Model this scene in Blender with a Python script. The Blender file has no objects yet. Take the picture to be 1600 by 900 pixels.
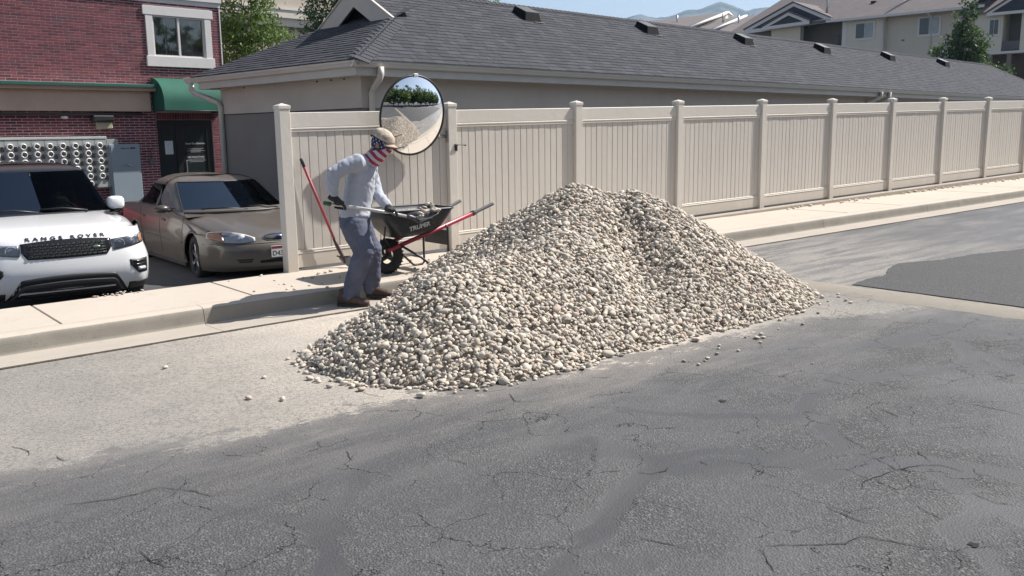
import bpy, bmesh, math, random
import numpy as np
from mathutils import Vector, Matrix, noise as mnoise

random.seed(7); RNG = np.random.default_rng(7)
SC = bpy.context.scene
COL = SC.collection

# ------------------------------------------------------------------ camera
PITCH, ROLL, FPX, CAMZ = .173127, -.013002, 1399.07, 1.65
cp, sp, cr, sr = math.cos(PITCH), math.sin(PITCH), math.cos(ROLL), math.sin(ROLL)
Fw = Vector((0, cp, -sp)); R0 = Vector((1, 0, 0)); U0 = Vector((0, sp, cp))
Rt = R0 * cr + U0 * sr; Up = U0 * cr - R0 * sr
cam = bpy.data.cameras.new('camera'); cam_o = bpy.data.objects.new('camera', cam); COL.objects.link(cam_o)
cam.sensor_width = 36; cam.lens = FPX / 1600 * 36
cam.clip_start = .1; cam.clip_end = 12000
M3 = Matrix((Rt, Up, -Fw)).transposed().to_4x4(); M3.translation = (0, 0, CAMZ)
cam_o.matrix_world = M3
SC.camera = cam_o

# ------------------------------------------------------------------ light
SUN_EL = math.radians(47); SUN_H = Vector((.905, .425, 0)).normalized()
world = bpy.data.worlds.new('World'); SC.world = world; world.use_nodes = True
wn = world.node_tree; wn.nodes.clear()
sky = wn.nodes.new('ShaderNodeTexSky'); sky.sky_type = 'NISHITA'; sky.sun_disc = False
sky.sun_elevation = SUN_EL; sky.sun_rotation = math.atan2(SUN_H.x, SUN_H.y)
sky.altitude = 1400; sky.air_density = 1.0; sky.dust_density = 3.2; sky.ozone_density = 1.0
bg = wn.nodes.new('ShaderNodeBackground'); bg.inputs['Strength'].default_value = .080
wo = wn.nodes.new('ShaderNodeOutputWorld')
hsv = wn.nodes.new('ShaderNodeHueSaturation'); hsv.inputs['Saturation'].default_value = .72
wn.links.new(sky.outputs[0], hsv.inputs['Color']); wn.links.new(hsv.outputs[0], bg.inputs[0]); wn.links.new(bg.outputs[0], wo.inputs[0])
sun = bpy.data.lights.new('sun', 'SUN'); sun.energy = 5.0; sun.angle = math.radians(.53); sun.color = (1, .955, .895)
sun_o = bpy.data.objects.new('sun', sun); COL.objects.link(sun_o)
SDIR = Vector((SUN_H.x * math.cos(SUN_EL), SUN_H.y * math.cos(SUN_EL), math.sin(SUN_EL)))
sun_o.rotation_euler = SDIR.to_track_quat('Z', 'Y').to_euler(); sun_o.location = (20, 10, 30)
SC.view_settings.view_transform = 'Standard'; SC.view_settings.look = 'None'
SC.view_settings.exposure = 0.72; SC.view_settings.gamma = 1
SC.view_settings.use_curve_mapping = False
SC.cycles.volume_bounces = 0
SC.cycles.max_bounces = 8

# ------------------------------------------------------------------ place frame
# A: foot of the first fence post; u runs up the street, n points away from the road
A = Vector((-2.41658, 9.70810, .165)); YAW = .8835525
u = Vector((math.sin(YAW), math.cos(YAW), 0)); n = Vector((-math.cos(YAW), math.sin(YAW), 0))
GS, FS = .012, .017872           # slope of the street, slope of the fence
def P(t, d, h=0):                # t along the fence, d towards the road, h above road level
    return Vector((A.x + u.x * t - n.x * d, A.y + u.y * t - n.y * d, A.z - .15 + GS * t + h))
U_ANG = math.atan2(u.y, u.x)

# ------------------------------------------------------------------ helpers
def tag(o, label=None, cat=None, group=None, kind=None):
    if label: o['label'] = label
    if cat: o['category'] = cat
    if group: o['group'] = group
    if kind: o['kind'] = kind
    return o
def link(name, me, mat=None, parent=None, loc=None, rot=None, smooth=False):
    if mat is not None and len(me.materials) == 0: me.materials.append(mat)
    o = bpy.data.objects.new(name, me); COL.objects.link(o)
    if parent is not None: o.parent = parent
    if loc is not None: o.location = loc
    if rot is not None: o.rotation_euler = rot
    return o
def empty(name, loc=(0, 0, 0), rz=0):
    o = bpy.data.objects.new(name, None); COL.objects.link(o); o.location = loc; o.rotation_euler = (0, 0, rz)
    o.empty_display_size = .1
    return o
def me_from(name, vs, fs, smooth=False):
    me = bpy.data.meshes.new(name)
    vs = np.asarray(vs, dtype=np.float32).reshape(-1, 3)
    me.from_pydata(vs.tolist(), [], [list(map(int, f)) for f in fs]); me.update()
    if smooth: me.polygons.foreach_set('use_smooth', [True] * len(me.polygons))
    return me
def me_fast(name, V, Fq, smooth=False):
    """V (n,3), Fq (m,k) equal sided faces"""
    me = bpy.data.meshes.new(name); V = np.asarray(V, np.float32); Fq = np.asarray(Fq, np.int32)
    k = Fq.shape[1]; m = len(Fq)
    me.vertices.add(len(V)); me.vertices.foreach_set('co', V.ravel())
    me.loops.add(m * k); me.loops.foreach_set('vertex_index', Fq.ravel())
    me.polygons.add(m); me.polygons.foreach_set('loop_start', np.arange(0, m * k, k, dtype=np.int32))
    me.polygons.foreach_set('loop_total', np.full(m, k, dtype=np.int32))
    if smooth: me.polygons.foreach_set('use_smooth', np.ones(m, dtype=bool))
    me.update(calc_edges=True); me.validate()
    return me
class MB:
    """collects shapes that make ONE mesh"""
    def __init__(s): s.v = []; s.f = []; s.sm = []
    def add(s, vs, fs, smooth=False):
        b = len(s.v); s.v += [tuple(v) for v in vs]; s.f += [tuple(b + i for i in f) for f in fs]; s.sm += [smooth] * len(fs)
        return s
    def box(s, x0, x1, y0, y1, z0, z1, c=0.0, M=None):
        if c <= 0:
            vs = [(x, y, z) for z in (z0, z1) for y in (y0, y1) for x in (x0, x1)]
            fs = [(0, 2, 3, 1), (4, 5, 7, 6), (0, 1, 5, 4), (2, 6, 7, 3), (0, 4, 6, 2), (1, 3, 7, 5)]
        else:
            bm = bmesh.new(); bmesh.ops.create_cube(bm, size=1)
            for v in bm.verts: v.co = Vector(((x0 + x1) / 2 + v.co.x * (x1 - x0), (y0 + y1) / 2 + v.co.y * (y1 - y0), (z0 + z1) / 2 + v.co.z * (z1 - z0)))
            bmesh.ops.bevel(bm, geom=bm.edges[:], offset=c, segments=1, affect='EDGES')
            bm.verts.ensure_lookup_table(); vs = [v.co.copy() for v in bm.verts]; fs = [[v.index for v in f.verts] for f in bm.faces]; bm.free()
        if M is not None: vs = [M @ Vector(v) for v in vs]
        return s.add(vs, fs)
    def prism(s, poly, a0, a1, axis='x', M=None):
        """poly: list of 2D points; extruded along axis between a0 and a1"""
        k = len(poly); vs = []
        for a in (a0, a1):
            for p, q in poly:
                vs.append({'x': (a, p, q), 'y': (p, a, q), 'z': (p, q, a)}[axis])
        fs = [tuple(range(k)), tuple(range(2 * k - 1, k - 1, -1))] + [(i, i + k, (i + 1) % k + k, (i + 1) % k) for i in range(k)]
        if M is not None: vs = [M @ Vector(v) for v in vs]
        return s.add(vs, fs)
    def tube(s, pts, r, seg=10, cap=True, closed=False, squash=None):
        pts = [Vector(p) for p in pts]; rs = r if isinstance(r, (list, tuple)) else [r] * len(pts)
        up = None; vs = []; N = len(pts)
        for i, p in enumerate(pts):
            if closed: t = (pts[(i + 1) % N] - pts[i - 1])
            else: t = (pts[min(i + 1, N - 1)] - pts[max(i - 1, 0)])
            t.normalize()
            if up is None: up = t.orthogonal().normalized() if squash is None else (Vector(squash) - t * Vector(squash).dot(t)).normalized()
            up = (up - t * up.dot(t)).normalized(); w = t.cross(up)
            rr = rs[i]; ra, rb = rr if isinstance(rr, (list, tuple)) else (rr, rr)
            for k in range(seg):
                a = 2 * math.pi * k / seg
                vs.append(p + up * (ra * math.cos(a)) + w * (rb * math.sin(a)))
        fs = []
        for i in range(N if closed else N - 1):
            j = (i + 1) % N
            for k in range(seg): fs.append((i * seg + k, i * seg + (k + 1) % seg, j * seg + (k + 1) % seg, j * seg + k))
        if cap and not closed: fs += [tuple(range(seg - 1, -1, -1)), tuple((N - 1) * seg + k for k in range(seg))]
        return s.add(vs, fs, True)
    def lathe(s, prof, seg=24, M=None, axis='z', smooth=True):
        """prof: list of (r, h)"""
        vs = []
        for r, h in prof:
            for k in range(seg):
                a = 2 * math.pi * k / seg; c, q = r * math.cos(a), r * math.sin(a)
                vs.append({'z': (c, q, h), 'x': (h, c, q), 'y': (q, h, c)}[axis])
        fs = [(i * seg + k, i * seg + (k + 1) % seg, (i + 1) * seg + (k + 1) % seg, (i + 1) * seg + k) for i in range(len(prof) - 1) for k in range(seg)]
        if M is not None: vs = [M @ Vector(v) for v in vs]
        return s.add(vs, fs, smooth)
    def ell(s, c, r, seg=14, rings=9, M=None):
        vs = []; 
        for i in range(rings + 1):
            a = math.pi * i / rings
            for k in range(seg):
                b = 2 * math.pi * k / seg
                v = Vector((r[0] * math.sin(a) * math.cos(b), r[1] * math.sin(a) * math.sin(b), r[2] * math.cos(a)))
                if M is not None: v = M @ v
                vs.append(v + Vector(c))
        fs = [(i * seg + k, (i + 1) * seg + k, (i + 1) * seg + (k + 1) % seg, i * seg + (k + 1) % seg) for i in range(rings) for k in range(seg)]
        return s.add(vs, fs, True)
    def mesh(s, name='m', merge=True):
        me = bpy.data.meshes.new(name); me.from_pydata([tuple(v) for v in s.v], [], s.f)
        me.polygons.foreach_set('use_smooth', s.sm)
        bm = bmesh.new(); bm.from_mesh(me)
        if merge: bmesh.ops.remove_doubles(bm, verts=bm.verts[:], dist=1e-5)
        bmesh.ops.recalc_face_normals(bm, faces=bm.faces[:]); bm.to_mesh(me); bm.free()
        me.update(); return me
    def build(s, name, mat, parent=None, loc=None, rot=None):
        return link(name, s.mesh(name), mat, parent, loc, rot)
def copy_tree(o, parent=None):
    c = o.copy(); COL.objects.link(c); c.parent = parent
    for ch in [x for x in o.children]: copy_tree(ch, c)
    return c

# ------------------------------------------------------------------ materials
def newmat(name):
    m = bpy.data.materials.new(name); m.use_nodes = True; nt = m.node_tree; nt.nodes.clear()
    out = nt.nodes.new('ShaderNodeOutputMaterial'); b = nt.nodes.new('ShaderNodeBsdfPrincipled')
    nt.links.new(b.outputs[0], out.inputs[0]); return m, nt, b
class G:
    """small node graph writer"""
    def __init__(s, nt): s.nt = nt
    def n(s, t, **kw):
        nd = s.nt.nodes.new(t)
        for k, v in kw.items(): setattr(nd, k, v)
        return nd
    def l(s, a, b): s.nt.links.new(a, b)
    def val(s, sock, v):
        if hasattr(v, 'is_output'): s.l(v, sock)
        else: sock.default_value = v
    def math(s, op, a, b=None, c=None, clamp=False):
        m = s.n('ShaderNodeMath', operation=op); m.use_clamp = clamp; s.val(m.inputs[0], a)
        if b is not None: s.val(m.inputs[1], b)
        if c is not None: s.val(m.inputs[2], c)
        return m.outputs[0]
    def noise(s, vec, scale, detail=3, rough=.5, dist=0, out=0):
        k = s.n('ShaderNodeTexNoise'); s.l(vec, k.inputs['Vector']); k.inputs['Scale'].default_value = scale
        k.inputs['Detail'].default_value = detail; k.inputs['Roughness'].default_value = rough; k.inputs['Distortion'].default_value = dist
        return k.outputs[out]
    def vor(s, vec, scale, feature='F1', out=0, rnd=1.0):
        k = s.n('ShaderNodeTexVoronoi', feature=feature); s.l(vec, k.inputs['Vector']); k.inputs['Scale'].default_value = scale
        k.inputs['Randomness'].default_value = rnd
        return k.outputs[out]
    def ramp(s, f, stops, interp='LINEAR'):
        r = s.n('ShaderNodeValToRGB'); cr_ = r.color_ramp; cr_.interpolation = interp
        while len(cr_.elements) > 1: cr_.elements.remove(cr_.elements[-1])
        for i, (p, c) in enumerate(stops):
            e = cr_.elements[0] if i == 0 else cr_.elements.new(p)
            e.position = p; e.color = (c, c, c, 1) if isinstance(c, (int, float)) else (*c, 1)
        s.val(r.inputs[0], f); return r.outputs[0]
    def mix(s, f, a, b, mode='MIX'):
        m = s.n('ShaderNodeMix', data_type='RGBA', blend_type=mode); s.val(m.inputs[0], f)
        for sock, v in ((m.inputs[6], a), (m.inputs[7], b)):
            if isinstance(v, tuple): sock.default_value = (*v, 1)
            elif isinstance(v, (int, float)): sock.default_value = (v, v, v, 1)
            else: s.l(v, sock)
        return m.outputs[2]
    def step(s, v, lo, hi):
        m = s.n('ShaderNodeMapRange'); m.interpolation_type = 'SMOOTHSTEP'; s.val(m.inputs[0], v)
        m.inputs[1].default_value = lo; m.inputs[2].default_value = hi; return m.outputs[0]
    def bump(s, h, dist, strength=1.0, nrm=None):
        b = s.n('ShaderNodeBump'); b.inputs['Distance'].default_value = dist; b.inputs['Strength'].default_value = strength
        s.l(h, b.inputs['Height'])
        if nrm is not None: s.l(nrm, b.inputs['Normal'])
        return b.outputs[0]
    def obj(s): return s.n('ShaderNodeTexCoord').outputs['Object']
    def dot(s, vec, v, off=0.0):
        d = s.n('ShaderNodeVectorMath', operation='DOT_PRODUCT'); s.l(vec, d.inputs[0]); d.inputs[1].default_value = v
        return s.math('ADD', d.outputs['Value'], off)
    def comb(s, x, y, z):
        c = s.n('ShaderNodeCombineXYZ'); s.val(c.inputs[0], x); s.val(c.inputs[1], y); s.val(c.inputs[2], z); return c.outputs[0]
_mc = {}
def mat(name, col, rough=.6, var=.12, scale=3.0, bump=0.0, bscale=60, metal=0.0, dirt=0.0, dirtcol=(.2, .17, .13), spec=.5, coat=0, sheen=0):
    if name in _mc: return _mc[name]
    m, nt, b = newmat(name); g = G(nt); v = g.obj()
    nz = g.noise(v, scale, 4, .6)
    c = g.mix(g.ramp(nz, [(.3, 0.), (.7, 1.)]), tuple(x * (1 - var) for x in col), tuple(min(1, x * (1 + var)) for x in col))
    if dirt: c = g.mix(g.math('MULTIPLY', g.step(g.noise(v, scale * 2.7, 5, .7), .5, .8), dirt), c, dirtcol)
    g.l(c, b.inputs['Base Color']); b.inputs['Roughness'].default_value = rough; b.inputs['Metallic'].default_value = metal
    b.inputs['Specular IOR Level'].default_value = spec
    if coat: b.inputs['Coat Weight'].default_value = coat; b.inputs['Coat Roughness'].default_value = .04
    if sheen: b.inputs['Sheen Weight'].default_value = sheen
    if bump: g.l(g.bump(g.noise(v, bscale, 4, .6), bump), b.inputs['Normal'])
    _mc[name] = m; return m
def tfield(g, vec):
    """(t, d) street coordinates of a world position"""
    t = g.dot(vec, tuple(u), -(A.x * u.x + A.y * u.y))
    d = g.math('MULTIPLY', g.dot(vec, tuple(n), -(A.x * n.x + A.y * n.y)), -1.0)
    return t, d

def m_concrete(name, a, b_, stain, bump=.0012):
    m, nt, b = newmat(name); g = G(nt); v = g.obj()
    c = g.mix(g.noise(v, 1.3, 5, .65), a, b_)
    c = g.mix(g.math('MULTIPLY', g.step(g.noise(v, 4.5, 6, .75), .52, .75), .45), c, stain)
    c = g.mix(g.math('MULTIPLY', g.step(g.noise(v, 140, 2, .5), .55, .75), .3), c, tuple(x * .6 for x in a))
    g.l(c, b.inputs['Base Color']); b.inputs['Roughness'].default_value = .9; b.inputs['Specular IOR Level'].default_value = .25
    g.l(g.bump(g.noise(v, 90, 5, .7), bump), b.inputs['Normal']); return m
M_SLAB = m_concrete('slab concrete', (.54, .47, .395), (.45, .395, .335), (.33, .29, .25))
M_KERB = m_concrete('kerb concrete', (.33, .30, .255), (.20, .185, .16), (.11, .10, .088), .0025)  # kerb face: dirt and the shade of an upright side, both in the colour
M_PAN = m_concrete('gutter concrete', (.44, .39, .335), (.34, .305, .26), (.23, .20, .17))
M_STRIP = m_concrete('strip concrete', (.33, .295, .24), (.235, .215, .185), (.13, .12, .11), .008)

def m_road():
    m, nt, b = newmat('road asphalt'); g = G(nt); v = g.obj(); t, d = tfield(g, v)
    warp = g.noise(v, .9, 4, .6, out=1)
    wv = g.n('ShaderNodeVectorMath', operation='MULTIPLY_ADD'); g.l(warp, wv.inputs[0]); wv.inputs[1].default_value = (.9, .9, .9); g.l(v, wv.inputs[2]); w = wv.outputs[0]
    sm = g.noise(v, .55, 5, .65); fine = g.noise(v, 34, 4, .75); grit = g.noise(v, 150, 2, .6)
    # base: aged asphalt in two greys
    c = g.mix(g.ramp(sm, [(.35, 0.), (.65, 1.)]), (.066, .066, .070), (.086, .085, .088))
    # rough open texture, crossed by smooth dark sealed bands
    vb = g.vor(w, .85, 'DISTANCE_TO_EDGE'); bandw = g.math('MULTIPLY_ADD', g.noise(v, .7, 3, .6), .060, .008)
    far = g.step(d, 4.7, 6.2)
    bands = g.math('MULTIPLY', g.step(g.math('SUBTRACT', vb, bandw), .030, -.012), far)
    textured = g.math('MULTIPLY', g.math('SUBTRACT', 1.0, bands), g.step(d, 3.6, 6.0))
    worn = g.math('MULTIPLY', textured, g.math('MULTIPLY_ADD', g.step(g.noise(v, .75, 4, .6), .36, .66), .75, .25), clamp=True)
    chip = g.vor(v, 88, 'F1', out=1); chipv = g.n('ShaderNodeSeparateColor'); g.l(chip, chipv.inputs[0])
    chips = g.math('MULTIPLY', g.step(chipv.outputs[0], .70, .92), worn)
    pits = g.math('MULTIPLY', g.step(grit, .52, .42), worn)
    c = g.mix(g.math('MULTIPLY', worn, .4), c, (.084, .083, .083))
    c = g.mix(g.math('MULTIPLY', chips, .62), c, (.215, .21, .20))
    c = g.mix(g.math('MULTIPLY', pits, .7), c, (.030, .030, .031))
    c = g.mix(g.math('MULTIPLY', bands, .75), c, (.055, .055, .058))
    swv = g.comb(g.math('MULTIPLY', g.math('ADD', t, g.math('MULTIPLY', g.noise(v, .25, 2, .5), 5.0)), .35), g.math('MULTIPLY', g.math('ADD', d, g.math('MULTIPLY', g.noise(v, .3, 2, .5), 4.0)), 2.6), 0.0)
    c = g.mix(g.math('MULTIPLY', g.step(g.noise(swv, 1.0, 4, .6), .5, .68), .40), c, (.112, .110, .109))
    c = g.mix(g.math('MULTIPLY', g.step(fine, .55, .8), .35), c, (.050, .050, .053))
    # pale stone dust: lies over the side by the kerb and round the heap
    edge = g.math('MAXIMUM', g.math('MULTIPLY_ADD', t, .13, 4.70), g.math('MULTIPLY_ADD', t, .36, 4.25))
    n1 = g.math('MULTIPLY_ADD', g.noise(g.comb(g.math('MULTIPLY', t, .55), g.math('MULTIPLY', d, 1.3), 0.), 1.0, 7, .78), 1.7, -.95)
    dd = g.math('SUBTRACT', d, g.math('ADD', edge, n1))
    fz = g.math('MULTIPLY_ADD', g.noise(v, 7, 6, .8), 1.0, -.5)
    dust = g.math('MAXIMUM', g.step(g.math('ADD', dd, fz), .12, -.14), g.math('MULTIPLY', g.step(dd, .8, -.3), .35))
    right = g.step(t, 9.5, 5.5)
    streakv = g.comb(g.math('MULTIPLY', t, .8), g.math('MULTIPLY', d, 5.5), 0.0)
    streak = g.step(g.noise(streakv, 1.0, 6, .72), .42, .56)
    right2 = g.math('MULTIPLY', g.step(t, 3.0, 4.2), g.math('SUBTRACT', 1.0, streak))
    dust = g.math('MULTIPLY', g.math('MULTIPLY', dust, right), g.math('SUBTRACT', 1.0, g.math('MULTIPLY', right2, .72)))
    nearheap = g.step(g.math('ABSOLUTE', g.math('SUBTRACT', t, .2)), 3.2, .2)
    patchy = g.math('MULTIPLY_ADD', g.noise(v, 2.3, 6, .72), .7, .48, clamp=True)
    amt = g.math('MULTIPLY', dust, g.math('ADD', g.math('MULTIPLY', patchy, .82), g.math('MULTIPLY', nearheap, .34)), clamp=True)
    sand = g.mix(g.noise(v, 26, 3, .8), (.24, .225, .20), (.45, .41, .355))
    sand = g.mix(nearheap, sand, g.mix(g.noise(v, 20, 3, .7), (.46, .40, .335), (.62, .545, .46)))
    hole = g.math('MAXIMUM', g.step(g.noise(v, 44, 3, .85), .40, .52), g.math('MULTIPLY', nearheap, .45))
    amt2 = g.math('MULTIPLY', amt, g.math('MULTIPLY_ADD', hole, .55, .45))
    c = g.mix(amt2, c, sand)
    # thin dust film further out
    film = g.math('MULTIPLY', g.step(dd, 2.0, -.2), g.math('MULTIPLY', g.step(g.noise(g.comb(g.math('MULTIPLY', t, .5), g.math('MULTIPLY', d, 2.2), 0.), 1.1, 5, .7), .42, .7), .38))
    c = g.mix(film, c, (.27, .25, .225))
    # hair cracks
    w2n = g.noise(v, 5, 4, .7, out=1)
    w2 = g.n('ShaderNodeVectorMath', operation='MULTIPLY_ADD'); g.l(w2n, w2.inputs[0]); w2.inputs[1].default_value = (.16, .16, .16); g.l(v, w2.inputs[2])
    cd = g.vor(w2.outputs[0], 2.5, 'DISTANCE_TO_EDGE')
    gate = g.step(g.noise(v, 1.9, 4, .65), .49, .56)
    crack = g.math('MULTIPLY', g.step(cd, .0068, .002), g.math('MULTIPLY', gate, g.step(d, 3.9, 4.9)))
    c = g.mix(g.math('MULTIPLY', crack, .9), c, (.02, .02, .02))
    g.l(c, b.inputs['Base Color'])
    rough = g.mix(worn, .62, .88); rough = g.mix(amt, rough, .97); g.l(rough, b.inputs['Roughness'])
    b.inputs['Specular IOR Level'].default_value = .35
    h = g.math('ADD', g.math('MULTIPLY', g.vor(v, 95, 'F1'), g.math('MULTIPLY_ADD', worn, .9, .25)), g.math('MULTIPLY', fine, .25))
    h = g.math('SUBTRACT', h, g.math('MULTIPLY', crack, 2.0))
    g.l(g.bump(h, .006), b.inputs['Normal']); return m
M_ROAD = m_road()
def m_patch():
    m, nt, b = newmat('dark asphalt'); g = G(nt); v = g.obj()
    c = g.mix(g.noise(v, 1.2, 4, .6), (.040, .040, .043), (.056, .056, .058))
    c = g.mix(g.math('MULTIPLY', g.step(g.noise(v, 85, 2, .6), .5, .66), .8), c, (.145, .143, .138))
    c = g.mix(g.math('MULTIPLY', g.step(g.noise(v, 90, 2, .6), .48, .36), .7), c, (.035, .035, .035))
    g.l(c, b.inputs['Base Color']); b.inputs['Roughness'].default_value = .85
    g.l(g.bump(g.noise(v, 100, 3, .6), .01), b.inputs['Normal']); return m
M_PATCH = m_patch()
M_LOT = mat('lot asphalt', (.075, .075, .08), .9, .25, 1.5, .004, 70)
M_EARTH = mat('dry earth', (.30, .25, .19), .95, .25, .02, 0)

def sheet(name, t0, t1, d0, d1, h, m, nt_=1, nd=1, zf=None):
    vs = []; 
    for i in range(nt_ + 1):
        for j in range(nd + 1):
            t = t0 + (t1 - t0) * i / nt_; d = d0 + (d1 - d0) * j / nd; vs.append(P(t, d, h if zf is None else zf(t, d)))
    fs = [(i * (nd + 1) + j, i * (nd + 1) + j + 1, (i + 1) * (nd + 1) + j + 1, (i + 1) * (nd + 1) + j) for i in range(nt_) for j in range(nd)]
    return tag(link(name, me_from(name, vs, fs), m), kind='structure')
def dk(t): return 1.27 + .017 * max(t + 1, 0)
vs = []; NT = 250
for i in range(NT + 1):
    t = -90 + i
    for j in range(2): vs.append(P(t, dk(t) + .447 if j == 0 else 19.0, 0))
road = tag(link('road', me_from('road', vs, [(2 * i, 2 * i + 1, 2 * i + 3, 2 * i + 2) for i in range(NT)]), M_ROAD), kind='structure')
# far ground: one sheet out to the mountains
R_ = 9000
tag(link('ground', me_from('ground', [(-R_, -R_, -2.6), (R_, -R_, -2.6), (R_, R_, -2.6), (-R_, R_, -2.6)], [(0, 1, 2, 3)]), M_EARTH), kind='structure')
sheet('verge', -90, 160, 19.0, 75.0, -.05, M_LOT)
def lot_h(t, d): return -.455 + .055 * (t + 1) if t < 3 else -.235
lot = sheet('parking_lot', -40, 60, -.02, -75, 0, M_LOT, 50, 10, lot_h)
lot.location.z = 0

# asphalt patch beyond the strip
def wob(a, k=3.1, s=.06): return s * (math.sin(a * k) + .6 * math.sin(a * k * 2.7 + 1) + .5 * math.sin(a * k * 6.1))
top = [(4.08, 4.28), (4.25, 4.28), (4.5, 4.24), (4.75, 4.27), (5.0, 4.16), (5.3, 4.03), (5.7, 3.98), (6.1, 4.12), (6.6, 4.23), (7.1, 4.3), (7.7, 4.48), (9, 4.7), (12, 5.0), (20, 5.2), (40, 5.3)]
pt = []
for i in range(len(top) - 1):
    k = 6 if i < 12 else 2
    for q in range(k):
        a = q / k; t_ = top[i][0] * (1 - a) + top[i + 1][0] * a; d_ = top[i][1] * (1 - a) + top[i + 1][1] * a
        pt.append((t_, d_ + .25 * wob(t_ * 1.7)))
vs = [P(t, d, .008) for t, d in pt] + [P(t, 12.5, .008) for t, d in pt]
k = len(pt)
tag(link('asphalt_patch', me_from('asphalt_patch', vs, [(i, i + 1, i + 1 + k, i + k) for i in range(k - 1)]), M_PATCH), kind='structure')
# concrete strip across the street
mb = MB(); vs = []; NS = 90
for i in range(NS + 1):
    d = 1.7 + (15 - 1.7) * i / NS
    for j in range(7):
        a = j / 6; tl = 3.56 + wob(d, 2.2, .035); tr = 4.03 + wob(d + 5, 2.6, .03)
        vs.append(P(tl * (1 - a) + tr * a, d, (.006 + .014 * math.sin(math.pi * a)) if 0 < j < 6 else .001))
fs = [(i * 7 + j, i * 7 + j + 1, (i + 1) * 7 + j + 1, (i + 1) * 7 + j) for i in range(NS) for j in range(6)]
tag(link('concrete_strip', me_from('concrete_strip', vs, fs, True), M_STRIP), kind='structure')

# open cracks with depth in the near road: one part of the road
CR = [[(250,762),(285,766),(305,768),(330,777)], [(100,789),(180,781),(250,762)], [(220,862),(235,880),(270,888)], [(18,698),(40,703),(47,712)], [(88,714),(102,720)],
      [(540,706),(552,720)], [(700,718),(730,726)], [(1000,842),(1040,850),(1072,858)], [(1188,858),(1210,893)], [(1290,792),(1325,808),(1362,820)], [(1195,853),(1250,852),(1320,850),(1345,838)],
      [(1345,838),(1390,846),(1445,856)], [(1362,712),(1400,735),(1440,727),(1470,727),(1505,738)], [(1400,735),(1350,752),(1345,765)], [(1433,706),(1455,722)], [(1520,771),(1560,787),(1585,790)],
      [(1320,683),(1350,700)], [(1378,640),(1405,652)], [(1283,593),(1325,602)], [(1374,601),(1422,608)], [(1180,735),(1215,745)], [(1095,721),(1105,728)], [(1519,632),(1560,640),(1600,650)],
      [(996,739),(1018,741),(1040,736),(1045,730)], [(938,738),(968,737)], [(1432,791),(1470,812)], [(565,613),(600,622)], [(795,615),(805,628),(835,628)], [(760,645),(790,640)], [(925,590),(955,590)]]
mb = MB()
def pix_road(x, y):
    dv = Fw + Rt * ((x - 800) / FPX) - Up * ((y - 450) / FPX); o = Vector((0, 0, CAMZ)); N = Vector((-GS * u.x, -GS * u.y, 1)); Q = P(0, 0, 0)
    return o + dv * ((Q - o).dot(N) / dv.dot(N))
crack_rng = random.Random(3)
for line in CR:
    pts = [pix_road(*q) for q in line]; dense = []
    for i in range(len(pts) - 1):
        L = (pts[i + 1] - pts[i]).length; k = max(3, int(L / .035))
        for q in range(k): dense.append(pts[i].lerp(pts[i + 1], q / k))
    dense.append(pts[-1]); N_ = len(dense); L_, R2 = [], []
    for i, p in enumerate(dense):
        tdir = (dense[min(i + 1, N_ - 1)] - dense[max(i - 1, 0)]).normalized(); s_ = Vector((-tdir.y, tdir.x, 0))
        wv = (.0012 + .0022 * crack_rng.random()) * math.sin(math.pi * (i + .5) / (N_)) ** .5
        c_ = p + s_ * crack_rng.uniform(-.006, .006) + Vector((0, 0, .0035)); L_.append(c_ + s_ * wv); R2.append(c_ - s_ * wv)
    mb.add(L_ + R2, [(i, i + 1, i + 1 + N_, i + N_) for i in range(N_ - 1)])
# a small pothole
for (x, y, r_) in ((1522, 852, .020), (1129, 627, .022)):
    c_ = pix_road(x, y); ring = [c_ + Vector((math.cos(a) * r_ * (1 + .4 * math.sin(5 * a)), math.sin(a) * r_ * (1.1 + .3 * math.cos(3 * a)), .0035)) for a in [q * math.pi / 8 for q in range(16)]]
    mb.add(ring, [tuple(range(16))])
tag(mb.build('crack', mat('crack dark', (.018, .018, .018), 1, .1), road), kind='stuff')

# ------------------------------------------------------------------ sidewalk, kerb, gutter
def dk(t): return 1.27 + .017 * max(t + 1, 0)
sw = tag(sheet('sidewalk', -40, 60, -.10, 1.02, .10, mat('joint dark', (.10, .09, .08), .95, .2)), kind='structure')
def slab(t0, t1, d0, d1a, d1b, ztop, zbot, m, parent, name, c=.007):
    vs = []
    ins = [(0, -c), (c, 0)]
    ring0 = [P(t0, d0, zbot), P(t1, d0, zbot), P(t1, d1b, zbot), P(t0, d1a, zbot)]
    ring1 = [P(t0, d0, ztop - c), P(t1, d0, ztop - c), P(t1, d1b, ztop - c), P(t0, d1a, ztop - c)]
    ring2 = [P(t0 + c, d0 + c, ztop), P(t1 - c, d0 + c, ztop), P(t1 - c, d1b - c, ztop), P(t0 + c, d1a - c, ztop)]
    vs = ring0 + ring1 + ring2
    fs = [(8, 9, 10, 11)] + [(a, (a + 1) % 4, (a + 1) % 4 + 4, a + 4) for a in range(4)] + [(a + 4, (a + 1) % 4 + 4, (a + 1) % 4 + 8, a + 8) for a in range(4)]
    bm_ = me_from(name, vs, fs); bm = bmesh.new(); bm.from_mesh(bm_); bmesh.ops.recalc_face_normals(bm, faces=bm.faces[:]); bm.to_mesh(bm_); bm.free()
    return link(name, bm_, m, parent)
for k in range(-7, 16):
    t0 = -2.58 + 1.68 * k
    slab(t0 + .006, t0 + 1.68 - .006, -.02 if t0 > -.9 else .0, dk(t0) - .185, dk(t0 + 1.68) - .185, .15 + .0015 * ((k * 7) % 3), -.3 if t0 < 3 else .05, M_SLAB, sw, 'slab')
kb = tag(sheet('kerb', -40, 60, 1.02, 1.6, -.03, mat('joint dark', (.10, .09, .08), .95, .2)), kind='structure')
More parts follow.
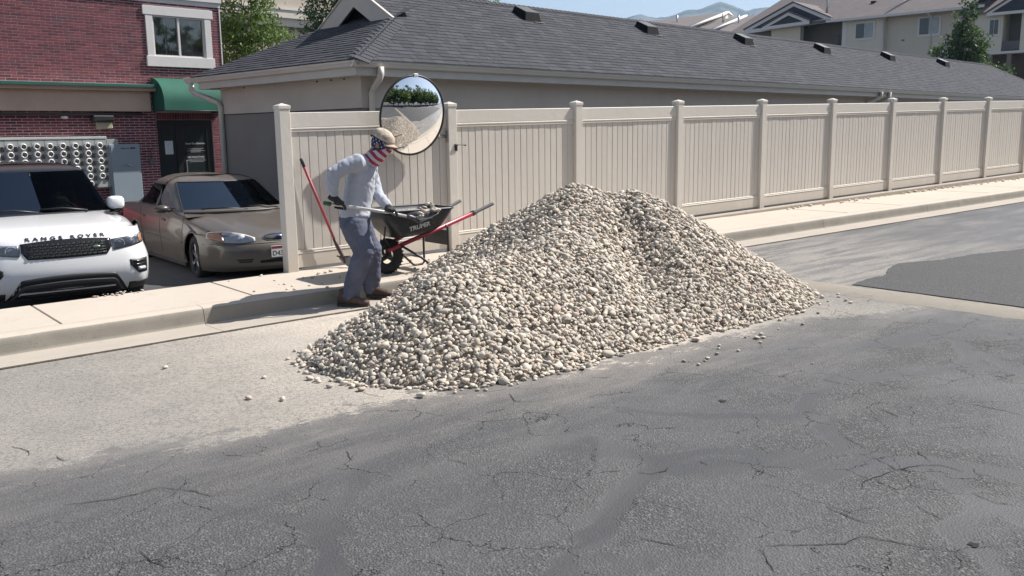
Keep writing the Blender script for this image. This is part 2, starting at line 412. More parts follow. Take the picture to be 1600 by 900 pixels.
def kerb_section(t0, t1):
    prof = [(-.18, -.05, 0), (-.18, .144, 0), (-.172, .150, 0), (-.09, .150, 0), (-.040, .146, 0), (-.016, .136, 0), (-.004, .118, 1), (.002, .085, 1), (.012, .03, 1), (.018, .004, 1), (.04, -.004, 0), (.25, .0, 0), (.443, .008, 0), (.45, .004, 0), (.45, -.05, 0)]
    K = max(2, int((t1 - t0) / .09)); vs = []; rr = random.Random(int(t0 * 100))
    for i in range(K + 1):
        t = t0 + (t1 - t0) * i / K
        for j, (dx, h, f) in enumerate(prof):
            jit = mnoise.noise(Vector((t * 6, dx * 9, 3))) * (.006 if 3 <= j <= 9 else .002)
            chip = -.008 * max(0, mnoise.noise(Vector((t * 3.1, 7, 1))) - .25) / .2 if 4 <= j <= 7 else 0
            vs.append(P(t, dk(t) + dx + jit + chip, h + jit * .4))
    np_ = len(prof)
    fs = [(i * np_ + j, i * np_ + j + 1, (i + 1) * np_ + j + 1, (i + 1) * np_ + j) for i in range(K) for j in range(np_ - 1)]
    mi = [1 if 5 <= j <= 8 else (2 if j >= 9 else 0) for i in range(K) for j in range(np_ - 1)]
    nb_ = len(vs); vs += vs[:np_] + vs[K * np_:(K + 1) * np_]; fs += [tuple(range(nb_, nb_ + np_)), tuple(nb_ + np_ + j for j in range(np_ - 1, -1, -1))]; mi += [1, 1]
    me = me_from('kerb_section', vs, fs)
    for m_ in (M_SLAB, M_KERB, M_PAN): me.materials.append(m_)
    me.polygons.foreach_set('material_index', mi)
    bm = bmesh.new(); bm.from_mesh(me); bmesh.ops.recalc_face_normals(bm, faces=bm.faces[:]); bm.to_mesh(me); bm.free()
    me.polygons.foreach_set('use_smooth', [len(p.vertices) == 4 for p in me.polygons])
    me.update()
    return link('kerb_section', me, None, kb)
for k in range(-4, 9): kerb_section(-1.46 + 3.22 * k + .0025, -1.46 + 3.22 * (k + 1) - .0025)
# dark seam of dirt along the gutter edge
mb = MB(); L_, R2 = [], []
K = 500
for i in range(K + 1):
    t = -8 + 30 * i / K; e = dk(t) + .455
    w_ = .016 + .022 * abs(mnoise.noise(Vector((t * 4, 0, 9)))) + .012 * abs(mnoise.noise(Vector((t * 17, 2, 9)))); o_ = .012 * mnoise.noise(Vector((t * 2, 5, 5)))
    L_.append(P(t, e + o_ - w_ * .35, .0105)); R2.append(P(t, e + o_ + w_ * .65, .0045))
mb.add(L_ + R2, [(i, i + 1, i + 2 + K, i + 1 + K) for i in range(K)])
tag(mb.build('gutter_seam', mat('seam dirt', (.07, .055, .04), 1, .4, 30), kb), kind='stuff')
# low concrete curb that carries the fence up the slope
cb = tag(empty('fence_curb', P(6, 0, .15)), kind='structure')
cb_m = m_concrete('curb concrete', (.42, .37, .31), (.33, .29, .25), (.22, .20, .17), .003)
for k in range(14):
    t0 = 5.4 + 1.3 * k; t1 = t0 + 1.29; vs = []
    for t in (t0, t1):
        ht = .15 + (FS - GS) * t + .0
        vs += [P(t, -.13, .05), P(t, -.13, ht), P(t, .135, ht), P(t, .145, ht - .012), P(t, .145, .05)]
    fs = [(0, 1, 2, 3, 4), (9, 8, 7, 6, 5)] + [(j, j + 5, (j + 1) % 5 + 5, (j + 1) % 5) for j in range(5)]
    o = link('curb_block', me_from('curb_block', vs, fs), cb_m); o.parent = cb; o.matrix_parent_inverse = Matrix.Translation(-cb.location)

# ------------------------------------------------------------------ vinyl fence
def m_vinyl(name, col):
    m, nt, b = newmat(name); g = G(nt); geo = g.n('ShaderNodeNewGeometry'); v = geo.outputs['Position']; t, d = tfield(g, v); o = g.obj()
    z = g.n('ShaderNodeSeparateXYZ'); g.l(v, z.inputs[0]); h = g.math('SUBTRACT', z.outputs[2], g.math('MULTIPLY_ADD', t, FS, A.z))
    c = g.mix(g.noise(v, 1.6, 4, .6), tuple(x * .95 for x in col), tuple(x * 1.04 for x in col))
    oi = g.n('ShaderNodeObjectInfo').outputs['Random']; c = g.mix(g.math('MULTIPLY', oi, .10), c, tuple(x * .72 for x in col))
    splash = g.math('MULTIPLY', g.step(g.math('ADD', h, g.math('MULTIPLY', g.noise(v, 3.5, 5, .7), .35)), .52, .12), .42); c = g.mix(splash, c, (.36, .295, .22))
    drip = g.noise(g.comb(g.math('MULTIPLY', t, 26.0), 0.0, g.math('MULTIPLY', h, 1.6)), 1.0, 4, .7); c = g.mix(g.math('MULTIPLY', g.step(drip, .56, .78), .30), c, (.37, .31, .25))
    c = g.mix(g.math('MULTIPLY', g.step(g.noise(v, 38, 3, .8), .66, .74), .5), c, (.24, .20, .17))
    g.l(c, b.inputs['Base Color']); b.inputs['Roughness'].default_value = .5; b.inputs['Specular IOR Level'].default_value = .4
    g.l(g.bump(g.noise(v, 9, 3, .6), .003), b.inputs['Normal']); return m
M_VINYL = m_vinyl('tan vinyl', (.65, .605, .54)); M_VINYL2 = m_vinyl('tan vinyl boards', (.61, .565, .505))
FT = [0, 2.180] + [2.180 + 2.1211 * k for k in range(1, 11)]
fence = empty('vinyl_fence', P(0, 0, .15), U_ANG)
tag(fence, 'long tan vinyl privacy fence of narrow upright boards along the pavement', 'fence')
# fence frame: x = t, y = +n, z up
mb = MB(); mb.box(-.0635, .0635, -.0635, .0635, -.05, 1.755, .006); post_me = mb.mesh('post')
mb = MB(); mb.box(-.070, .070, -.070, .070, 1.750, 1.785, .004)
mb.add([(-.069, -.069, 1.785), (.069, -.069, 1.785), (.069, .069, 1.785), (-.069, .069, 1.785), (0, 0, 1.812)], [(0, 1, 4), (1, 2, 4), (2, 3, 4), (3, 0, 4)]); cap_me = mb.mesh('post_cap')
mb = MB(); mb.box(-.0515, .0515, -.011, .011, 0, 1.31, .005); board_me = mb.mesh('board')
posts = []
for i, t in enumerate(FT):
    p = link('post', post_me, M_VINYL, fence, (t, 0, FS * t)); posts.append(p)
    p.rotation_euler = (random.uniform(-.004, .004), random.uniform(-.004, .004), 0)
    link('post_cap', cap_me, M_VINYL, p)
def rail_mesh(name, L, secs):
    mb = MB(); 
    for (y0, y1, z0, z1, c) in secs:
        vs = []; 
        mb2 = MB(); mb2.box(0, L, y0, y1, z0, z1, c)
        mb.add([(x, y, z + FS * x) for x, y, z in mb2.v], mb2.f)
    return mb.mesh(name, False)
TOPR = [(-.025, .025, 1.553, 1.712, .005), (-.029, .029, 1.531, 1.5500, .004), (-.025, .025, 1.505, 1.5285, .004), (-.02, .02, 1.52, 1.56, 0)]
BOTR = [(-.025, .025, .035, .183, .005), (-.029, .029, .186, .203, .004), (-.025, .025, .206, .226, .004), (-.02, .02, .17, .21, 0)]
_rm = {}
for i in range(len(FT) - 1):
    L = round(FT[i + 1] - FT[i] - .127, 4)
    if L not in _rm: _rm[L] = (rail_mesh('top_rail', L, TOPR), rail_mesh('bottom_rail', L, BOTR))
    x0 = FT[i] + .0635; z0 = FS * x0
    link('top_rail', _rm[L][0], M_VINYL, fence, (x0, 0, z0)); link('bottom_rail', _rm[L][1], M_VINYL, fence, (x0, 0, z0))
    nb = max(1, round(L / .1075)); w = L / nb
    for k in range(nb):
        x = x0 + (k + .5) * w
        b = link('board', board_me, M_VINYL2, fence, (x, random.uniform(-.0015, .0015), FS * x + .205)); b.scale = (w / .1075, 1, 1)
        b.rotation_euler = (0, 0, random.uniform(-.012, .012))
# gate latch on the post beside the mirror, plus a rod hook
M_BLACK = mat('black metal', (.02, .02, .022), .45, .1)
M_STEEL = mat('dull steel', (.45, .45, .45), .35, .15, 20, metal=.9)
mb = MB(); mb.box(2.195, 2.235, -.076, -.0645, 1.26, 1.345, .003); mb.box(2.20, 2.23, -.085, -.076, 1.315, 1.335, .002)
mb.tube([(2.215, -.085, 1.328), (2.26, -.09, 1.333), (2.31, -.06, 1.330), (2.36, -.05, 1.326)], .005, 8); mb.ell((2.37, -.05, 1.325), (.018, .01, .010), 10, 6)
mb.build('gate_latch', M_BLACK, fence)
mb = MB(); mb.box(2.21, 2.25, -.070, -.0645, .40, .42, .001); mb.tube([(2.25, -.07, .41), (2.27, -.075, .405)], .004, 6); mb.build('small_hook', M_STEEL, fence)

# ------------------------------------------------------------------ garage block
GYA = .7897432
g_ = Vector((math.sin(GYA), math.cos(GYA), 0)); m_ = Vector((-math.cos(GYA), math.sin(GYA), 0)); G_ANG = math.atan2(g_.y, g_.x)
GC = Vector((-2.5236, 15.0, 0)); ZE = 2.845; LOTZ = -.5
gar = tag(empty('garage_building', (GC.x, GC.y, 0), G_ANG), 'long low garage building with grey shingle roof behind the tan fence', 'garage')
GL, GW, PK = 42.0, 5.83, .583; RH = PK * GW / 2
M_STUC = mat('garage stucco', (.56, .49, .42), .95, .06, 1.2, .002, 60, dirt=.2, dirtcol=(.26, .23, .2))
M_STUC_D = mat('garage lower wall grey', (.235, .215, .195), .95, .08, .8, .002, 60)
M_TRIM = mat('garage trim paint', (.56, .52, .46), .6, .05, 2, dirt=.15, dirtcol=(.3, .27, .22))
M_GUT = mat('gutter paint', (.66, .61, .535), .35, .04, 2, spec=.5)
M_SHEATH = mat('roof felt', (.03, .03, .032), .95, .2)
wi = .42
mb = MB(); mb.box(wi, GL - wi, wi, GW - wi, 2.08, ZE - .19); mb.build('upper_wall', M_STUC, gar)
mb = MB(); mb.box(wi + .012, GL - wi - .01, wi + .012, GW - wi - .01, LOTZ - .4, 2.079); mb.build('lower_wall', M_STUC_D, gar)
mb = MB(); mb.box(wi + .003, wi + .013, wi, GW - wi, 2.06, 2.08); mb.build('wall_seam', M_BLACK, gar)
# a dark service door strip and small anchors under the eave
mb = MB()
for y in (.9, 1.3, 1.75, 4.4): mb.tube([(wi, y, ZE - .26), (wi - .02, y, ZE - .27)], .014, 6)
tag(mb.build('nail_head', M_BLACK, gar), kind='stuff')
# fascia and soffit
for nm, (x0, x1, y0, y1) in {'a': (.10, GL - .1, .10, .125), 'b': (.10, .125, .128, GW - .128), 'c': (.1, GL - .1, GW - .125, GW - .10), 'd': (GL - .125, GL - .1, .128, GW - .128)}.items():
    mb = MB(); mb.box(x0, x1, y0, y1, ZE - .25, ZE - .03); mb.build('fascia', M_TRIM, gar)
mb = MB(); mb.box(.127, GL - .127, .127, GW - .127, ZE - .20, ZE - .18); mb.build('soffit', M_TRIM, gar)
# gutters: ogee section
gp = [(.10, ZE - .005), (.10, ZE - .115), (.065, ZE - .12), (.035, ZE - .105), (.018, ZE - .07), (-.004, ZE - .04), (-.006, ZE - .004), (.003, ZE + .001), (.006, ZE - .008), (.02, ZE - .04), (.09, ZE - .09), (.092, ZE - .005)]
mb = MB(); mb.prism(gp, -.006, GL, 'x'); mb.build('gutter', M_GUT, gar)
mb = MB(); mb.prism(gp, .0, GW + .35, 'y'); mb.build('gutter', M_GUT, gar)
# (the second prism swaps x and y of the profile: profile x runs along local x)
def downspout(pts, w=.12, dd=.085, name='downspout', par=gar, m=M_GUT):
    mb = MB(); mb.tube(pts, [(w / 1.41, dd / 1.41)] * len(pts), 4, squash=(1, 1, 0)); me = mb.mesh('downspout')
    return link(name, me, m, par)
downspout([(.55, .03, ZE - .10), (.55, .03, ZE - .22), (.56, .08, ZE - .29), (.60, .30, ZE - .42), (.60, .375, ZE - .50), (.60, .375, LOTZ)])
downspout([(.04, GW + .10, ZE - .10), (.04, GW + .10, ZE - .25), (.08, GW + .05, ZE - .32), (.34, GW - wi - .03, ZE - .52), (.375, GW - wi - .05, ZE - .62), (.375, GW - wi - .05, LOTZ)])
downspout([(20.4, .03, ZE - .10), (20.4, .03, ZE - .24), (20.3, .10, ZE - .32), (20.15, .36, ZE - .42), (20.1, .38, ZE - .6), (20.1, .38, LOTZ)])
downspout([(21.05, .03, ZE - .10), (21.05, .03, ZE - .30), (21.05, .36, ZE - .42), (21.05, .38, ZE - .6), (21.05, .38, LOTZ)])
# roof planes; the left end is a lower pitched hip under a small gable
GXF, GYF = 2.13, 1.66; PKL = PK * GYF / GXF
rz = lambda w: ZE + PK * w
o_ = -.02; Lx = GW / 2; rr0 = (GXF, GW / 2, rz(GW / 2)); rr1 = (GL - GW / 2, GW / 2, rz(GW / 2))
mb = MB(); th = Vector((0, 0, -.03))
pl1 = [(o_, o_, rz(o_)), (GL, o_, rz(o_)), rr1, rr0, (GXF, GYF, rz(GYF))]
pl2 = [(GL, o_, rz(o_)), (GL, GW, rz(o_)), rr1]
pl3 = [(GL, GW, rz(o_)), (o_, GW, rz(o_)), (GXF, GW - GYF, rz(GYF)), rr0, rr1]
pl4 = [(o_, GW, rz(o_)), (o_, o_, rz(o_)), (GXF, GYF, ZE + PKL * GXF), (GXF + .55, GYF, ZE + PKL * (GXF + .55)), (GXF + .55, GW - GYF, ZE + PKL * (GXF + .55)), (GXF, GW - GYF, ZE + PKL * GXF)]
for k, pl in enumerate((pl1, pl2, pl3, pl4)):
    mb = MB(); mb.add(pl, [tuple(range(len(pl)))]); mb.build('roof_deck', M_SHEATH, gar)
def m_shingle(obj_random):
    m, nt, b = newmat('shingle' + ('' if obj_random else ' field')); g = G(nt); v = g.obj()
    if obj_random: r = g.n('ShaderNodeObjectInfo').outputs['Random']
    else:
        a = g.n('ShaderNodeAttribute'); a.attribute_name = 'tint'; r = a.outputs['Fac']
    c = g.ramp(r, [(0, (.040, .042, .051)), (.35, (.050, .052, .062)), (.7, (.057, .060, .070)), (1, (.072, .073, .083))])
    gr = g.noise(v, 120, 2, .7)
    c = g.mix(g.step(gr, .5, .72), c, (.115, .117, .128))
    c = g.mix(g.step(gr, .48, .3), c, (.045, .043, .05))
    g.l(c, b.inputs['Base Color']); b.inputs['Roughness'].default_value = .93; b.inputs['Specular IOR Level'].default_value = .2
    g.l(g.bump(gr, .003), b.inputs['Normal']); return m
M_SH1, M_SHF = m_shingle(True), m_shingle(False)
def tab_verts(x0, x1, w0, w1, lift, wob_=0.0, pk=PK):
    zz = lambda w: pk * w
    return [(x0, w0, zz(w0) + lift + .004), (x1, w0, zz(w0) + lift + .004 + wob_), (x1, w1, zz(w1) + .004), (x0, w1, zz(w1) + .004), (x0, w0, zz(w0) - .001), (x1, w0, zz(w0) - .001)]
TABF = [(0, 1, 2, 3), (0, 4, 5, 1), (0, 3, 4), (1, 5, 2)]
EXP = .125   # horizontal exposure of a course
rs = random.Random(11)
front = []; side = []
for j in range(int(GW / 2 / EXP) + 1):
    w0 = j * EXP - .015; w1 = min(w0 + EXP * 1.25, GW / 2 - .01)
    if w1 <= w0: continue
    xl = max(w0, 0) * GXF / GYF if w0 < GYF else GXF - .03
    x = xl + rs.uniform(-.3, 0)
    while x < GL - max(w0, 0):
        L = rs.choice((.16, .22, .28, .33, .33)); a, b_ = max(x, xl), min(x + L - .006, GL - max(w0, 0))
        if b_ - a > .03: front.append((a, b_, w0, w1, rs.choice((.012, .014, .017)), rs.uniform(-.002, .002)))
        x += L
for j in range(22):
    w0 = j * EXP - .015; w1 = w0 + EXP * 1.25
    if w1 > GXF + .5: continue
    yl = max(w0, 0) * GYF / GXF if w0 < GXF else GYF
    y = yl + rs.uniform(-.3, 0)
    while y < GW - yl:
        L = rs.choice((.16, .22, .28, .33, .33)); a, b_ = max(y, yl), min(y + L - .006, GW - yl)
        if b_ - a > .03: side.append((a, b_, w0, w1, rs.choice((.012, .014, .017)), 0, PKL))
        y += L
def side_xf(vs): return [(v[1], v[0], v[2]) for v in vs]
alltabs = [('f', q) for q in front] + [('s', q) for q in side]
def tabdist(e):
    k, q = e; x, y = ((q[0] + q[1]) / 2, q[2]) if k == 'f' else (q[2], (q[0] + q[1]) / 2)
    return (x ** 2 + y ** 2 + (x * 4 if k == 'f' else 0)) - (q[1] - q[0]) * 30
alltabs.sort(key=tabdist)
for k, q in alltabs[:300]:
    vs = tab_verts(*q)
    if k == 's': vs = side_xf(vs)
    cx = Vector(vs[0]); me = me_from('shingle', [Vector(v) - cx for v in vs], TABF)
    link('shingle', me, M_SH1, gar, (cx.x, cx.y, cx.z + ZE))
V = []; Fc = []; T = []
for k, q in alltabs[300:]:
    vs = tab_verts(*q)
    if k == 's': vs = side_xf(vs)
    b = len(V); V += [(x, y, z + ZE) for x, y, z in vs]; Fc += [tuple(b + i for i in f) for f in TABF]; T += [rs.random()] * 6
def tinted(nm, V, Fc, T, m, par):
    me = me_from(nm, V, Fc); at = me.attributes.new('tint', 'FLOAT', 'POINT'); at.data.foreach_set('value', np.array(T, np.float32)); return tag(link(nm, me, m, par), kind='stuff')
tinted('shingle_field', V, Fc, T, M_SHF, gar)
# hip and ridge caps: bent tabs, each side lying on its own roof plane
def capline(p0, p1, sa, sb, wd, step, name='ridge_cap'):
    """sa, sb: unit vectors down the two planes, square to the line"""
    p0, p1, sa, sb = Vector(p0), Vector(p1), Vector(sa), Vector(sb); L = (p1 - p0).length; k = int(L / step); dv = (p1 - p0).normalized(); V = []; Fc = []; T = []
    for i in range(k):
        a = p0 + dv * (i * step); b = p0 + dv * ((i + 1) * step + .04); h0, h1 = Vector((0, 0, .034)), Vector((0, 0, .024)); e0, e1 = Vector((0, 0, .030)), Vector((0, 0, .018))
        q = [a + h0, a + sa * wd + e0, b + sa * wd + e1, b + h1, b + sb * wd * .55 + e1, a + sb * wd * .55 + e0, a + h1 * .7, a + sa * wd + e1 * .7, a + sb * wd * .55 + e1 * .7]
        n0 = len(V); V += q; Fc += [tuple(n0 + j for j in f) for f in ((0, 1, 2, 3), (0, 3, 4, 5), (0, 6, 7, 1), (0, 5, 8, 6))]; T += [.6 + .4 * rs.random()] * 9
    tinted(name, V, Fc, T, M_SHF, gar)
def down(plane_n, dv):
    q = Vector(plane_n).cross(dv).normalized(); return q if q.z < 0 else -q
def cap_between(p0, p1, n1, n2, *a):
    dv = (Vector(p1) - Vector(p0)).normalized(); capline(p0, p1, down(n1, dv), down(n2, dv), *a)
NF = (0, -PK, 1); NB_ = (0, PK, 1); NL = (-PKL, 0, 1); NR2 = (PK, 0, 1)
cap_between((0, 0, ZE), (GXF, GYF, rz(GYF)), NF, NL, .26, .17, 'hip_cap')
cap_between((GL, 0, ZE), rr1, NF, NR2, .15, .16, 'hip_cap'); cap_between(rr0, rr1, NF, NB_, .15, .16, 'ridge_cap')
# the gable itself
zb_ = rz(GYF); za_ = rz(GW / 2); gwx = GXF + .42
mb = MB(); mb.add([(gwx, GYF + .12, zb_ + .02), (gwx, GW - GYF - .12, zb_ + .02), (gwx, GW / 2, za_ - .05)], [(0, 2, 1)]); mb.build('gable_wall', mat('gable dark siding', (.085, .08, .08), .9, .1), gar)
for sgn in (1, -1):
    ye = GW / 2 + sgn * (GW / 2 - GYF + .03); zt_ = zb_ - .03
    tw = .41; ym = GW / 2; fr_ = lambda dz: ye + (ym - ye) * dz / (za_ - zt_)
    pr = [(ye, zt_), (ym, za_ - .005), (ym, za_ - tw), (fr_(.0) - sgn * (tw / PK) * .98, zt_ + .0)]
    vs = [(GXF - .035, y, z) for y, z in pr] + [(GXF - .005, y, z) for y, z in pr]
    mb = MB(); mb.add(vs, [(0, 1, 2, 3), (7, 6, 5, 4), (0, 4, 5, 1), (1, 5, 6, 2), (2, 6, 7, 3), (3, 7, 4, 0)]); mb.build('gable_trim', M_TRIM, gar)
    mb = MB(); mb.add([(GXF - .06, ye, zt_ + .004), (GXF - .06, ym, za_ + .004), (GXF, ym, za_ + .004), (GXF, ye, zt_ + .004)] + [(GXF - .06, ye, zt_ + .03), (GXF - .06, ym, za_ + .03), (GXF, ym, za_ + .03), (GXF, ye, zt_ + .03)], [(3, 2, 1, 0), (4, 5, 6, 7), (0, 1, 5, 4), (1, 2, 6, 5), (2, 3, 7, 6), (3, 0, 4, 7)]); mb.build('drip_edge', M_GUT, gar)
    # soffit under the overhang
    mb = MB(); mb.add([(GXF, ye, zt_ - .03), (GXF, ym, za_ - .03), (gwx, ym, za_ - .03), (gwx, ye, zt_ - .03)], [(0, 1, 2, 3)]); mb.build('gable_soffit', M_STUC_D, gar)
# box vents near the ridge
M_VENT = mat('vent metal painted shade', (.014, .014, .015), .8, .1, spec=.15); M_VENTT = mat('vent top painted light', (.075, .075, .075), .5, .15)  # shaded faces and sunlit top of the vents are put into these colours
for x in (6.45, 11.0, 15.8, 20.85, 26.2, 31.8):
    w = 2.32
    hood = [(-.26, -.20), (.26, -.20), (.26, .22), (-.26, .22)]
    vs = [(p, q, PK * q) for p, q in hood] + [(p * .82, q * .85, PK * q + z_) for (p, q), z_ in zip(hood, [.20, .20, .12, .12])]
    mb = MB(); mb.add(vs, [(0, 1, 5, 4), (1, 2, 6, 5), (2, 3, 7, 6), (3, 0, 4, 7)]); v = mb.build('roof_vent', M_VENT, gar, (x, w, rz(w) + .01))
    mb = MB(); tp = vs[4:]; mb.add([(a, b, c + .002) for a, b, c in tp] + [(a, b, c + .018) for a, b, c in tp], [(4, 5, 6, 7), (0, 1, 5, 4), (1, 2, 6, 5), (2, 3, 7, 6), (3, 0, 4, 7)]); mb.build('vent_top', M_VENTT, v)
    mb = MB(); mb.box(-.02, .30, -.27, -.20, -.25 * PK + .016, -.25 * PK + .024); mb.build('flashing', M_GUT, v)

# ------------------------------------------------------------------ brick building
BB = Vector((-11.778, 21.0, 0))
brk = tag(empty('brick_building', BB, G_ANG), 'red brick building with a white trimmed upper window and dark glass door', 'building')
M_MORTAR = mat('mortar', (.52, .40, .39), .95, .15, 3, .003, 50)
def m_brick(objr):
    m, nt, b = newmat('brick red' + ('' if objr else ' field')); g = G(nt); v = g.obj()
    if objr: r = g.n('ShaderNodeObjectInfo').outputs['Random']
    else:
        a = g.n('ShaderNodeAttribute'); a.attribute_name = 'tint'; r = a.outputs['Fac']
    c = g.ramp(r, [(0, (.09, .022, .030)), (.4, (.16, .036, .044)), (.8, (.225, .056, .060)), (1, (.11, .045, .055))])
    c = g.mix(g.math('MULTIPLY', g.noise(v, 30, 4, .7), .35), c, (.06, .02, .025))
    g.l(c, b.inputs['Base Color']); b.inputs['Roughness'].default_value = .85; g.l(g.bump(g.noise(v, 80, 3, .6), .003), b.inputs['Normal']); return m
M_BR, M_BRF = m_brick(True), m_brick(False)
WX0, WX1, WZ0, WZ1 = -3.0, 5.62, -.6, 5.0
holes = [(3.70, 5.22, -.6, 2.06), (3.60, 5.36, 3.45, 4.9)]
mb = MB()   # wall with openings, mortar coloured
xs = [WX0, 3.60, 3.70, 5.22, 5.36, WX1]; zs = [WZ0, 2.06, 3.45, 4.9, 7.5]
for i in range(5):
    for j in range(4):
        cx_, cz_ = (xs[i] + xs[i + 1]) / 2, (zs[j] + zs[j + 1]) / 2
        if any(a < cx_ < b and c < cz_ < d for a, b, c, d in holes): continue
        mb.add([(xs[i], 0, zs[j]), (xs[i + 1], 0, zs[j]), (xs[i + 1], 0, zs[j + 1]), (xs[i], 0, zs[j + 1])], [(0, 1, 2, 3)])
for a, b, c, d in holes:
    mb.add([(a, 0, c), (b, 0, c), (b, 0, d), (a, 0, d), (a, .16, c), (b, .16, c), (b, .16, d), (a, .16, d)], [(0, 4, 5, 1), (1, 5, 6, 2), (2, 6, 7, 3), (3, 7, 4, 0)])
mb.box(WX0, WX1 - .01, .25, 10, WZ0, 7.5); mb.add([(WX1, 0, WZ0), (WX1, 10, WZ0), (WX1, 10, 7.5), (WX1, 0, 7.5)], [(0, 1, 2, 3)])
mb.build('wall', M_MORTAR, brk)
BP, BH = .25, .0665
bl = []
j = 0; z = -.1
while z < 5.0:
    x = WX0 + (BP / 2 if j % 2 else 0)
    while x < WX1:
        a, b = x + .006, min(x + BP - .007, WX1 - .002); ok = b - a > .03 and b > -1.2
        for (h0, h1, h2, h3) in [(3.70, 5.22, -.6, 2.24), (3.60, 5.36, 3.45, 4.9)]:
            if z + BH > h2 and z < h3:
                if a >= h0 and b <= h1: ok = False
                elif a < h0 < b: b = h0 - .003
                elif a < h1 < b: a = h1 + .003
        if ok and b - a > .02: bl.append((a, b, z + .008, z + BH - .007, rs.uniform(.005, .008)))
        x += BP
    z += BH; j += 1
# soldier course over the door
x = 3.70
while x < 5.22: bl.append((x + .004, x + .065, 2.068, 2.236, rs.uniform(.008, .012))); x += .069
BRF = [(0, 1, 2, 3), (0, 4, 5, 1), (1, 5, 6, 2), (2, 6, 7, 3), (3, 7, 4, 0)]
def brick_v(a, b, c, d, p): 
    e = .003
    return [(a + e, -p, c + e), (b - e, -p, c + e), (b - e, -p, d - e), (a + e, -p, d - e), (a, .0, c), (b, .0, c), (b, .0, d), (a, .0, d)]
vis = [q for q in bl if q[0] > -.25 and q[1] < 5.6 and (q[2] > 2.95)]
vis.sort(key=lambda q: q[0]); ind = set(map(id, vis[:300]))
bme = {}
for q in bl:
    if id(q) in ind:
        L = round(q[1] - q[0], 3)
        if L not in bme: bme[L] = me_from('brick', brick_v(0, L, 0, BH - .015, .0065), BRF)
        link('brick', bme[L], M_BR, brk, (q[0], 0, q[2]))
V = []; Fc = []; T = []
for q in bl:
    if id(q) in ind: continue
    b0 = len(V); V += brick_v(*q); Fc += [tuple(b0 + i for i in f) for f in BRF]; T += [rs.random()] * 8
me = me_from('brickwork', V, Fc); at = me.attributes.new('tint', 'FLOAT', 'POINT'); at.data.foreach_set('value', np.array(T, np.float32))
tag(link('brickwork', me, M_BRF, brk), kind='stuff')
M_WHT = mat('white trim paint', (.60, .58, .56), .6, .05, 2, dirt=.1)
# cornice band and corner strip
mb = MB(); mb.box(WX0, WX1 + .03, -.05, .0, 5.003, 5.5); mb.build('band', M_WHT, brk)
mb = MB(); mb.box(WX0, WX1 + .06, -.09, -.052, 5.12, 5.5); mb.build('band_moulding', M_WHT, brk)
mb = MB(); mb.box(WX1 + .002, WX1 + .03, -.03, .06, 2.5, 5.0); mb.build('corner_strip', M_WHT, brk)
# window
M_GLASSD = None
def m_glass(name, tint=(.02, .025, .03), alpha=.0, rough=.03, tr=None, fadd=.04, gcol=(1, 1, 1)):
    m, nt, b = newmat(name); g = G(nt)
    b.inputs['Base Color'].default_value = (*tint, 1); b.inputs['Roughness'].default_value = rough; b.inputs['Specular IOR Level'].default_value = .8
    if tr is not None:
        t = g.n('ShaderNodeBsdfTransparent'); t.inputs[0].default_value = (*tr, 1); mx = g.n('ShaderNodeMixShader')
        gl = g.n('ShaderNodeBsdfGlossy'); gl.inputs['Color'].default_value = (*gcol, 1); gl.inputs['Roughness'].default_value = rough; fr = g.n('ShaderNodeFresnel'); fr.inputs[0].default_value = 1.5
        g.l(g.math('ADD', fr.outputs[0], fadd), mx.inputs[0]); g.l(t.outputs[0], mx.inputs[1]); g.l(gl.outputs[0], mx.inputs[2])
        out = [x for x in nt.nodes if x.type == 'OUTPUT_MATERIAL'][0]; g.l(mx.outputs[0], out.inputs[0])
    return m
M_GLASSD = m_glass('dark window glass', (.018, .024, .026)); M_GLASSW = m_glass('clear window glass', tr=(.75, .78, .78))
M_CURT = mat('curtain', (.10, .10, .10), .9, .2); M_DARK = mat('dark room', (.012, .013, .015), .9, .2)
wnd = MB().box(3.62, 5.35, .02, .05, 3.5, 4.86)
mb = MB()
mb.box(3.78, 3.82, -.01, .08, 3.67, 4.69); mb.box(5.14, 5.18, -.01, .08, 3.67, 4.69); mb.box(3.82, 5.14, -.01, .08, 3.67, 3.71); mb.box(3.82, 5.14, -.01, .08, 4.65, 4.69); mb.box(4.45, 4.50, -.015, .075, 3.71, 4.65)
win = mb.build('window', M_WHT, brk)
for x0, x1 in ((3.82, 4.45), (4.50, 5.14)):
    mb = MB(); mb.box(x0, x1, .04, .046, 3.71, 4.65); mb.build('pane', M_GLASSW, win)
mb = MB(); mb.box(3.6, 5.36, .30, .32, 3.4, 4.9); mb.build('room_back', M_DARK, win)
mb = MB()
for a in np.arange(3.84, 4.44, .04): mb.box(a, a + .034, .10 + .012 * math.sin(a * 90), .11 + .012 * math.sin(a * 90), 3.72, 4.64)
tag(mb.build('curtain', M_CURT, win), kind='stuff')
mb = MB(); mb.box(4.82, 4.845, .05, .06, 3.71, 4.65); mb.box(4.12, 4.14, .05, .06, 3.71, 4.65); mb.build('sash_bar', M_STEEL, win)
for nm, q in (('trim_head', (3.54, 5.42, -.06, -.002, 4.69, 4.91)), ('trim_sill', (3.56, 5.40, -.075, -.002, 3.41, 3.67)), ('trim_side', (3.60, 3.78, -.05, -.002, 3.672, 4.688)), ('trim_side', (5.18, 5.36, -.05, -.002, 3.672, 4.688))):
    mb = MB(); mb.box(*q, .006); mb.build(nm, M_WHT, win)
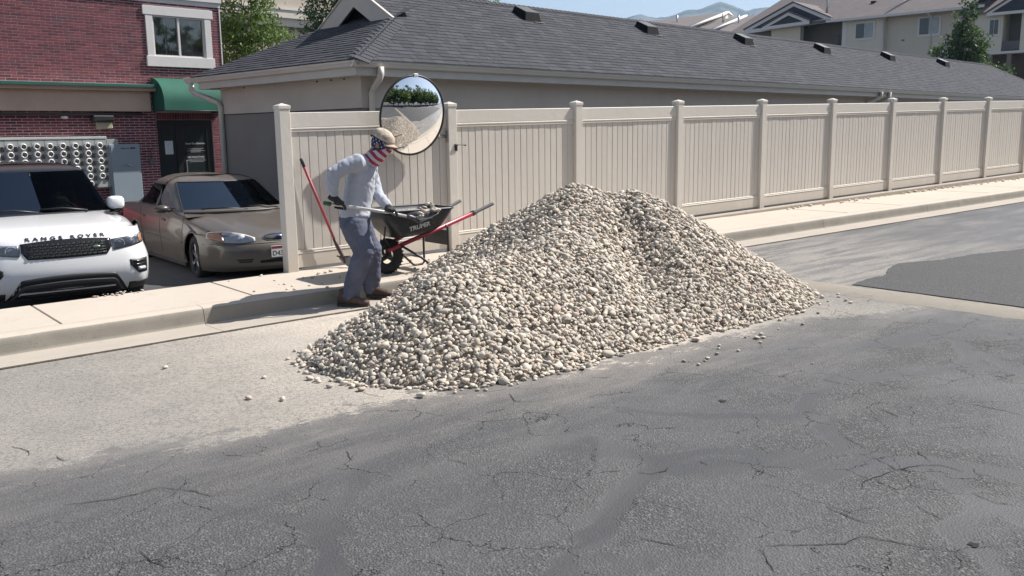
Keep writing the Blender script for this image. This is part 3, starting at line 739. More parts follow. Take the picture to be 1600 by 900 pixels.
# green edged eave with beam
M_GRN = mat('green painted metal', (.025, .11, .085), .45, .08, 2); M_BEAM = mat('beige beam', (.50, .39, .29), .8, .1, 1.5)
can = tag(empty('wall_canopy', BB, G_ANG), 'narrow canopy with green metal edge over the electric meters', 'canopy')
mb = MB(); mb.box(WX0, 4.10, -.36, -.0125, 2.865, 2.885); mb.build('canopy_top', M_WHT, can)
mb = MB(); mb.box(WX0, 4.12, -.40, -.362, 2.855, 2.93, .006); mb.build('canopy_edge', M_GRN, can)
mb = MB(); mb.box(WX0, 3.52, -.155, -.013, 2.27, 2.77, .004); mb.box(WX0, 3.7, -.30, -.014, 2.772, 2.86); mb.build('beam', M_BEAM, can)
mb = MB(); mb.tube([(WX0, -.12, 2.19), (2.2, -.12, 2.19), (2.5, -.10, 2.20), (3.3, -.06, 2.21)], .035, 8); mb.build('conduit', mat('dark pipe', (.03, .028, .028), .6, .1), can)
lampo = tag(empty('wall_lamp', BB, G_ANG), 'dark shaded wall lamp under the green edged canopy', 'wall lamp')
mb = MB(); mb.box(2.04, 2.56, -.22, -.013, 2.02, 2.17, .03); mb.build('housing', M_BLACK, lampo)
mb = MB(); mb.box(2.14, 2.54, -.12, -.013, 1.84, 2.015, .02); mb.build('diffuser', mat('lamp box beige', (.42, .38, .26), .5, .1), lampo)
mb = MB(); mb.ell((1.42, -.1, 2.12), (.09, .07, .04), 10, 6); mb.box(1.36, 1.48, -.12, -.013, 2.10, 2.15); 
tag(mb.build('flood_light', M_WHT), 'small pale flood light below the canopy beam', 'light').location = BB; bpy.data.objects['flood_light'].rotation_euler = (0, 0, G_ANG)
# electric meters
M_PANEL = mat('meter panel steel', (.40, .43, .41), .5, .1, 2, metal=.25, dirt=.2); M_RING = mat('meter ring', (.75, .75, .72), .3, .05, metal=.2); M_DIAL = mat('meter dial', (.06, .06, .06), .3, .3, 30)
met = tag(empty('meter_bank', BB, G_ANG), 'wide bank of round electric meters in steel panels on the brick wall', 'electric meters')
mb = MB(); mb.box(-1.2, 2.32, -.20, -.013, .40, 1.60, .004); mb.build('cabinet', M_PANEL, met)
mb = MB(); mb.box(-1.2, 2.31, -.235, -.013, 1.603, 1.66, .004); mb.build('top_trough', mat('trough steel', (.55, .56, .54), .5, .08, metal=.2), met)
mb = MB(); mb.lathe([(.0, -.055), (.045, -.055), (.05, -.05), (.05, .0)], 14, axis='y'); dial_me = mb.mesh('dial')
mb = MB(); mb.lathe([(.050, -.0), (.052, -.06), (.066, -.062), (.076, -.045), (.078, .0)], 18, axis='y'); ring_me = mb.mesh('meter')
mb = MB(); mb.box(-.035, .035, -.03, 0, -.07, .045, .004); brk_me = mb.mesh('breaker')
for c in range(-4, 9):
    x0 = .02 + .2875 * c - .015
    col_ = MB().box(x0 + .004, x0 + .2835, -.222, -.202, .42, 1.59, .003).build('meter_column', M_PANEL, met)
    for r in range(6):
        zc = 1.44 - .185 * r
        if c == 8 - 1 and r > 4: continue
        if zc < .45: continue
        if c > 7: continue
        o = link('meter', ring_me, M_RING, met, (x0 + .105, -.223, zc)); d_o = link('dial', dial_me, M_DIAL, o)
        link('breaker', brk_me, M_BLACK, col_, (x0 + .225, -.223, zc - .04))
cab = tag(empty('electrical_cabinet', BB, G_ANG), 'tall flat blue grey electrical cabinet between the meters and the door', 'cabinet')
M_CAB = mat('blue grey enamel', (.25, .30, .34), .45, .05, 1.5)
mb = MB(); mb.box(2.345, 3.10, -.26, -.013, -.15, 1.46, .008); mb.build('body', M_CAB, cab)
mb = MB(); mb.box(2.38, 3.07, -.272, -.262, -.10, 1.42, .004); mb.build('door', M_CAB, cab)
mb = MB(); mb.box(2.74, 2.80, -.295, -.273, .93, .96, .003); mb.tube([(2.73, -.30, .98), (2.80, -.30, .94), (2.86, -.30, .90)], .014, 8); mb.box(2.60, 2.62, -.28, -.273, .90, .93); mb.build('handle', M_STEEL, cab)
mb = MB(); mb.box(2.62, 2.74, -.276, -.2725, 1.345, 1.365); mb.box(2.77, 2.82, -.276, -.2725, 1.345, 1.365); mb.box(2.85, 2.98, -.276, -.2725, 1.34, 1.375); mb.build('nameplate', M_BLACK, cab)
# green barrel awning
awn = tag(empty('green_awning', BB, G_ANG), 'green fabric barrel awning over the dark glass door', 'awning')
M_AWN = mat('green canvas', (.010, .095, .062), .8, .16, 1.5, .002, 120)
arc = [(-.02, 3.12)] + [(-.02 - .72 * math.sin(a * math.pi / 20), 2.50 + .62 * math.cos(a * math.pi / 20)) for a in range(1, 11)] + [(-.74, 2.28)]
mb = MB(); vs = [(x, y, z) for x in (3.62, 5.5) for y, z in arc]; K = len(arc)
mb.add(vs, [(i, i + 1, i + 1 + K, i + K) for i in range(K - 1)], True); o = mb.build('cover', M_AWN, awn)
for xa in (3.62, 5.5): mb = MB(); mb.add([(xa, y, z) for y, z in arc] + [(xa, -.02, 2.28)], [tuple(range(K + 1))]); mb.build('side', M_AWN, awn)
mb = MB(); mb.tube([(3.63, -.735, 2.28), (5.49, -.735, 2.28)], .012, 6); mb.tube([(3.63, -.735, 2.28), (3.63, -.02, 2.28)], .012, 6); mb.build('frame', M_BLACK, awn)
# door
dr = MB()
for q in ((3.70, 3.79, .03, .12, -.55, 2.06), (5.13, 5.22, .03, .12, -.55, 2.06), (3.79, 5.13, .03, .12, 1.97, 2.06), (4.22, 4.36, .03, .12, -.55, 1.97), (4.36, 4.42, .04, .11, -.55, 1.97), (5.06, 5.13, .04, .11, -.55, 1.97), (4.42, 5.06, .04, .11, 1.88, 1.97)): dr.box(*q, .004)
door = dr.build('door', mat('black door frame', (.015, .015, .017), .35, .1), brk)
mb = MB(); mb.box(3.79, 4.22, .07, .078, -.5, 1.97); mb.build('pane', M_GLASSD, door)
mb = MB(); mb.box(4.42, 5.06, .07, .078, -.5, 1.88); mb.build('pane', M_GLASSD, door)
mb = MB(); mb.box(4.43, 4.46, .0, .035, .2, 1.0, .006); mb.build('handle', M_STEEL, door)
mb = MB(); mb.box(3.90, 4.12, .060, .066, 1.17, 1.52); mb.build('notice', mat('paper', (.50, .54, .56), .7, .05), door)
mb = MB(); mb.box(3.42, 3.56, -.05, -.011, .92, 1.08, .008); mb.tube([(3.50, -.02, 1.08), (3.50, -.02, 1.3)], .012, 6)
tag(mb.build('keypad', mat('grey box', (.11, .11, .12), .5, .1)), 'small grey keypad box on bricks beside the glass door', 'keypad').location = BB; bpy.data.objects['keypad'].rotation_euler = (0, 0, G_ANG)
def text_mesh(s, size, mat_, name, parent, M, ext=.002, spacing=1.0, bold=0.0, align='CENTER'):
    c = bpy.data.curves.new(name, 'FONT'); c.body = s; c.size = size; c.extrude = ext; c.align_x = align; c.space_character = spacing; c.offset = bold
    o = bpy.data.objects.new(name, c); COL.objects.link(o); dg = bpy.context.evaluated_depsgraph_get()
    me = bpy.data.meshes.new_from_object(o.evaluated_get(dg)); COL.objects.unlink(o); bpy.data.objects.remove(o)
    me.materials.clear(); me.transform(M); r = link(name, me, mat_, parent); return r
M_LET = mat('white lettering', (.70, .70, .70), .6, .02)
RX = Matrix.Rotation(math.pi / 2, 4, 'X')
for s_, sz, z_ in (('South East Entrance', .068, 1.42), ('NO SOLICITING', .065, 1.06)):
    text_mesh(s_, sz, M_LET, 'lettering', door, Matrix.Translation((4.74, .066, z_)) @ RX)
mb = MB()   # the lines of small print, too small to read
for z_, w_ in ((1.30, .22), (1.265, .16), (1.24, .25), (1.21, .14), (1.02, .24), (.985, .26), (.95, .20)): mb.box(4.74 - w_, 4.74 + w_, .064, .068, z_, z_ + .012)
mb.build('small_print', mat('print grey', (.30, .30, .30), .6, .3, 60), door)

# ------------------------------------------------------------------ cars
# car frame: x forward from the nose (nose at x = 0, tail negative), y to the car's left, z up from the tyres
def cr(p0, p1, p2, p3, t):
    return .5 * ((2 * p1) + (-p0 + p2) * t + (2 * p0 - 5 * p1 + 4 * p2 - p3) * t * t + (-p0 + 3 * p1 - 3 * p2 + p3) * t ** 3)
def dense(Gd, nu, nv):
    Gd = np.asarray(Gd, float)
    def up(Q, k):
        out = []; N = len(Q)
        for i in range(N - 1):
            p0, p1, p2, p3 = Q[max(i - 1, 0)], Q[i], Q[i + 1], Q[min(i + 2, N - 1)]
            for q in range(k): out.append(cr(p0, p1, p2, p3, q / k))
        out.append(Q[-1]); return np.array(out)
    a = up(Gd, nu); return np.swapaxes(up(np.swapaxes(a, 0, 1), nv), 0, 1)
def grid_mesh(name, D, keep=None, off=0.0, thick=0.0):
    """D (U,V,3); keep(i,j) picks faces; off moves along the normal"""
    D = np.asarray(D, float); U_, V_ = D.shape[:2]
    if off or thick:
        du = np.gradient(D, axis=0); dv = np.gradient(D, axis=1); N = np.cross(du, dv); N /= (np.linalg.norm(N, axis=2, keepdims=True) + 1e-9)
        if off: D = D + N * off
    idx = lambda i, j: i * V_ + j
    fs = [(idx(i, j), idx(i, j + 1), idx(i + 1, j + 1), idx(i + 1, j)) for i in range(U_ - 1) for j in range(V_ - 1) if keep is None or keep(i, j)]
    used = sorted({k for f in fs for k in f}); rm = {k: q for q, k in enumerate(used)}
    vs = D.reshape(-1, 3)[used]
    return me_from(name, vs, [tuple(rm[k] for k in f) for f in fs], True)
def patch(name, m, parent, Xf, ys, zb, zt, off=.006, rows=5, depth=.03, inset=0.0):
    """panel lying on the front surface x = Xf(y, z), between curves zb(y), zt(y), with a rim"""
    vs = []; K = len(ys)
    for y in ys:
        for r in range(rows + 1):
            z = zb(y) + (zt(y) - zb(y)) * r / rows; vs.append((Xf(y, z) + off, y, z))
    fs = [(i * (rows + 1) + r, i * (rows + 1) + r + 1, (i + 1) * (rows + 1) + r + 1, (i + 1) * (rows + 1) + r) for i in range(K - 1) for r in range(rows)]
    rim = [i * (rows + 1) for i in range(K)] + [(K - 1) * (rows + 1) + r for r in range(1, rows + 1)] + [i * (rows + 1) + rows for i in range(K - 2, -1, -1)] + [r for r in range(rows - 1, 0, -1)]
    b = len(vs); vs += [(vs[k][0] - depth, vs[k][1], vs[k][2]) for k in rim]; n_ = len(rim)
    fs += [(rim[i], b + i, b + (i + 1) % n_, rim[(i + 1) % n_]) for i in range(n_)]
    mb = MB(); mb.add(vs, fs); me = mb.mesh(name)
    for i, p in enumerate(me.polygons): p.use_smooth = i < (K - 1) * rows
    return link(name, me, m, parent)
def lerp_tab(tab, x):
    if x <= tab[0][0]: return tab[0][1]
    for (a, va), (b, vb) in zip(tab, tab[1:]):
        if x <= b: 
            f = (x - a) / (b - a); return va + (vb - va) * f
    return tab[-1][1]
def m_paint(name, col, flake=0.0, rough=.28, coat=1.0):
    m, nt, b = newmat(name); g = G(nt); v = g.obj()
    c = g.mix(g.noise(v, 1.5, 3, .6), tuple(x * .96 for x in col), tuple(min(1, x * 1.03) for x in col))
    # film of road dust towards the sills
    z = g.n('ShaderNodeSeparateXYZ'); g.l(v, z.inputs[0])
    c = g.mix(g.math('MULTIPLY', g.step(g.math('ADD', z.outputs[2], g.math('MULTIPLY', g.noise(v, 4, 4, .7), .3)), .75, .35), .35), c, (.30, .26, .21))
    g.l(c, b.inputs['Base Color']); b.inputs['Roughness'].default_value = rough; b.inputs['Metallic'].default_value = flake
    b.inputs['Coat Weight'].default_value = coat; b.inputs['Coat Roughness'].default_value = .03; return m
M_TYRE = mat('tyre rubber', (.022, .022, .023), .85, .2, 6, dirt=.35, dirtcol=(.10, .09, .08)); M_ALLOY = mat('alloy', (.42, .42, .43), .3, .1, metal=.9)
M_PLBLK = mat('black plastic', (.018, .018, .019), .45, .15, 5, .0008, 90); M_CHROME = mat('chrome', (.6, .6, .6), .12, .02, metal=1)
M_LENS = m_glass('lamp lens', tr=(.92, .93, .95)); M_AMBER = m_glass('amber lens', tint=(.36, .17, .10), rough=.3)
M_WS = m_glass('windscreen glass', tr=(.30, .34, .33), fadd=.0, gcol=(.15, .18, .21)); M_WS2 = m_glass('dark tinted screen', tr=(.26, .28, .27), fadd=.0, gcol=(.10, .12, .15)); M_SEAT = mat('seat fabric', (.05, .047, .045), .9, .2); M_SEATG = mat('beige seat', (.16, .14, .12), .9, .2)
def wheel(parent, x, y, r, w, steer=0.0, side=1, spokes=7):
    e = MB()
    ri = r * .66
    prof = [(ri, -w / 2 + .01), (ri + .01, -w / 2), (r - .03, -w / 2), (r - .008, -w / 2 + .02), (r, -w / 4), (r, w / 4), (r - .008, w / 2 - .02), (r - .03, w / 2), (ri + .01, w / 2), (ri, w / 2 - .01), (ri - .01, 0), (ri, -w / 2 + .01)]
    e.lathe(prof, 36, axis='y'); t = e.build('wheel', M_TYRE, parent, (x, y, r), (0, 0, steer))
    q = MB(); q.lathe([(0, side * (w / 2 - .035)), (ri * .22, side * (w / 2 - .03)), (ri * .24, side * (w / 2 - .06))], 20, axis='y'); q.lathe([(ri - .002, -w / 2 + .02), (ri - .012, side * (w / 2 - .05)), (ri - .002, side * (w / 2 - .012))], 30, axis='y')
    for k in range(spokes):
        a = 2 * math.pi * k / spokes; M = Matrix.Rotation(a, 4, 'Y'); q.box(ri * .15, ri * .97, side * (w / 2 - .055), side * (w / 2 - .035), -.022, .022, .005, M)
    q.build('rim', M_ALLOY, t)
    q = MB(); q.lathe([(.0, 0), (ri * .55, 0), (ri * .55, .02), (0, .02)], 20, axis='y'); q.build('brake_disc', M_STEEL, t)
    return t
def seat(parent, x, y, m, z=.45, name='seat'):
    q = MB(); q.box(x - .25, x + .25, y - .25, y + .25, z, z + .18, .05); M = Matrix.Translation((x - .28, y, z + .1)) @ Matrix.Rotation(-.25, 4, 'Y')
    q.box(-.08, .08, -.24, .24, 0, .62, .05, M); q.box(-.05, .05, -.13, .13, .66, .86, .04, M); q.box(-.015, .015, -.05, .05, .6, .68, 0, M); return q.build(name, m, parent)
def steering(parent, x, y, z, tilt=.45):
    M = Matrix.Translation((x, y, z)) @ Matrix.Rotation(math.pi / 2 - tilt, 4, 'Y')
    pts = [M @ Vector((.18 * math.cos(a), .18 * math.sin(a), 0)) for a in [k * math.pi / 10 for k in range(20)]]
    q = MB(); q.tube(pts, .015, 8, closed=True); q.box(-.17, .17, -.02, .02, -.01, .01, 0, M); q.lathe([(0, -.03), (.06, -.03), (.06, .02), (0, .02)], 12, M); return q.build('steering_wheel', M_PLBLK, parent)

def place_car(root, t, d, along=-.0):
    """nose of the car above street point (t, d), facing the road"""
    pass
def lot_z(t, d): return P(t, d, lot_h(t, d)).z

# ---- white luxury SUV
def build_suv():
    t0, d0 = SUV_T, SUV_D; q = P(t0, d0, 0)
    root = tag(empty('parked_suv', (q.x, q.y, SUV_Z), math.atan2(-n.y, -n.x) - math.radians(2.0)), 'large white SUV parked facing the road beside the bronze sedan', 'SUV')
    MP = m_paint('white paint', (.86, .86, .86), 0, .25)
    HW = .99
    prof = [(.26, -.20), (.34, -.10), (.44, -.035), (.56, .0), (.68, .0), (.80, -.012), (.92, -.035), (1.0, -.06), (1.06, -.10), (1.10, -.17)]
    pr = lambda z: lerp_tab(prof, z)
    def Xf(y, z):
        s = abs(y) / HW; return pr(z) - .10 * s ** 2 - .38 * s ** 12
    zr = [.26, .34, .44, .56, .68, .80, .92, 1.0, 1.05, 1.085]
    fr = [0, .18, .36, .54, .70, .82, .90, .955, .985, 1.0]; ysf = [-a for a in fr[::-1]] + fr[1:]
    rows = [[(Xf(a * HW, z), a * HW * (1 - .02 * max(0, z - .8) / .3), z) for a in ysf] for z in zr]
    # bonnet: clamshell with raised edges
    hood = [(-.22, 1.115, .945), (-.45, 1.145, .95), (-.80, 1.175, .955), (-1.10, 1.195, .955), (-1.34, 1.205, .95)]
    for x, z, hw in hood:
        rows.append([(x - (.10 * abs(a) ** 2 + .38 * abs(a) ** 12) * max(0, 1 + (x + .22) / .9), a * hw, z - .035 * abs(a) ** 3 - .03 * abs(a) ** 14 + (.014 * math.exp(-((abs(a) - .72) / .08) ** 2))) for a in ysf])
    D = dense(rows, 3, 3)
    lower = D
    # the air intakes and the grille opening are cut out of the skin
    def keep(i, j):
        x, y, z = D[i:i + 2, j:j + 2].reshape(-1, 3).mean(0)

        return True
    body = link('body', grid_mesh('body', D, keep), MP, root)
    # sides
    xs_ = [-.50, -.7, -.95, -1.35, -1.9, -2.6, -3.4, -4.0, -4.5, -4.78]
    zz = [.34, .5, .7, .9, 1.02, 1.09]
    rows = []
    for x in xs_:
        top = 1.075 if x > -1.4 else 1.10
        r_ = []
        for k, z in enumerate(zz):
            z2 = .34 + (z - .34) * (top - .34) / (1.09 - .34); y = .99 - .03 * ((z - .75) / .4) ** 2 - (.05 if x < -4.5 else 0) - (.035 if x > -.55 else 0) * (1) - (.03 if k == 5 else 0)
            r_.append((x, y, z2))
        rows.append(r_)
    S = dense(rows, 10, 6)
    def keeps(i, j):
        x, y, z = S[i:i + 2, j:j + 2].reshape(-1, 3).mean(0)
        return all((x - wx) ** 2 + (z - .39) ** 2 > .45 ** 2 for wx in (-.92, -3.84))
    for s in (1, -1):
        Q = S.copy(); Q[..., 1] *= s; link('side_panel', grid_mesh('side_panel', Q, keeps), MP, body)
    # cabin
    def ring(z, xf, xr, hw, k=1.0):
        return [(xf, 0, z), (xf - .03 * k, .38 * hw, z), (xf - .10 * k, .75 * hw, z), (xf - .22 * k, .96 * hw, z), (xf - .75, hw, z), (-2.6, hw * 1.0, z), (-3.3, hw, z), (xr + .35, .98 * hw, z), (xr + .06, .80 * hw, z), (xr, .4 * hw, z), (xr, 0, z)]
    rings = [ring(1.10, -1.24, -4.72, .93), ring(1.20, -1.36, -4.70, .915), ring(1.42, -1.70, -4.60, .85), ring(1.63, -2.03, -4.48, .775), ring(1.70, -2.16, -4.42, .735), ring(1.755, -2.42, -4.30, .60), ring(1.775, -2.7, -4.1, .3), ring(1.778, -2.9, -3.9, .0)]
    C_ = dense(rings, 6, 6); U_ = C_.shape[0]
    ui = lambda i: i / 6; vi = lambda j: j / 6
    wsr = lambda i, j: 1.0 <= ui(i) < 3.5 and vi(j) < 2.85
    sdr = lambda i, j: 1.1 <= ui(i) < 2.9 and (3.2 <= vi(j) < 4.9 or 5.1 <= vi(j) < 6.3 or 6.5 <= vi(j) < 7.6)
    for s in (1, -1):
        Q = C_.copy(); Q[..., 1] *= s
        link('roof_and_pillars', grid_mesh('roof_and_pillars', Q, lambda i, j: not wsr(i, j) and not sdr(i, j)), mat('black gloss paint', (.012, .012, .013), .18, .05), body)
        link('side_window', grid_mesh('side_window', Q, sdr), M_WS2, root)
        link('windscreen', grid_mesh('windscreen', Q, wsr), M_WS2, root)
    # dark frit round the screen and sill trim
    q = MB(); q.tube([(-1.325, y, 1.185 - .02 * (y / .9) ** 2) if 0 else (-1.33 - .13 * (y / .9) ** 2, y, 1.20 - .015 * (y / .9) ** 2) for y in np.linspace(-.84, .84, 15)], .022, 8); q.build('screen_cowl', M_PLBLK, root)
    for y0, y1 in ((-.05, -.62), (.55, -.02)):
        q = MB(); q.tube([(-1.36, y0, 1.225), (-1.40, (y0 + y1) / 2, 1.262), (-1.42, y1, 1.255)], .011, 6); q.build('wiper', M_PLBLK, root)
    # interior
    q = MB(); q.box(-1.9, -1.45, -.78, .78, .95, 1.17, .05); q.box(-1.88, -1.7, .2, .6, 1.15, 1.24, .04); q.box(-4.4, -1.4, -.85, .85, .35, .42); q.box(-4.5, -4.3, -.8, .8, .4, 1.3); q.build('dashboard', M_SEAT, root)
    for y in (-.38, .38): seat(root, -2.45, y, M_SEAT, .62); seat(root, -3.4, y, M_SEAT, .62)
    steering(root, -2.0, .40, 1.13)
    q = MB(); q.box(-2.02, -1.98, -.11, .11, 1.50, 1.57, .015); q.tube([(-2.0, 0, 1.57), (-2.05, 0, 1.66)], .01, 6); q.build('rear_view_mirror', M_PLBLK, root)
    # grille
    zt = lambda y: .995 - .028 * (abs(y) / .5) ** 2; zb = lambda y: .80 + .012 * (abs(y) / .5) ** 2
    ysg = [a for a in np.linspace(-.50, .50, 29)]
    gz0 = lambda y: zb(y) - .02; gz1 = lambda y: (zt(y) + .02 if abs(y) < .52 else zt(y) + .0)
    gr = patch('grille', mat('gloss black', (.012, .012, .013), .2, .05), root, Xf, ysg, lambda y: zb(y) - .03 + .10 * max(0, (abs(y) - .43) / .07), lambda y: zt(y) + .025, .008, 4)
    mm = MB()
    for r in range(5):
        for c_ in range(17):
            y = -.46 + .0575 * c_ + (.0287 if r % 2 else 0)
            if abs(y) > .42: continue
            z = .812 + .037 * r
            hx = [(y + .024 * math.cos(a), z + .011 * math.sin(a)) for a in [k * math.pi / 3 for k in range(6)]]
            mm.tube([(Xf(yy, zz_) + .014, yy, zz_) for yy, zz_ in hx], .0035, 5, closed=True)
    for z in (.812, .85, .888, .926, .96): mm.tube([(Xf(y, z) + .012, y, z) for y in np.linspace(-.43, .43, 15)], .004, 5)
    mm.build('mesh', mat('grille mesh grey', (.06, .06, .062), .35, .1, metal=.5), gr)
    ov = MB(); ov.lathe([(0, .008), (.9, .007), (1, 0)], 20, Matrix.Translation((Xf(.32, .89) + .018, .32, .89)) @ Matrix.Rotation(math.pi / 2, 4, 'Y') @ Matrix.Diagonal((.022, .048, 1, 1)), 'z'); ov.build('badge', mat('badge green silver', (.22, .30, .24), .3, .1, metal=.6), gr)
    # head lamps
    for s in (1, -1):
        yy = [s * a for a in np.linspace(.51, .935, 15)]
        hb = lambda y: .825 + .055 * max(0, (abs(y) - .53) / .36); ht = lambda y: .975 + .035 * ((abs(y) - .51) / .39)
        hl = patch('headlight', mat('lamp housing', (.34, .34, .35), .35, .2, 9, metal=.2), root, lambda y, z: Xf(y, z) - .006, yy, hb, ht, .010, 5, .03)
        patch('lens', M_LENS, hl, Xf, yy, hb, ht, .010, 5, .03)
        for cy, rr in ((.60, .054), (.735, .046)):
            z_ = (hb(cy) + ht(cy)) / 2 - .002; x_ = Xf(cy, z_) + .002
            L_ = MB(); L_.lathe([(rr, .0), (rr + .008, .006), (rr + .01, .0)], 20, Matrix.Translation((x_, s * cy, z_)), 'x'); L_.lathe([(rr * .8, .0), (rr * .6, .006), (0, .008)], 18, Matrix.Translation((x_ - .008, s * cy, z_)), 'x'); L_.build('lamp_ring', mat('lamp white', (.70, .72, .75), .15, .02, metal=.3), hl)
        ay = [s * a for a in np.linspace(.86, .93, 5)]
        patch('side_marker', M_AMBER, hl, Xf, ay, lambda y: hb(y) + .012, lambda y: ht(y) - .012, .0125, 3, .01)
        # corner vent with fog lamp
        fy = [s * a for a in np.linspace(.67, .90, 12)]
        fb = lambda y: .47 + .12 * max(0, (.77 - abs(y)) / .10); ft = lambda y: .665
        fv = patch('bumper_vent', M_PLBLK, root, lambda y, z: Xf(y, z), fy, fb, ft, .006, 4, .04)
        for z in (.63, .585):
            L_ = MB(); L_.tube([(Xf(y, z) + .012, s * y, z) for y in np.linspace(.72, .87, 6)], .008, 6); L_.build('vent_slat', mat('gloss black', (.012, .012, .013), .2, .05), fv)
        L_ = MB(); L_.tube([(Xf(y, .53) + .012, s * y, .53) for y in np.linspace(.765, .85, 5)], .022, 8); L_.build('fog_lamp', mat('lamp white', (.70, .72, .75), .15, .02, metal=.3), fv)
        # wing mirror
        mm = MB(); mm.ell((-1.58, s * .965, 1.285), (.09, .112, .088), 16, 10); mm.v = [(-1.58 + .09 * math.copysign(min(1, abs((p[0] + 1.58) / .09)) ** .6, p[0] + 1.58), s * .965 + .112 * math.copysign(min(1, abs((p[1] - s * .965) / .112)) ** .62, p[1] - s * .965), 1.285 + .080 * math.copysign(min(1, abs((p[2] - 1.285) / .088)) ** .62, p[2] - 1.285)) for p in mm.v]; mw = mm.build('wing_mirror', MP, root)
        mm = MB(); mm.box(-1.68, -1.58, min(s * .90, s * 1.02), max(s * .90, s * 1.02), 1.13, 1.19, .01); mm.ell((-1.59, s * .965, 1.215), (.08, .105, .045), 14, 8); mm.build('mirror_foot', M_PLBLK, mw)
        mm = MB(); mm.box(-1.20, -1.02, min(s * .70, s * .86), max(s * .70, s * .86), 1.185, 1.197, .004); mm.build('bonnet_vent', M_PLBLK, root)
        wheel(root, -.92, s * .86, .39, .27, 0, s, 10); wheel(root, -3.84, s * .86, .39, .27, 0, s, 10)
        # dark interior of the arches
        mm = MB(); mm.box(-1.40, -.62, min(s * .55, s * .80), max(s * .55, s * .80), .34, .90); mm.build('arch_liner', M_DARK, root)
    # lower intake: black opening, satin bar, skid plate
    it = lambda y: .545 - .03 * (abs(y) / .5) ** 2 - 1.5 * max(0, abs(y) - .50)
    inn = patch('intake', mat('intake black', (.010, .010, .011), .5, .1), root, Xf, list(np.linspace(-.67, .67, 41)), lambda y: .262, it, .006, 5, .02)
    for z in (.36, .31):
        mm = MB(); mm.tube([(Xf(y, z) + .004, y, z) for y in np.linspace(-.46, .46, 9)], .009, 6); mm.build('intake_slat', M_PLBLK, inn)
    arch = lambda y: it(y) - .075
    patch('skid_plate', mat('satin grey plastic', (.055, .06, .066), .5, .1), root, Xf, list(np.linspace(-.615, .615, 37)), lambda y: max(.262, arch(y) - .05), lambda y: max(.27, arch(y)), .022, 3, .03)
    for s in (1, -1): patch('valance', M_PLBLK, root, Xf, [s * a for a in np.linspace(.66, .93, 9)], lambda y: .262, lambda y: .36, .008, 3, .02)
    text_pts = 'RANGE ROVER'
    tm = text_mesh(text_pts, .075, mat('letter black', (.02, .02, .02), .35, .05), 'lettering', root, Matrix.Identity(4), .004, 1.75, .002)
    me = tm.data; ext = [v.co.x for v in me.vertices]; sc = .88 / (max(ext) - min(ext))
    for v in me.vertices:
        y = v.co.x * sc; h = v.co.y * .62; z_ = 1.024 + h
        v.co = Vector((Xf(y, z_) + .010 + v.co.z * .6, y, z_))
    me.update()
    # floor pan
    mm = MB(); mm.box(-4.6, -.35, -.75, .75, .28, .38); mm.build('underbody', M_DARK, root)
    return root
_q = Vector((-5.34, 10.72, 0)); _r = _q - A; SUV_T, SUV_D = _r.dot(u), -_r.dot(n); SUV_Z = -.53
suv = build_suv()
def all_under(o):
    for c in o.children: yield c; yield from all_under(c)
def suv_z(z): return z if z < .6 else (z - .05 * min(1, (z - .6) / .4) if z < 1.02 else z - .05 + .09 * min(1, (z - 1.02) / .6))
def suv_w(z): return 1 + .055 * max(0, min(1, (.92 - z) / .25))
_seen = set()
for o in all_under(suv):
    if o.type == 'MESH' and o.name.split('.')[0] not in ('wheel', 'rim', 'brake_disc') and o.data.name not in _seen:
        _seen.add(o.data.name)
        for v_ in o.data.vertices: v_.co.y *= suv_w(v_.co.z); v_.co.z = suv_z(v_.co.z)
        o.data.update()

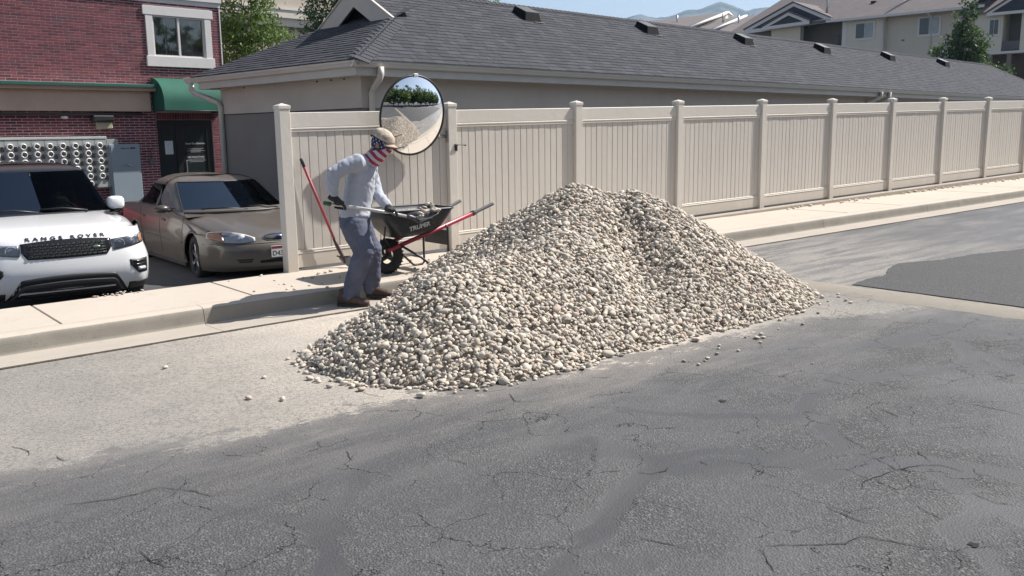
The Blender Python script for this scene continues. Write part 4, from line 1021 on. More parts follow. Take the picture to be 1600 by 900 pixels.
# ---- bronze sedan
def build_sedan():
    q = P(SED_T, SED_D, 0)
    root = tag(empty('parked_sedan', (q.x, q.y, SED_Z), math.atan2(-n.y, -n.x) + SED_ROT), 'bronze brown rounded sedan parked between the white SUV and the fence end', 'car')
    MP = m_paint('bronze paint', (.135, .115, .096), .3, .36, .45)
    HW = .925
    prof = [(.18, -.14), (.24, -.06), (.32, -.015), (.42, .0), (.50, -.0), (.56, -.02), (.60, -.05), (.66, -.09), (.70, -.14)]
    pr = lambda z: lerp_tab(prof, z)
    def Xf(y, z):
        s = abs(y) / HW; return pr(z) - .34 * s ** 2.4 - .36 * s ** 10
    zr = [.18, .24, .32, .42, .50, .56, .60, .66, .70]
    fr = [0, .15, .3, .45, .6, .74, .85, .93, .975, 1.0]; ysf = [-a for a in fr[::-1]] + fr[1:]
    rows = [[(Xf(a * HW, z), a * HW, z) for a in ysf] for z in zr]
    hood = [(-.22, .735, .9), (-.45, .785, .905), (-.8, .845, .91), (-1.15, .895, .905), (-1.42, .925, .90)]
    for x, z, hw in hood:
        k = max(0, 1 + (x + .22) / 1.0)
        rows.append([(x - (.34 * abs(a) ** 2.4 + .30 * abs(a) ** 10) * k, a * hw, z - .06 * abs(a) ** 2.5 - .045 * abs(a) ** 12 + .012 * math.exp(-((abs(a) - .6) / .06) ** 2)) for a in ysf])
    D = dense(rows, 3, 3)
    body = link('body', grid_mesh('body', D), MP, root)
    # sides with wheel arches
    xs_ = [-.62, -.8, -1.0, -1.4, -1.9, -2.5, -3.1, -3.7, -4.2, -4.6, -4.88]
    zz = [.22, .30, .45, .62, .76, .86, .92]
    hwx = lambda x: lerp_tab([(-4.88, .80), (-4.6, .875), (-4.0, .915), (-3, .93), (-1.2, .925), (-.8, .90), (-.62, .86)], x)
    topz = lambda x: lerp_tab([(-4.88, .90), (-4.2, .96), (-3, .965), (-1.9, .945), (-1.4, .885), (-.8, .80), (-.62, .76)], x)
    rows = []
    for x in xs_:
        r_ = []
        for z in zz:
            f = (z - .22) / .70; z2 = .22 + f * (topz(x) - .22)
            y = hwx(x) * (1 - .05 * (1 - f) ** 3 - .05 * max(0, f - .55) ** 1.5 / .3)
            r_.append((x, y, z2))
        rows.append(r_)
    S = dense(rows, 14, 8)
    WXS = (-.99, -3.75); WR, AR = .325, .375
    # snap near vertices to the arch circle
    for wx in WXS:
        dx = S[..., 0] - wx; dz = S[..., 2] - WR; rr = np.sqrt(dx ** 2 + dz ** 2); mk = (abs(rr - AR) < .028)
        S[..., 0] = np.where(mk, wx + dx / rr * AR, S[..., 0]); S[..., 2] = np.where(mk, WR + dz / rr * AR, S[..., 2])
    def keeps(i, j):
        x, y, z = S[i:i + 2, j:j + 2].reshape(-1, 3).mean(0)
        return all((x - wx) ** 2 + (z - WR) ** 2 > (AR - .004) ** 2 for wx in WXS)
    for s in (1, -1):
        Q = S.copy(); Q[..., 1] *= s; sp_ = link('side_panel', grid_mesh('side_panel', Q, keeps), MP, body)
        # arch lips
        for wx in WXS:
            pts = [(wx + AR * math.cos(a), s * (hwx(wx + AR * math.cos(a)) * .985 + .004), WR + AR * math.sin(a)) for a in np.linspace(-.15, math.pi + .15, 22)]
            mm = MB(); mm.tube(pts, .011, 6); mm.build('arch_lip', MP, sp_)
        # door shut lines, handles, rub strip
        mm = MB()
        def yside(x, z):
            f = (z - .22) / max(.1, topz(x) - .22); return hwx(x) * (1 - .05 * (1 - f) ** 3 - .05 * max(0, f - .55) ** 1.5 / .3)
        for x0, x1 in ((-1.42, -1.38), (-2.42, -2.42), (-3.30, -3.46)):
            mm.tube([(x0 + (x1 - x0) * k / 8, s * (yside(x0, .3 + .65 * k / 8) + .001), .30 + .64 * k / 8) for k in range(9)], .004, 4)
        mm.build('shut_line', M_DARK, sp_)
        mm = MB()
        for x in (-2.25, -3.28): mm.tube([(x - .09, s * (yside(x, .80) + .008), .80), (x, s * (yside(x, .8) + .03), .803), (x + .09, s * (yside(x, .8) + .008), .80)], .013, 6)
        mm.build('door_handle', MP, sp_)
        mm = MB(); mm.tube([(x, s * (yside(x, .52) + .004), .52 - .01 * (x + 1.4)) for x in np.linspace(-1.46, -3.3, 12)], (.012), 6); mm.build('rub_strip', MP, sp_)
        mm = MB(); mm.box(-3.32, -1.42, min(s * .84, s * .90), max(s * .84, s * .90), .16, .235, .01); mm.build('sill', mat('sill dark', (.05, .05, .055), .5, .1), sp_)
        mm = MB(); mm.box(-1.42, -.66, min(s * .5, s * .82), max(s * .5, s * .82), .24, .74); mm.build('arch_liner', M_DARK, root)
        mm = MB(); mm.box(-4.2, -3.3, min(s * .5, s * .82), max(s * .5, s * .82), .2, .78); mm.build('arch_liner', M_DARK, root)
    # boot deck and tail
    rows = [[(-3.95, a * .80, 1.0 - .03 * abs(a) ** 2) for a in (-1, -.5, 0, .5, 1)], [(-4.5, a * .80, .985 - .03 * abs(a) ** 2) for a in (-1, -.5, 0, .5, 1)], [(-4.9, a * .76, .93 - .03 * abs(a) ** 2) for a in (-1, -.5, 0, .5, 1)], [(-5.0, a * .75, .8) for a in (-1, -.5, 0, .5, 1)], [(-4.98, a * .8, .3) for a in (-1, -.5, 0, .5, 1)]]
    link('boot', grid_mesh('boot', dense(rows, 4, 3)), MP, body)
    rows = [[(x, s_ * y, z) for s_, y, z in ((1, hwx(x) * .955, topz(x)), (1, .80, topz(x) + .02), (0, 0, topz(x) + .035), (-1, .80, topz(x) + .02), (-1, hwx(x) * .955, topz(x)))] for x in np.linspace(-4.88, -1.3, 14)]
    link('shoulder', grid_mesh('shoulder', dense(rows, 2, 2)), MP, body)
    # cabin: rounded
    def ring(z, xf, xr, hw, k=1.0):
        return [(xf, 0, z), (xf - .05 * k, .36 * hw, z), (xf - .17 * k, .70 * hw, z), (xf - .36 * k, .93 * hw, z), (xf - .80, .99 * hw, z), (-2.62 if hw > .62 else -2.7, hw, z), (-3.15, .985 * hw, z), (xr + .48, .95 * hw, z), (xr + .16, .76 * hw, z), (xr + .03, .4 * hw, z), (xr, 0, z)]
    rings = [ring(.91, -1.30, -4.30, .90), ring(.99, -1.42, -4.18, .885), ring(1.13, -1.68, -3.94, .82), ring(1.30, -1.98, -3.72, .745), ring(1.37, -2.14, -3.60, .68), ring(1.425, -2.38, -3.40, .54), ring(1.455, -2.6, -3.1, .28), ring(1.46, -2.7, -2.9, 0)]
    C_ = dense(rings, 8, 8); ui = lambda i: i / 8; vi = lambda j: j / 8
    wsr = lambda i, j: .85 <= ui(i) < 3.75 and vi(j) < 2.75
    sdr = lambda i, j: 1.1 <= ui(i) < 3.3 and ((3.12 + .18 * max(0, ui(i) - 1)) <= vi(j) < 4.85 or 5.05 <= vi(j) < 7.25 - .15 * max(0, ui(i) - 1.1))
    rwr = lambda i, j: 1.0 <= ui(i) < 3.7 and vi(j) > 8.1
    for s in (1, -1):
        Q = C_.copy(); Q[..., 1] *= s
        rp = link('roof_and_pillars', grid_mesh('roof_and_pillars', Q, lambda i, j: not wsr(i, j) and not sdr(i, j) and not rwr(i, j)), MP, body)
        link('side_window', grid_mesh('side_window', Q, sdr), M_WS, root)
        link('windscreen' if s == 1 else 'windscreen', grid_mesh('windscreen', Q, wsr), M_WS, root)
        link('rear_window', grid_mesh('rear_window', Q, rwr), M_WS, root)
        # black seals round the side glass, drip rail
        edge = []
        i0, i1 = int(1.1 * 8), int(3.3 * 8)
        for j in range(int(3.15 * 8), int(7.2 * 8)): edge.append(Q[i0, j])
        e2 = [Q[i1, j] for j in range(int(3.5 * 8), int(6.9 * 8))]
        mm = MB(); mm.tube([Vector(p) for p in edge], .009, 5); mm.tube([Vector(p) for p in e2], .009, 5); mm.build('window_seal', M_PLBLK, rp)
        fe = [Q[i, int(2.75 * 8)] for i in range(int(.85 * 8), int(3.75 * 8) + 1)]
        mm = MB(); mm.tube([Vector(p) for p in fe], .012, 5); mm.tube([Vector(Q[int(3.75 * 8), j]) for j in range(0, int(2.75 * 8) + 1)], .010, 5); mm.build('screen_seal', M_PLBLK, rp)
        # wing mirror
        mm = MB(); mm.ell((-1.98, s * 1.0, .985), (.075, .115, .062), 14, 9); mw = mm.build('wing_mirror', mat('bronze dark plastic', (.06, .052, .047), .35, .1), root)
        mm = MB(); mm.box(-2.0, -1.93, min(s * .84, s * .95), max(s * .84, s * .95), .935, .975, .008); mm.build('mirror_foot', M_PLBLK, mw)
        wheel(root, WXS[0], s * .79, .325, .215, SED_STEER, s, 7); wheel(root, WXS[1], s * .79, .325, .215, 0, s, 7)
        # head lamps: big rounded lenses
        yy = [s * a for a in np.linspace(.33, .865, 19)]
        def hb(y): a = (abs(y) - .33) / .535; return .632 - .060 * math.sin(math.pi * min(1, a * .9 + .05)) ** .6 + .03 * a
        def ht(y): a = (abs(y) - .33) / .535; return .638 + .092 * math.sin(math.pi * (a * .75 + .02)) ** .7 + .02 * a if a < .98 else .68
        XfH = lambda y, z: Xf(y, z) + .0
        hl = patch('headlight', mat('lamp reflector', (.66, .65, .63), .5, .12, 14), root, lambda y, z: Xf(y, z) - .006, yy, hb, ht, .012, 6, .03)
        patch('lens', M_LENS, hl, XfH, yy, hb, ht, .014, 6, .03)
        ay = [s * a for a in np.linspace(.72, .86, 7)]
        patch('side_marker', M_AMBER, hl, XfH, ay, lambda y: hb(y) + .008, lambda y: ht(y) - .008, .016, 4, .01)
        L_ = MB(); L_.lathe([(.055, -.005), (.045, .01), (0, .018)], 18, Matrix.Translation((Xf(.50, .65) - .004, s * .50, .652)), 'x'); L_.build('bulb_cover', mat('lamp white', (.70, .72, .75), .15, .02, metal=.3), hl)
        # slots in the bumper
        for z, w0, w1 in ((.355, .40, .60), (.325, .41, .58)):
            ys2 = [s * a for a in np.linspace(w0, w1, 7)]
            patch('bumper_slot', M_DARK, root, Xf, ys2, lambda y: z - .009, lambda y: z + .009, .004, 2, .02)
    # grille oval
    ysg = list(np.linspace(-.235, .235, 25))
    go = lambda y: max(0.0, 1 - (y / .236) ** 2) ** .5
    gr = patch('grille', M_CHROME, root, Xf, ysg, lambda y: .650 - .055 * go(y), lambda y: .650 + .058 * go(y), .010, 3, .03)
    patch('grille_mesh', mat('grille black mesh', (.03, .03, .032), .4, .3, 90, metal=.4), gr, Xf, list(np.linspace(-.218, .218, 23)), lambda y: .650 - .044 * max(0, 1 - (y / .219) ** 2) ** .5, lambda y: .650 + .047 * max(0, 1 - (y / .219) ** 2) ** .5, .016, 3, .02)
    mm = MB()
    for k in range(-8, 9):
        y = k * .025; h = .04 * max(0, 1 - (y / .21) ** 2) ** .5
        if h > .01: mm.tube([(Xf(y, .65) + .020, y - .01, .65 - h), (Xf(y, .65) + .020, y + .012, .65 + h)], .0025, 4)
    mm.build('grille_bar', mat('grille mesh grey', (.06, .06, .062), .35, .1, metal=.5), gr)
    ov = MB(); ov.lathe([(0, .01), (.9, .008), (1, 0)], 20, Matrix.Translation((Xf(0, .65) + .024, 0, .65)) @ Matrix.Rotation(math.pi / 2, 4, 'Y') @ Matrix.Diagonal((.030, .068, 1, 1)), 'z'); ov.build('badge', M_CHROME, gr)
    ov = MB(); ov.lathe([(0, .012), (.84, .011), (.86, 0)], 20, Matrix.Translation((Xf(0, .65) + .025, 0, .65)) @ Matrix.Rotation(math.pi / 2, 4, 'Y') @ Matrix.Diagonal((.030, .068, 1, 1)), 'z'); ov.build('badge_field', mat('badge blue', (.02, .04, .13), .3, .05), gr)
    # bumper crease, lower intake, number plate
    mm = MB(); mm.tube([(Xf(y, .575) + .002, y, .575 - .01 * (y / .9) ** 2) for y in np.linspace(-.90, .90, 31)], .005, 5); mm.build('bumper_line', M_DARK, root)
    patch('lower_intake', M_DARK, root, Xf, list(np.linspace(-.30, .30, 15)), lambda y: .285, lambda y: .335 + .015 * (1 - abs(y) / .3), .004, 2, .02)
    mm = MB(); mm.box(.004, .014, -.155, .155, .37, .53, .002); pl_ = mm.build('number_plate', mat('plate white', (.62, .60, .58), .5, .04), root)
    mm = MB(); mm.box(.014, .0155, -.15, .15, .49, .525); mm.build('plate_band', mat('plate red', (.22, .03, .04), .5, .04), pl_)
    text_mesh('D43', .095, mat('plate ink', (.02, .025, .06), .5, .02), 'plate_number', pl_, Matrix.Translation((.0150, -.055, .395)) @ Matrix.Rotation(math.pi / 2, 4, 'Z') @ RX, .0008)
    mm = MB(); mm.tube([(-1.33 - .25 * (abs(y) / .8) ** 2.2, y, .935 - .01 * abs(y)) for y in np.linspace(-.80, .80, 17)], .022, 8); mm.build('screen_cowl', M_PLBLK, root)
    for y0, y1 in ((.10, -.55), (.62, .05)):
        mm = MB(); mm.tube([(-1.36 - .14 * abs(y0), y0, .955), (-1.42 - .1 * abs((y0 + y1) / 2), (y0 + y1) / 2, .992), (-1.44 - .16 * abs(y1), y1, .985)], .010, 6); mm.build('wiper', M_PLBLK, root)
    mm = MB(); mm.box(-2.1, -1.55, -.72, .72, .78, .935, .05); mm.box(-4.1, -1.5, -.8, .8, .3, .36); mm.box(-4.2, -3.5, -.72, .72, .9, .97, .02); mm.build('dashboard', mat('dash grey', (.09, .085, .08), .8, .1), root)
    for y in (-.37, .37): seat(root, -2.75, y, M_SEATG, .35); 
    mm = MB(); mm.box(-3.75, -3.25, -.65, .65, .4, .55, .05); mm.box(-3.85, -3.7, -.65, .65, .5, 1.05, .05); mm.build('rear_bench', M_SEATG, root)
    steering(root, -2.2, .37, .90)
    mm = MB(); mm.box(-1.97, -1.94, -.10, .10, 1.19, 1.245, .012); mm.tube([(-1.955, 0, 1.24), (-2.0, 0, 1.29)], .008, 6); mm.build('rear_view_mirror', M_PLBLK, root)
    mm = MB(); mm.box(-4.8, -.45, -.7, .7, .2, .28); mm.build('underbody', M_DARK, root)
    return root
_q = Vector((-3.268, 12.623, 0)); _r = _q - A; SED_T, SED_D = _r.dot(u), -_r.dot(n); SED_Z = -.425; SED_ROT = math.radians(-1.1); SED_STEER = -.10
sedan = build_sedan()
# ---- red car glimpsed between the two
def build_red():
    root = tag(empty('red_car', (-8.5, 19.3, -.55), math.radians(40)), 'red car seen only between the white SUV mirror and the bronze sedan', 'car')
    MP = m_paint('red paint', (.42, .02, .04), 0, .25)
    rows = []
    for x in np.linspace(0, -4.4, 12):
        h = lerp_tab([(-4.4, .9), (-3.8, .98), (-1.2, .92), (-.2, .75), (0, .6)], x)
        rows.append([(x, -.85, .3), (x, -.88, .6), (x, -.82, h), (x, 0, h + .04), (x, .82, h), (x, .88, .6), (x, .85, .3)])
    b = link('body', grid_mesh('body', dense(rows, 2, 3)), MP, root)
    rows = [[(-1.3, 0, .92), (-1.5, .7, .92), (-2.6, .8, .95), (-3.7, .72, .97), (-4.0, 0, .97)], [(-1.8, 0, 1.25), (-1.9, .55, 1.25), (-2.6, .62, 1.28), (-3.4, .55, 1.27), (-3.6, 0, 1.27)], [(-2.2, 0, 1.4), (-2.3, .3, 1.4), (-2.6, .35, 1.42), (-3.1, .3, 1.4), (-3.2, 0, 1.4)]]
    for s in (1, -1):
        Q = dense(rows, 4, 4); Q[..., 1] *= s; link('cabin', grid_mesh('cabin', Q), M_WS, b)
        wheel(root, -.9, s * .76, .31, .2, 0, s); wheel(root, -3.5, s * .76, .31, .2, 0, s)
    mm = MB(); mm.box(-4.35, -.05, -.8, .8, .25, .35); mm.box(-.0, .02, -.7, .7, .35, .55); mm.build('underbody', M_DARK, root)
build_red()

# ------------------------------------------------------------------ heap of river stones
NODES = [[-0.924, 3.187, 0.098], [0.944, 3.33, 0.649], [1.79, 2.634, 1.009], [1.683, 2.12, 0.818], [2.326, 2.934, 0.994], [2.685, 3.072, 0.074], [-0.399, 3.545, 0.606]]
SEGS = [(0, 1), (1, 2), (2, 3), (2, 4), (4, 5), (1, 6)]; KS = .624
def heap_h(t, d):
    H = []
    for i, j in SEGS:
        p, q = NODES[i], NODES[j]; vx, vy = q[0] - p[0], q[1] - p[1]; L = vx * vx + vy * vy + 1e-6
        s = np.clip(((t - p[0]) * vx + (d - p[1]) * vy) / L, 0, 1)
        dist = np.sqrt((t - p[0] - s * vx) ** 2 + (d - p[1] - s * vy) ** 2 + .02) - .14
        H.append(p[2] + s * (q[2] - p[2]) - KS * dist)
    H = np.array(H); h = np.log(np.exp(14 * H).sum(0)) / 14
    # crease between the two dumped lobes
    ax_, ay_, bx_, by_ = 2.22, 2.78, .95, 4.55; vx, vy = bx_ - ax_, by_ - ay_; s = np.clip(((t - ax_) * vx + (d - ay_) * vy) / (vx * vx + vy * vy), 0, 1)
    dist = np.sqrt((t - ax_ - s * vx) ** 2 + (d - ay_ - s * vy) ** 2); return h - .13 * np.exp(-(dist / .22) ** 2) * np.sin(np.pi * np.clip(s * .8 + .12, 0, 1)) * np.clip(h / .3, 0, 1)
def floor_h(t, d): return np.where(d < 1.20 + .017 * np.maximum(t + 1, 0), .15, .0)
tt, dd = np.meshgrid(np.arange(-2.4, 5.0, .06), np.arange(.02, 5.6, .06), indexing='ij')
hh = heap_h(tt, dd) - .03; fl = floor_h(tt, dd)
hz = np.where(hh > fl - .05, hh, fl - .12)
V = np.stack([A.x + u.x * tt - n.x * dd, A.y + u.y * tt - n.y * dd, .015 + GS * tt + hz - .012], -1).reshape(-1, 3)
nU, nV = tt.shape; I = np.arange(nU * nV).reshape(nU, nV)
M_GRIT = mat('stone grit', (.40, .35, .29), .95, .3, 9, .01, 40)
okf = (hh > fl - .04); Fq = []
for i in range(nU - 1):
    for j in range(nV - 1):
        if okf[i:i + 2, j:j + 2].any(): Fq.append((I[i, j], I[i, j + 1], I[i + 1, j + 1], I[i + 1, j]))
def m_stone(objr):
    m, nt, b = newmat('river stone' + ('' if objr else ' heap')); g = G(nt); v = g.obj()
    if objr: r = g.n('ShaderNodeObjectInfo').outputs['Random']
    else:
        a = g.n('ShaderNodeAttribute'); a.attribute_name = 'tint'; r = a.outputs['Fac']
    c = g.ramp(r, [(0, (.56, .495, .41)), (.16, (.47, .42, .35)), (.32, (.62, .55, .46)), (.48, (.38, .345, .30)), (.58, (.48, .41, .33)), (.68, (.58, .52, .435)), (.80, (.43, .39, .335)), (.88, (.49, .385, .31)), (.95, (.24, .22, .195)), (1, (.68, .60, .50))], 'CONSTANT')
    c = g.mix(g.math('MULTIPLY', g.step(g.noise(v, 28, 4, .7), .5, .75), .35), c, (.24, .22, .19))
    c = g.mix(g.math('MULTIPLY', g.step(g.noise(v, 60, 3, .7), .5, .8), .4), c, (.62, .57, .50))
    c = g.mix(g.math('MULTIPLY', g.step(g.noise(v, 1.6, 4, .7), .48, .68), .30), c, (.55, .50, .43))
    g.l(c, b.inputs['Base Color']); b.inputs['Roughness'].default_value = .78; b.inputs['Specular IOR Level'].default_value = .35
    g.l(g.bump(g.noise(v, 90, 4, .7), .002), b.inputs['Normal']); return m
M_ST1, M_STH = m_stone(True), m_stone(False)
# stone shapes
bm = bmesh.new(); bmesh.ops.create_icosphere(bm, subdivisions=2, radius=1); bm.verts.ensure_lookup_table()
ICO_V = np.array([v.co[:] for v in bm.verts]); ICO_F = np.array([[v.index for v in f.verts] for f in bm.faces]); bm.free()
SHAPES = []
for k in range(16):
    r_ = np.random.default_rng(100 + k); V_ = ICO_V.copy()
    for q in range(7):     # flatten by random planes: pebbles with soft facets
        nn = r_.normal(size=3); nn /= np.linalg.norm(nn); c_ = r_.uniform(.45, .88); dd_ = V_ @ nn; V_ -= np.outer(np.maximum(dd_ - c_, 0) * .9, nn)
    V_ += .05 * np.sin(V_[:, [1, 2, 0]] * r_.uniform(2, 4) + r_.uniform(0, 6))
    SHAPES.append(V_ * [1.12, r_.uniform(.62, .92), r_.uniform(.42, .70)])
def rot_from(nrm, ang, tilt):
    z = nrm + tilt; z /= np.linalg.norm(z); x = np.cross([0, 1, 0], z); x /= np.linalg.norm(x); y = np.cross(z, x)
    x2 = x * math.cos(ang) + y * math.sin(ang); return np.stack([x2, np.cross(z, x2), z], 1)
r_ = np.random.default_rng(5)
cand = []
SPC = .0286
for t in np.arange(-2.6, 5.1, SPC):
    for d in np.arange(.03, 5.5, SPC):
        a, b = t + r_.uniform(-.5, .5) * SPC, d + r_.uniform(-.5, .5) * SPC
        cand.append((a, b))
cand = np.array(cand); H_ = heap_h(cand[:, 0], cand[:, 1]); F_ = floor_h(cand[:, 0], cand[:, 1])
edge_n = np.array([mnoise.noise(Vector((a * 2.2, b * 2.2, 0))) for a, b in cand]) * .05
rel = H_ - F_ + edge_n
keep = (rel > .0) | ((rel > -.055) & (r_.random(len(cand)) < .18 * np.exp(rel / .03))) 
keep &= ~((cand[:, 1] < .06))
cand, H_, F_, rel = cand[keep], H_[keep], F_[keep], rel[keep]
e_ = .03
gx_ = (heap_h(cand[:, 0] + e_, cand[:, 1]) - heap_h(cand[:, 0] - e_, cand[:, 1])) / (2 * e_); gy_ = (heap_h(cand[:, 0], cand[:, 1] + e_) - heap_h(cand[:, 0], cand[:, 1] - e_)) / (2 * e_)
stones = []   # (R, size, pos, shape)
un = np.array(u[:]); nn_ = np.array(n[:])
for k in range(len(cand)):
    t, d = cand[k]; on = rel[k] > .02
    size = float(np.clip(np.exp(r_.normal(math.log(.0191), .31)), .008, .045))
    if r_.random() < .008: size = r_.uniform(.036, .055)
    h = (H_[k] + r_.normal(0, .009)) if on else F_[k] + size * .42
    h = max(h, F_[k] + size * .35)
    nrm = np.array([0, 0, 1.]) - (un * gx_[k] - nn_ * gy_[k]) * (1 if on else 0)
    R = rot_from(nrm, r_.uniform(0, 6.28), r_.normal(0, .33 if on else .12, 3))
    p = np.array(P(t, d, h)[:]); stones.append((R, size, p, int(r_.integers(16)), rel[k], d))
# second sparse layer of bigger stones sitting proud
for k in range(1300):
    i = int(r_.integers(len(cand)))
    if rel[i] < .05: continue
    t, d = cand[i]; size = r_.uniform(.021, .036)
    R = rot_from(np.array([0, 0, 1.]) - (un * gx_[i] - nn_ * gy_[i]), r_.uniform(0, 6.28), r_.normal(0, .4, 3)); p = np.array(P(t, d, H_[i] + size * .45)[:]); stones.append((R, size, p, int(r_.integers(16)), rel[i], d))
# the ones that show largest: front foot of the heap
camp = np.array([0, 0, CAMZ])
score = np.array([s[1] / np.linalg.norm(s[2] - camp) * (1.0 if s[4] < .30 and s[5] > 2.4 else .4) for s in stones]); order = np.argsort(-score)
N_IND = 104
SM = []
for k in range(16): SM.append(me_fast('river_stone', SHAPES[k], ICO_F, True)); SM[-1].materials.append(M_ST1)
def put_stone(p, size, k, R, label, group):
    o = bpy.data.objects.new('river_stone', SM[k]); COL.objects.link(o)
    M = Matrix([list(R[i]) for i in range(3)]).to_4x4(); M = M @ Matrix.Diagonal((size, size, size, 1)); M.translation = Vector(p); o.matrix_world = M
    return tag(o, label, 'stone', group)
for i in order[:N_IND]:
    R, size, p, k, rl, d = stones[i]; put_stone(p, size, k, R, 'rounded pale river stone among those at the near foot of the heap', 'river stones at the near foot of the heap')
rest = [stones[i] for i in order[N_IND:]]
nvp = len(ICO_V); allV = np.empty((len(rest) * nvp, 3), np.float32); allF = np.empty((len(rest) * len(ICO_F), 3), np.int32); tint = np.empty(len(rest) * nvp, np.float32)
for i, (R, size, p, k, rl, d) in enumerate(rest):
    allV[i * nvp:(i + 1) * nvp] = (SHAPES[k] * size) @ R.T + p; allF[i * len(ICO_F):(i + 1) * len(ICO_F)] = ICO_F + i * nvp; tint[i * nvp:(i + 1) * nvp] = r_.random()
me = me_fast('stone_heap', allV, allF, True); at = me.attributes.new('tint', 'FLOAT', 'POINT'); at.data.foreach_set('value', tint); me.materials.append(M_STH)
heap = tag(bpy.data.objects.new('stone_heap', me), 'large heap of pale rounded river stones dumped on the road and kerb', None, None, 'stuff'); COL.objects.link(heap)
tag(link('heap_grit', me_from('heap_grit', V, Fq, True), M_GRIT), 'gritty core under the heap of river stones', None, None, 'stuff')
print('stones', len(stones))
# stray stones
def stray(x, y, size, label, group=None, hz_=0.0):
    p = pix_road(x, y); rel_ = p - A; t, d = rel_.dot(u), -rel_.dot(n)
    if hz_: 
        dv = Fw + Rt * ((x - 800) / FPX) - Up * ((y - 450) / FPX); o = Vector((0, 0, CAMZ)); N = Vector((-GS * u.x, -GS * u.y, 1)); p = o + dv * ((P(0, 0, hz_) - o).dot(N) / dv.dot(N))
    R = rot_from(np.array([0, 0, 1.]), random.uniform(0, 6), np.random.default_rng(int(x)).normal(0, .1, 3))
    put_stone((p.x, p.y, p.z + size * .5), size, int(x) % 16, R, label, group)
for x, y, s_, lb in ((388, 624, .026, 'stray stone on pale dusty asphalt, farthest out below the kerb joint'), (441, 626, .027, 'stray stone lying just beside the farthest outlying one on the dusty asphalt'), (657, 621, .033, 'lone rounded stone lying just in front of the heap on dark asphalt'),
                     (258, 576, .022, 'small stone alone near the gutter seam, on the speckled dusty asphalt'), (413, 591, .020, 'small stone between the gutter and the outlying pair of stones'), (564, 611, .030, 'stone lying flat just off the near corner of the heap'),
                     (515, 606, .026, 'stone rolled out at the pointed tail of the heap'), (1270, 569, .012, 'tiny stone on grey asphalt well beyond the far foot of the heap')):
    stray(x, y, s_, lb)
rr_ = random.Random(21)
for k in range(24):
    x = rr_.uniform(1060, 1330); y = 470 + (1290 - x) * .33 + rr_.uniform(6, 26) + (10 if x < 1200 else 0)
    if x > 1290: y = rr_.uniform(448, 478)
    stray(x, y, rr_.uniform(.012, .026), 'small stone scattered on the dusty road beyond the right hand foot of the heap', 'stones scattered on the road by the far foot of the heap')
for k in range(18):
    x = rr_.uniform(478, 560); y = 545 + rr_.uniform(-8, 62); x -= (y - 545) * .0
    stray(x, y, rr_.uniform(.018, .030), 'stone spilled loosely round the tail of the heap', 'stones spilled round the tail of the heap')
for (x, y, s_) in ((429, 439, .02), (436, 445, .012), (445, 445, .024), (457, 448, .02), (449, 453, .022), (460, 453, .02), (484, 447, .02), (499, 428, .035), (509, 427, .03), (497, 429, .03), (517, 425, .03), (504, 444, .02), (511, 450, .022), (515, 422, .015), (408, 432, .026), (398, 456, .022), (358, 440, .02), (474, 436, .028), (488, 435, .03), (531, 434, .02)):
    stray(x, y, s_ * .8, 'stray stone on the pale pavement slabs between fence end and worker', 'stray stones on the pavement slabs', .15)
for k in range(22):
    x = 145 + 80 * rr_.random() ** .8; y = 466.5 - (x - 120) * .112 + rr_.uniform(-1.5, 3)
    stray(x, y, rr_.uniform(.009, .020), 'white stone along the back edge of the pavement in front of the SUV', 'white stones along the back edge of the pavement', .15)
mb = MB()
for k in range(60):
    t, d = rr_.uniform(9, 19), rr_.uniform(.15, .30); sz = rr_.uniform(.015, .045); R = rot_from(np.array([0, 0, 1.]), rr_.uniform(0, 6), np.zeros(3)); c_ = np.array(P(t, d, .15 + sz * .5)[:])
    mb.add((SHAPES[k % 16] * sz) @ R.T + c_, ICO_F.tolist(), True)
tag(mb.build('curb_stones', M_ST1), 'dark scatter of stones against the concrete curb under the far fence', None, None, 'stuff')
for k in range(20):
    t, d = rr_.uniform(.55, 1.9), rr_.uniform(.25, 1.2); R = rot_from(np.array([0, 0, 1.]), rr_.uniform(0, 6), np.zeros(3)); s_ = rr_.uniform(.016, .03)
    p = P(t, d, .15 + s_ * .5); put_stone(p, s_, k % 16, R, 'stone scattered on the pavement round the wheelbarrow', 'stones on the pavement round the wheelbarrow')

# ------------------------------------------------------------------ convex mirror
MC = P(1.525, .185, 0); MC.z = 1.845
mir = tag(empty('convex_mirror', MC), 'large round convex traffic mirror with black rim mounted in front of the fence', 'mirror')
mn = (-n + u * .06 + Vector((0, 0, -.165))).normalized(); MQ = mn.to_track_quat('Z', 'Y').to_matrix().to_4x4()
RM, RC = .452, 1.15; sag = RC - math.sqrt(RC * RC - RM * RM)
prof = [(RM * k / 28, math.sqrt(RC * RC - (RM * k / 28) ** 2) - (RC - sag)) for k in range(29)]
mb = MB(); mb.lathe(prof, 72, MQ); me = mb.mesh('mirror_face')
mm_, nt, b = newmat('mirror silver'); b.inputs['Base Color'].default_value = (.88, .89, .90, 1); b.inputs['Metallic'].default_value = 1; b.inputs['Roughness'].default_value = .015
face = link('mirror_face', me, mm_, mir)
mb = MB(); mb.tube([MQ @ Vector((RM * math.cos(a), RM * math.sin(a), 0)) for a in [k * math.pi / 36 for k in range(72)]], .013, 8, closed=True); mb.build('rim', M_BLACK, mir)
mb = MB(); mb.lathe([(RM - .002, -.002), (RM * .9, -.03), (RM * .5, -.06), (0, -.07)], 40, MQ); mb.build('back_shell', mat('shell grey', (.10, .10, .10), .6, .1), mir)
mb = MB(); mb.box(-.03, .03, .44, .475, -.01, .02, .004, MQ); mb.build('clip', mat('clip white', (.7, .7, .7), .5, .02), mir)
pm = MQ.to_3x3() @ Vector((.12, 0, -.07)); pb = Vector(P(2.11, .02, 0)); pb.z = 1.60; pb -= MC
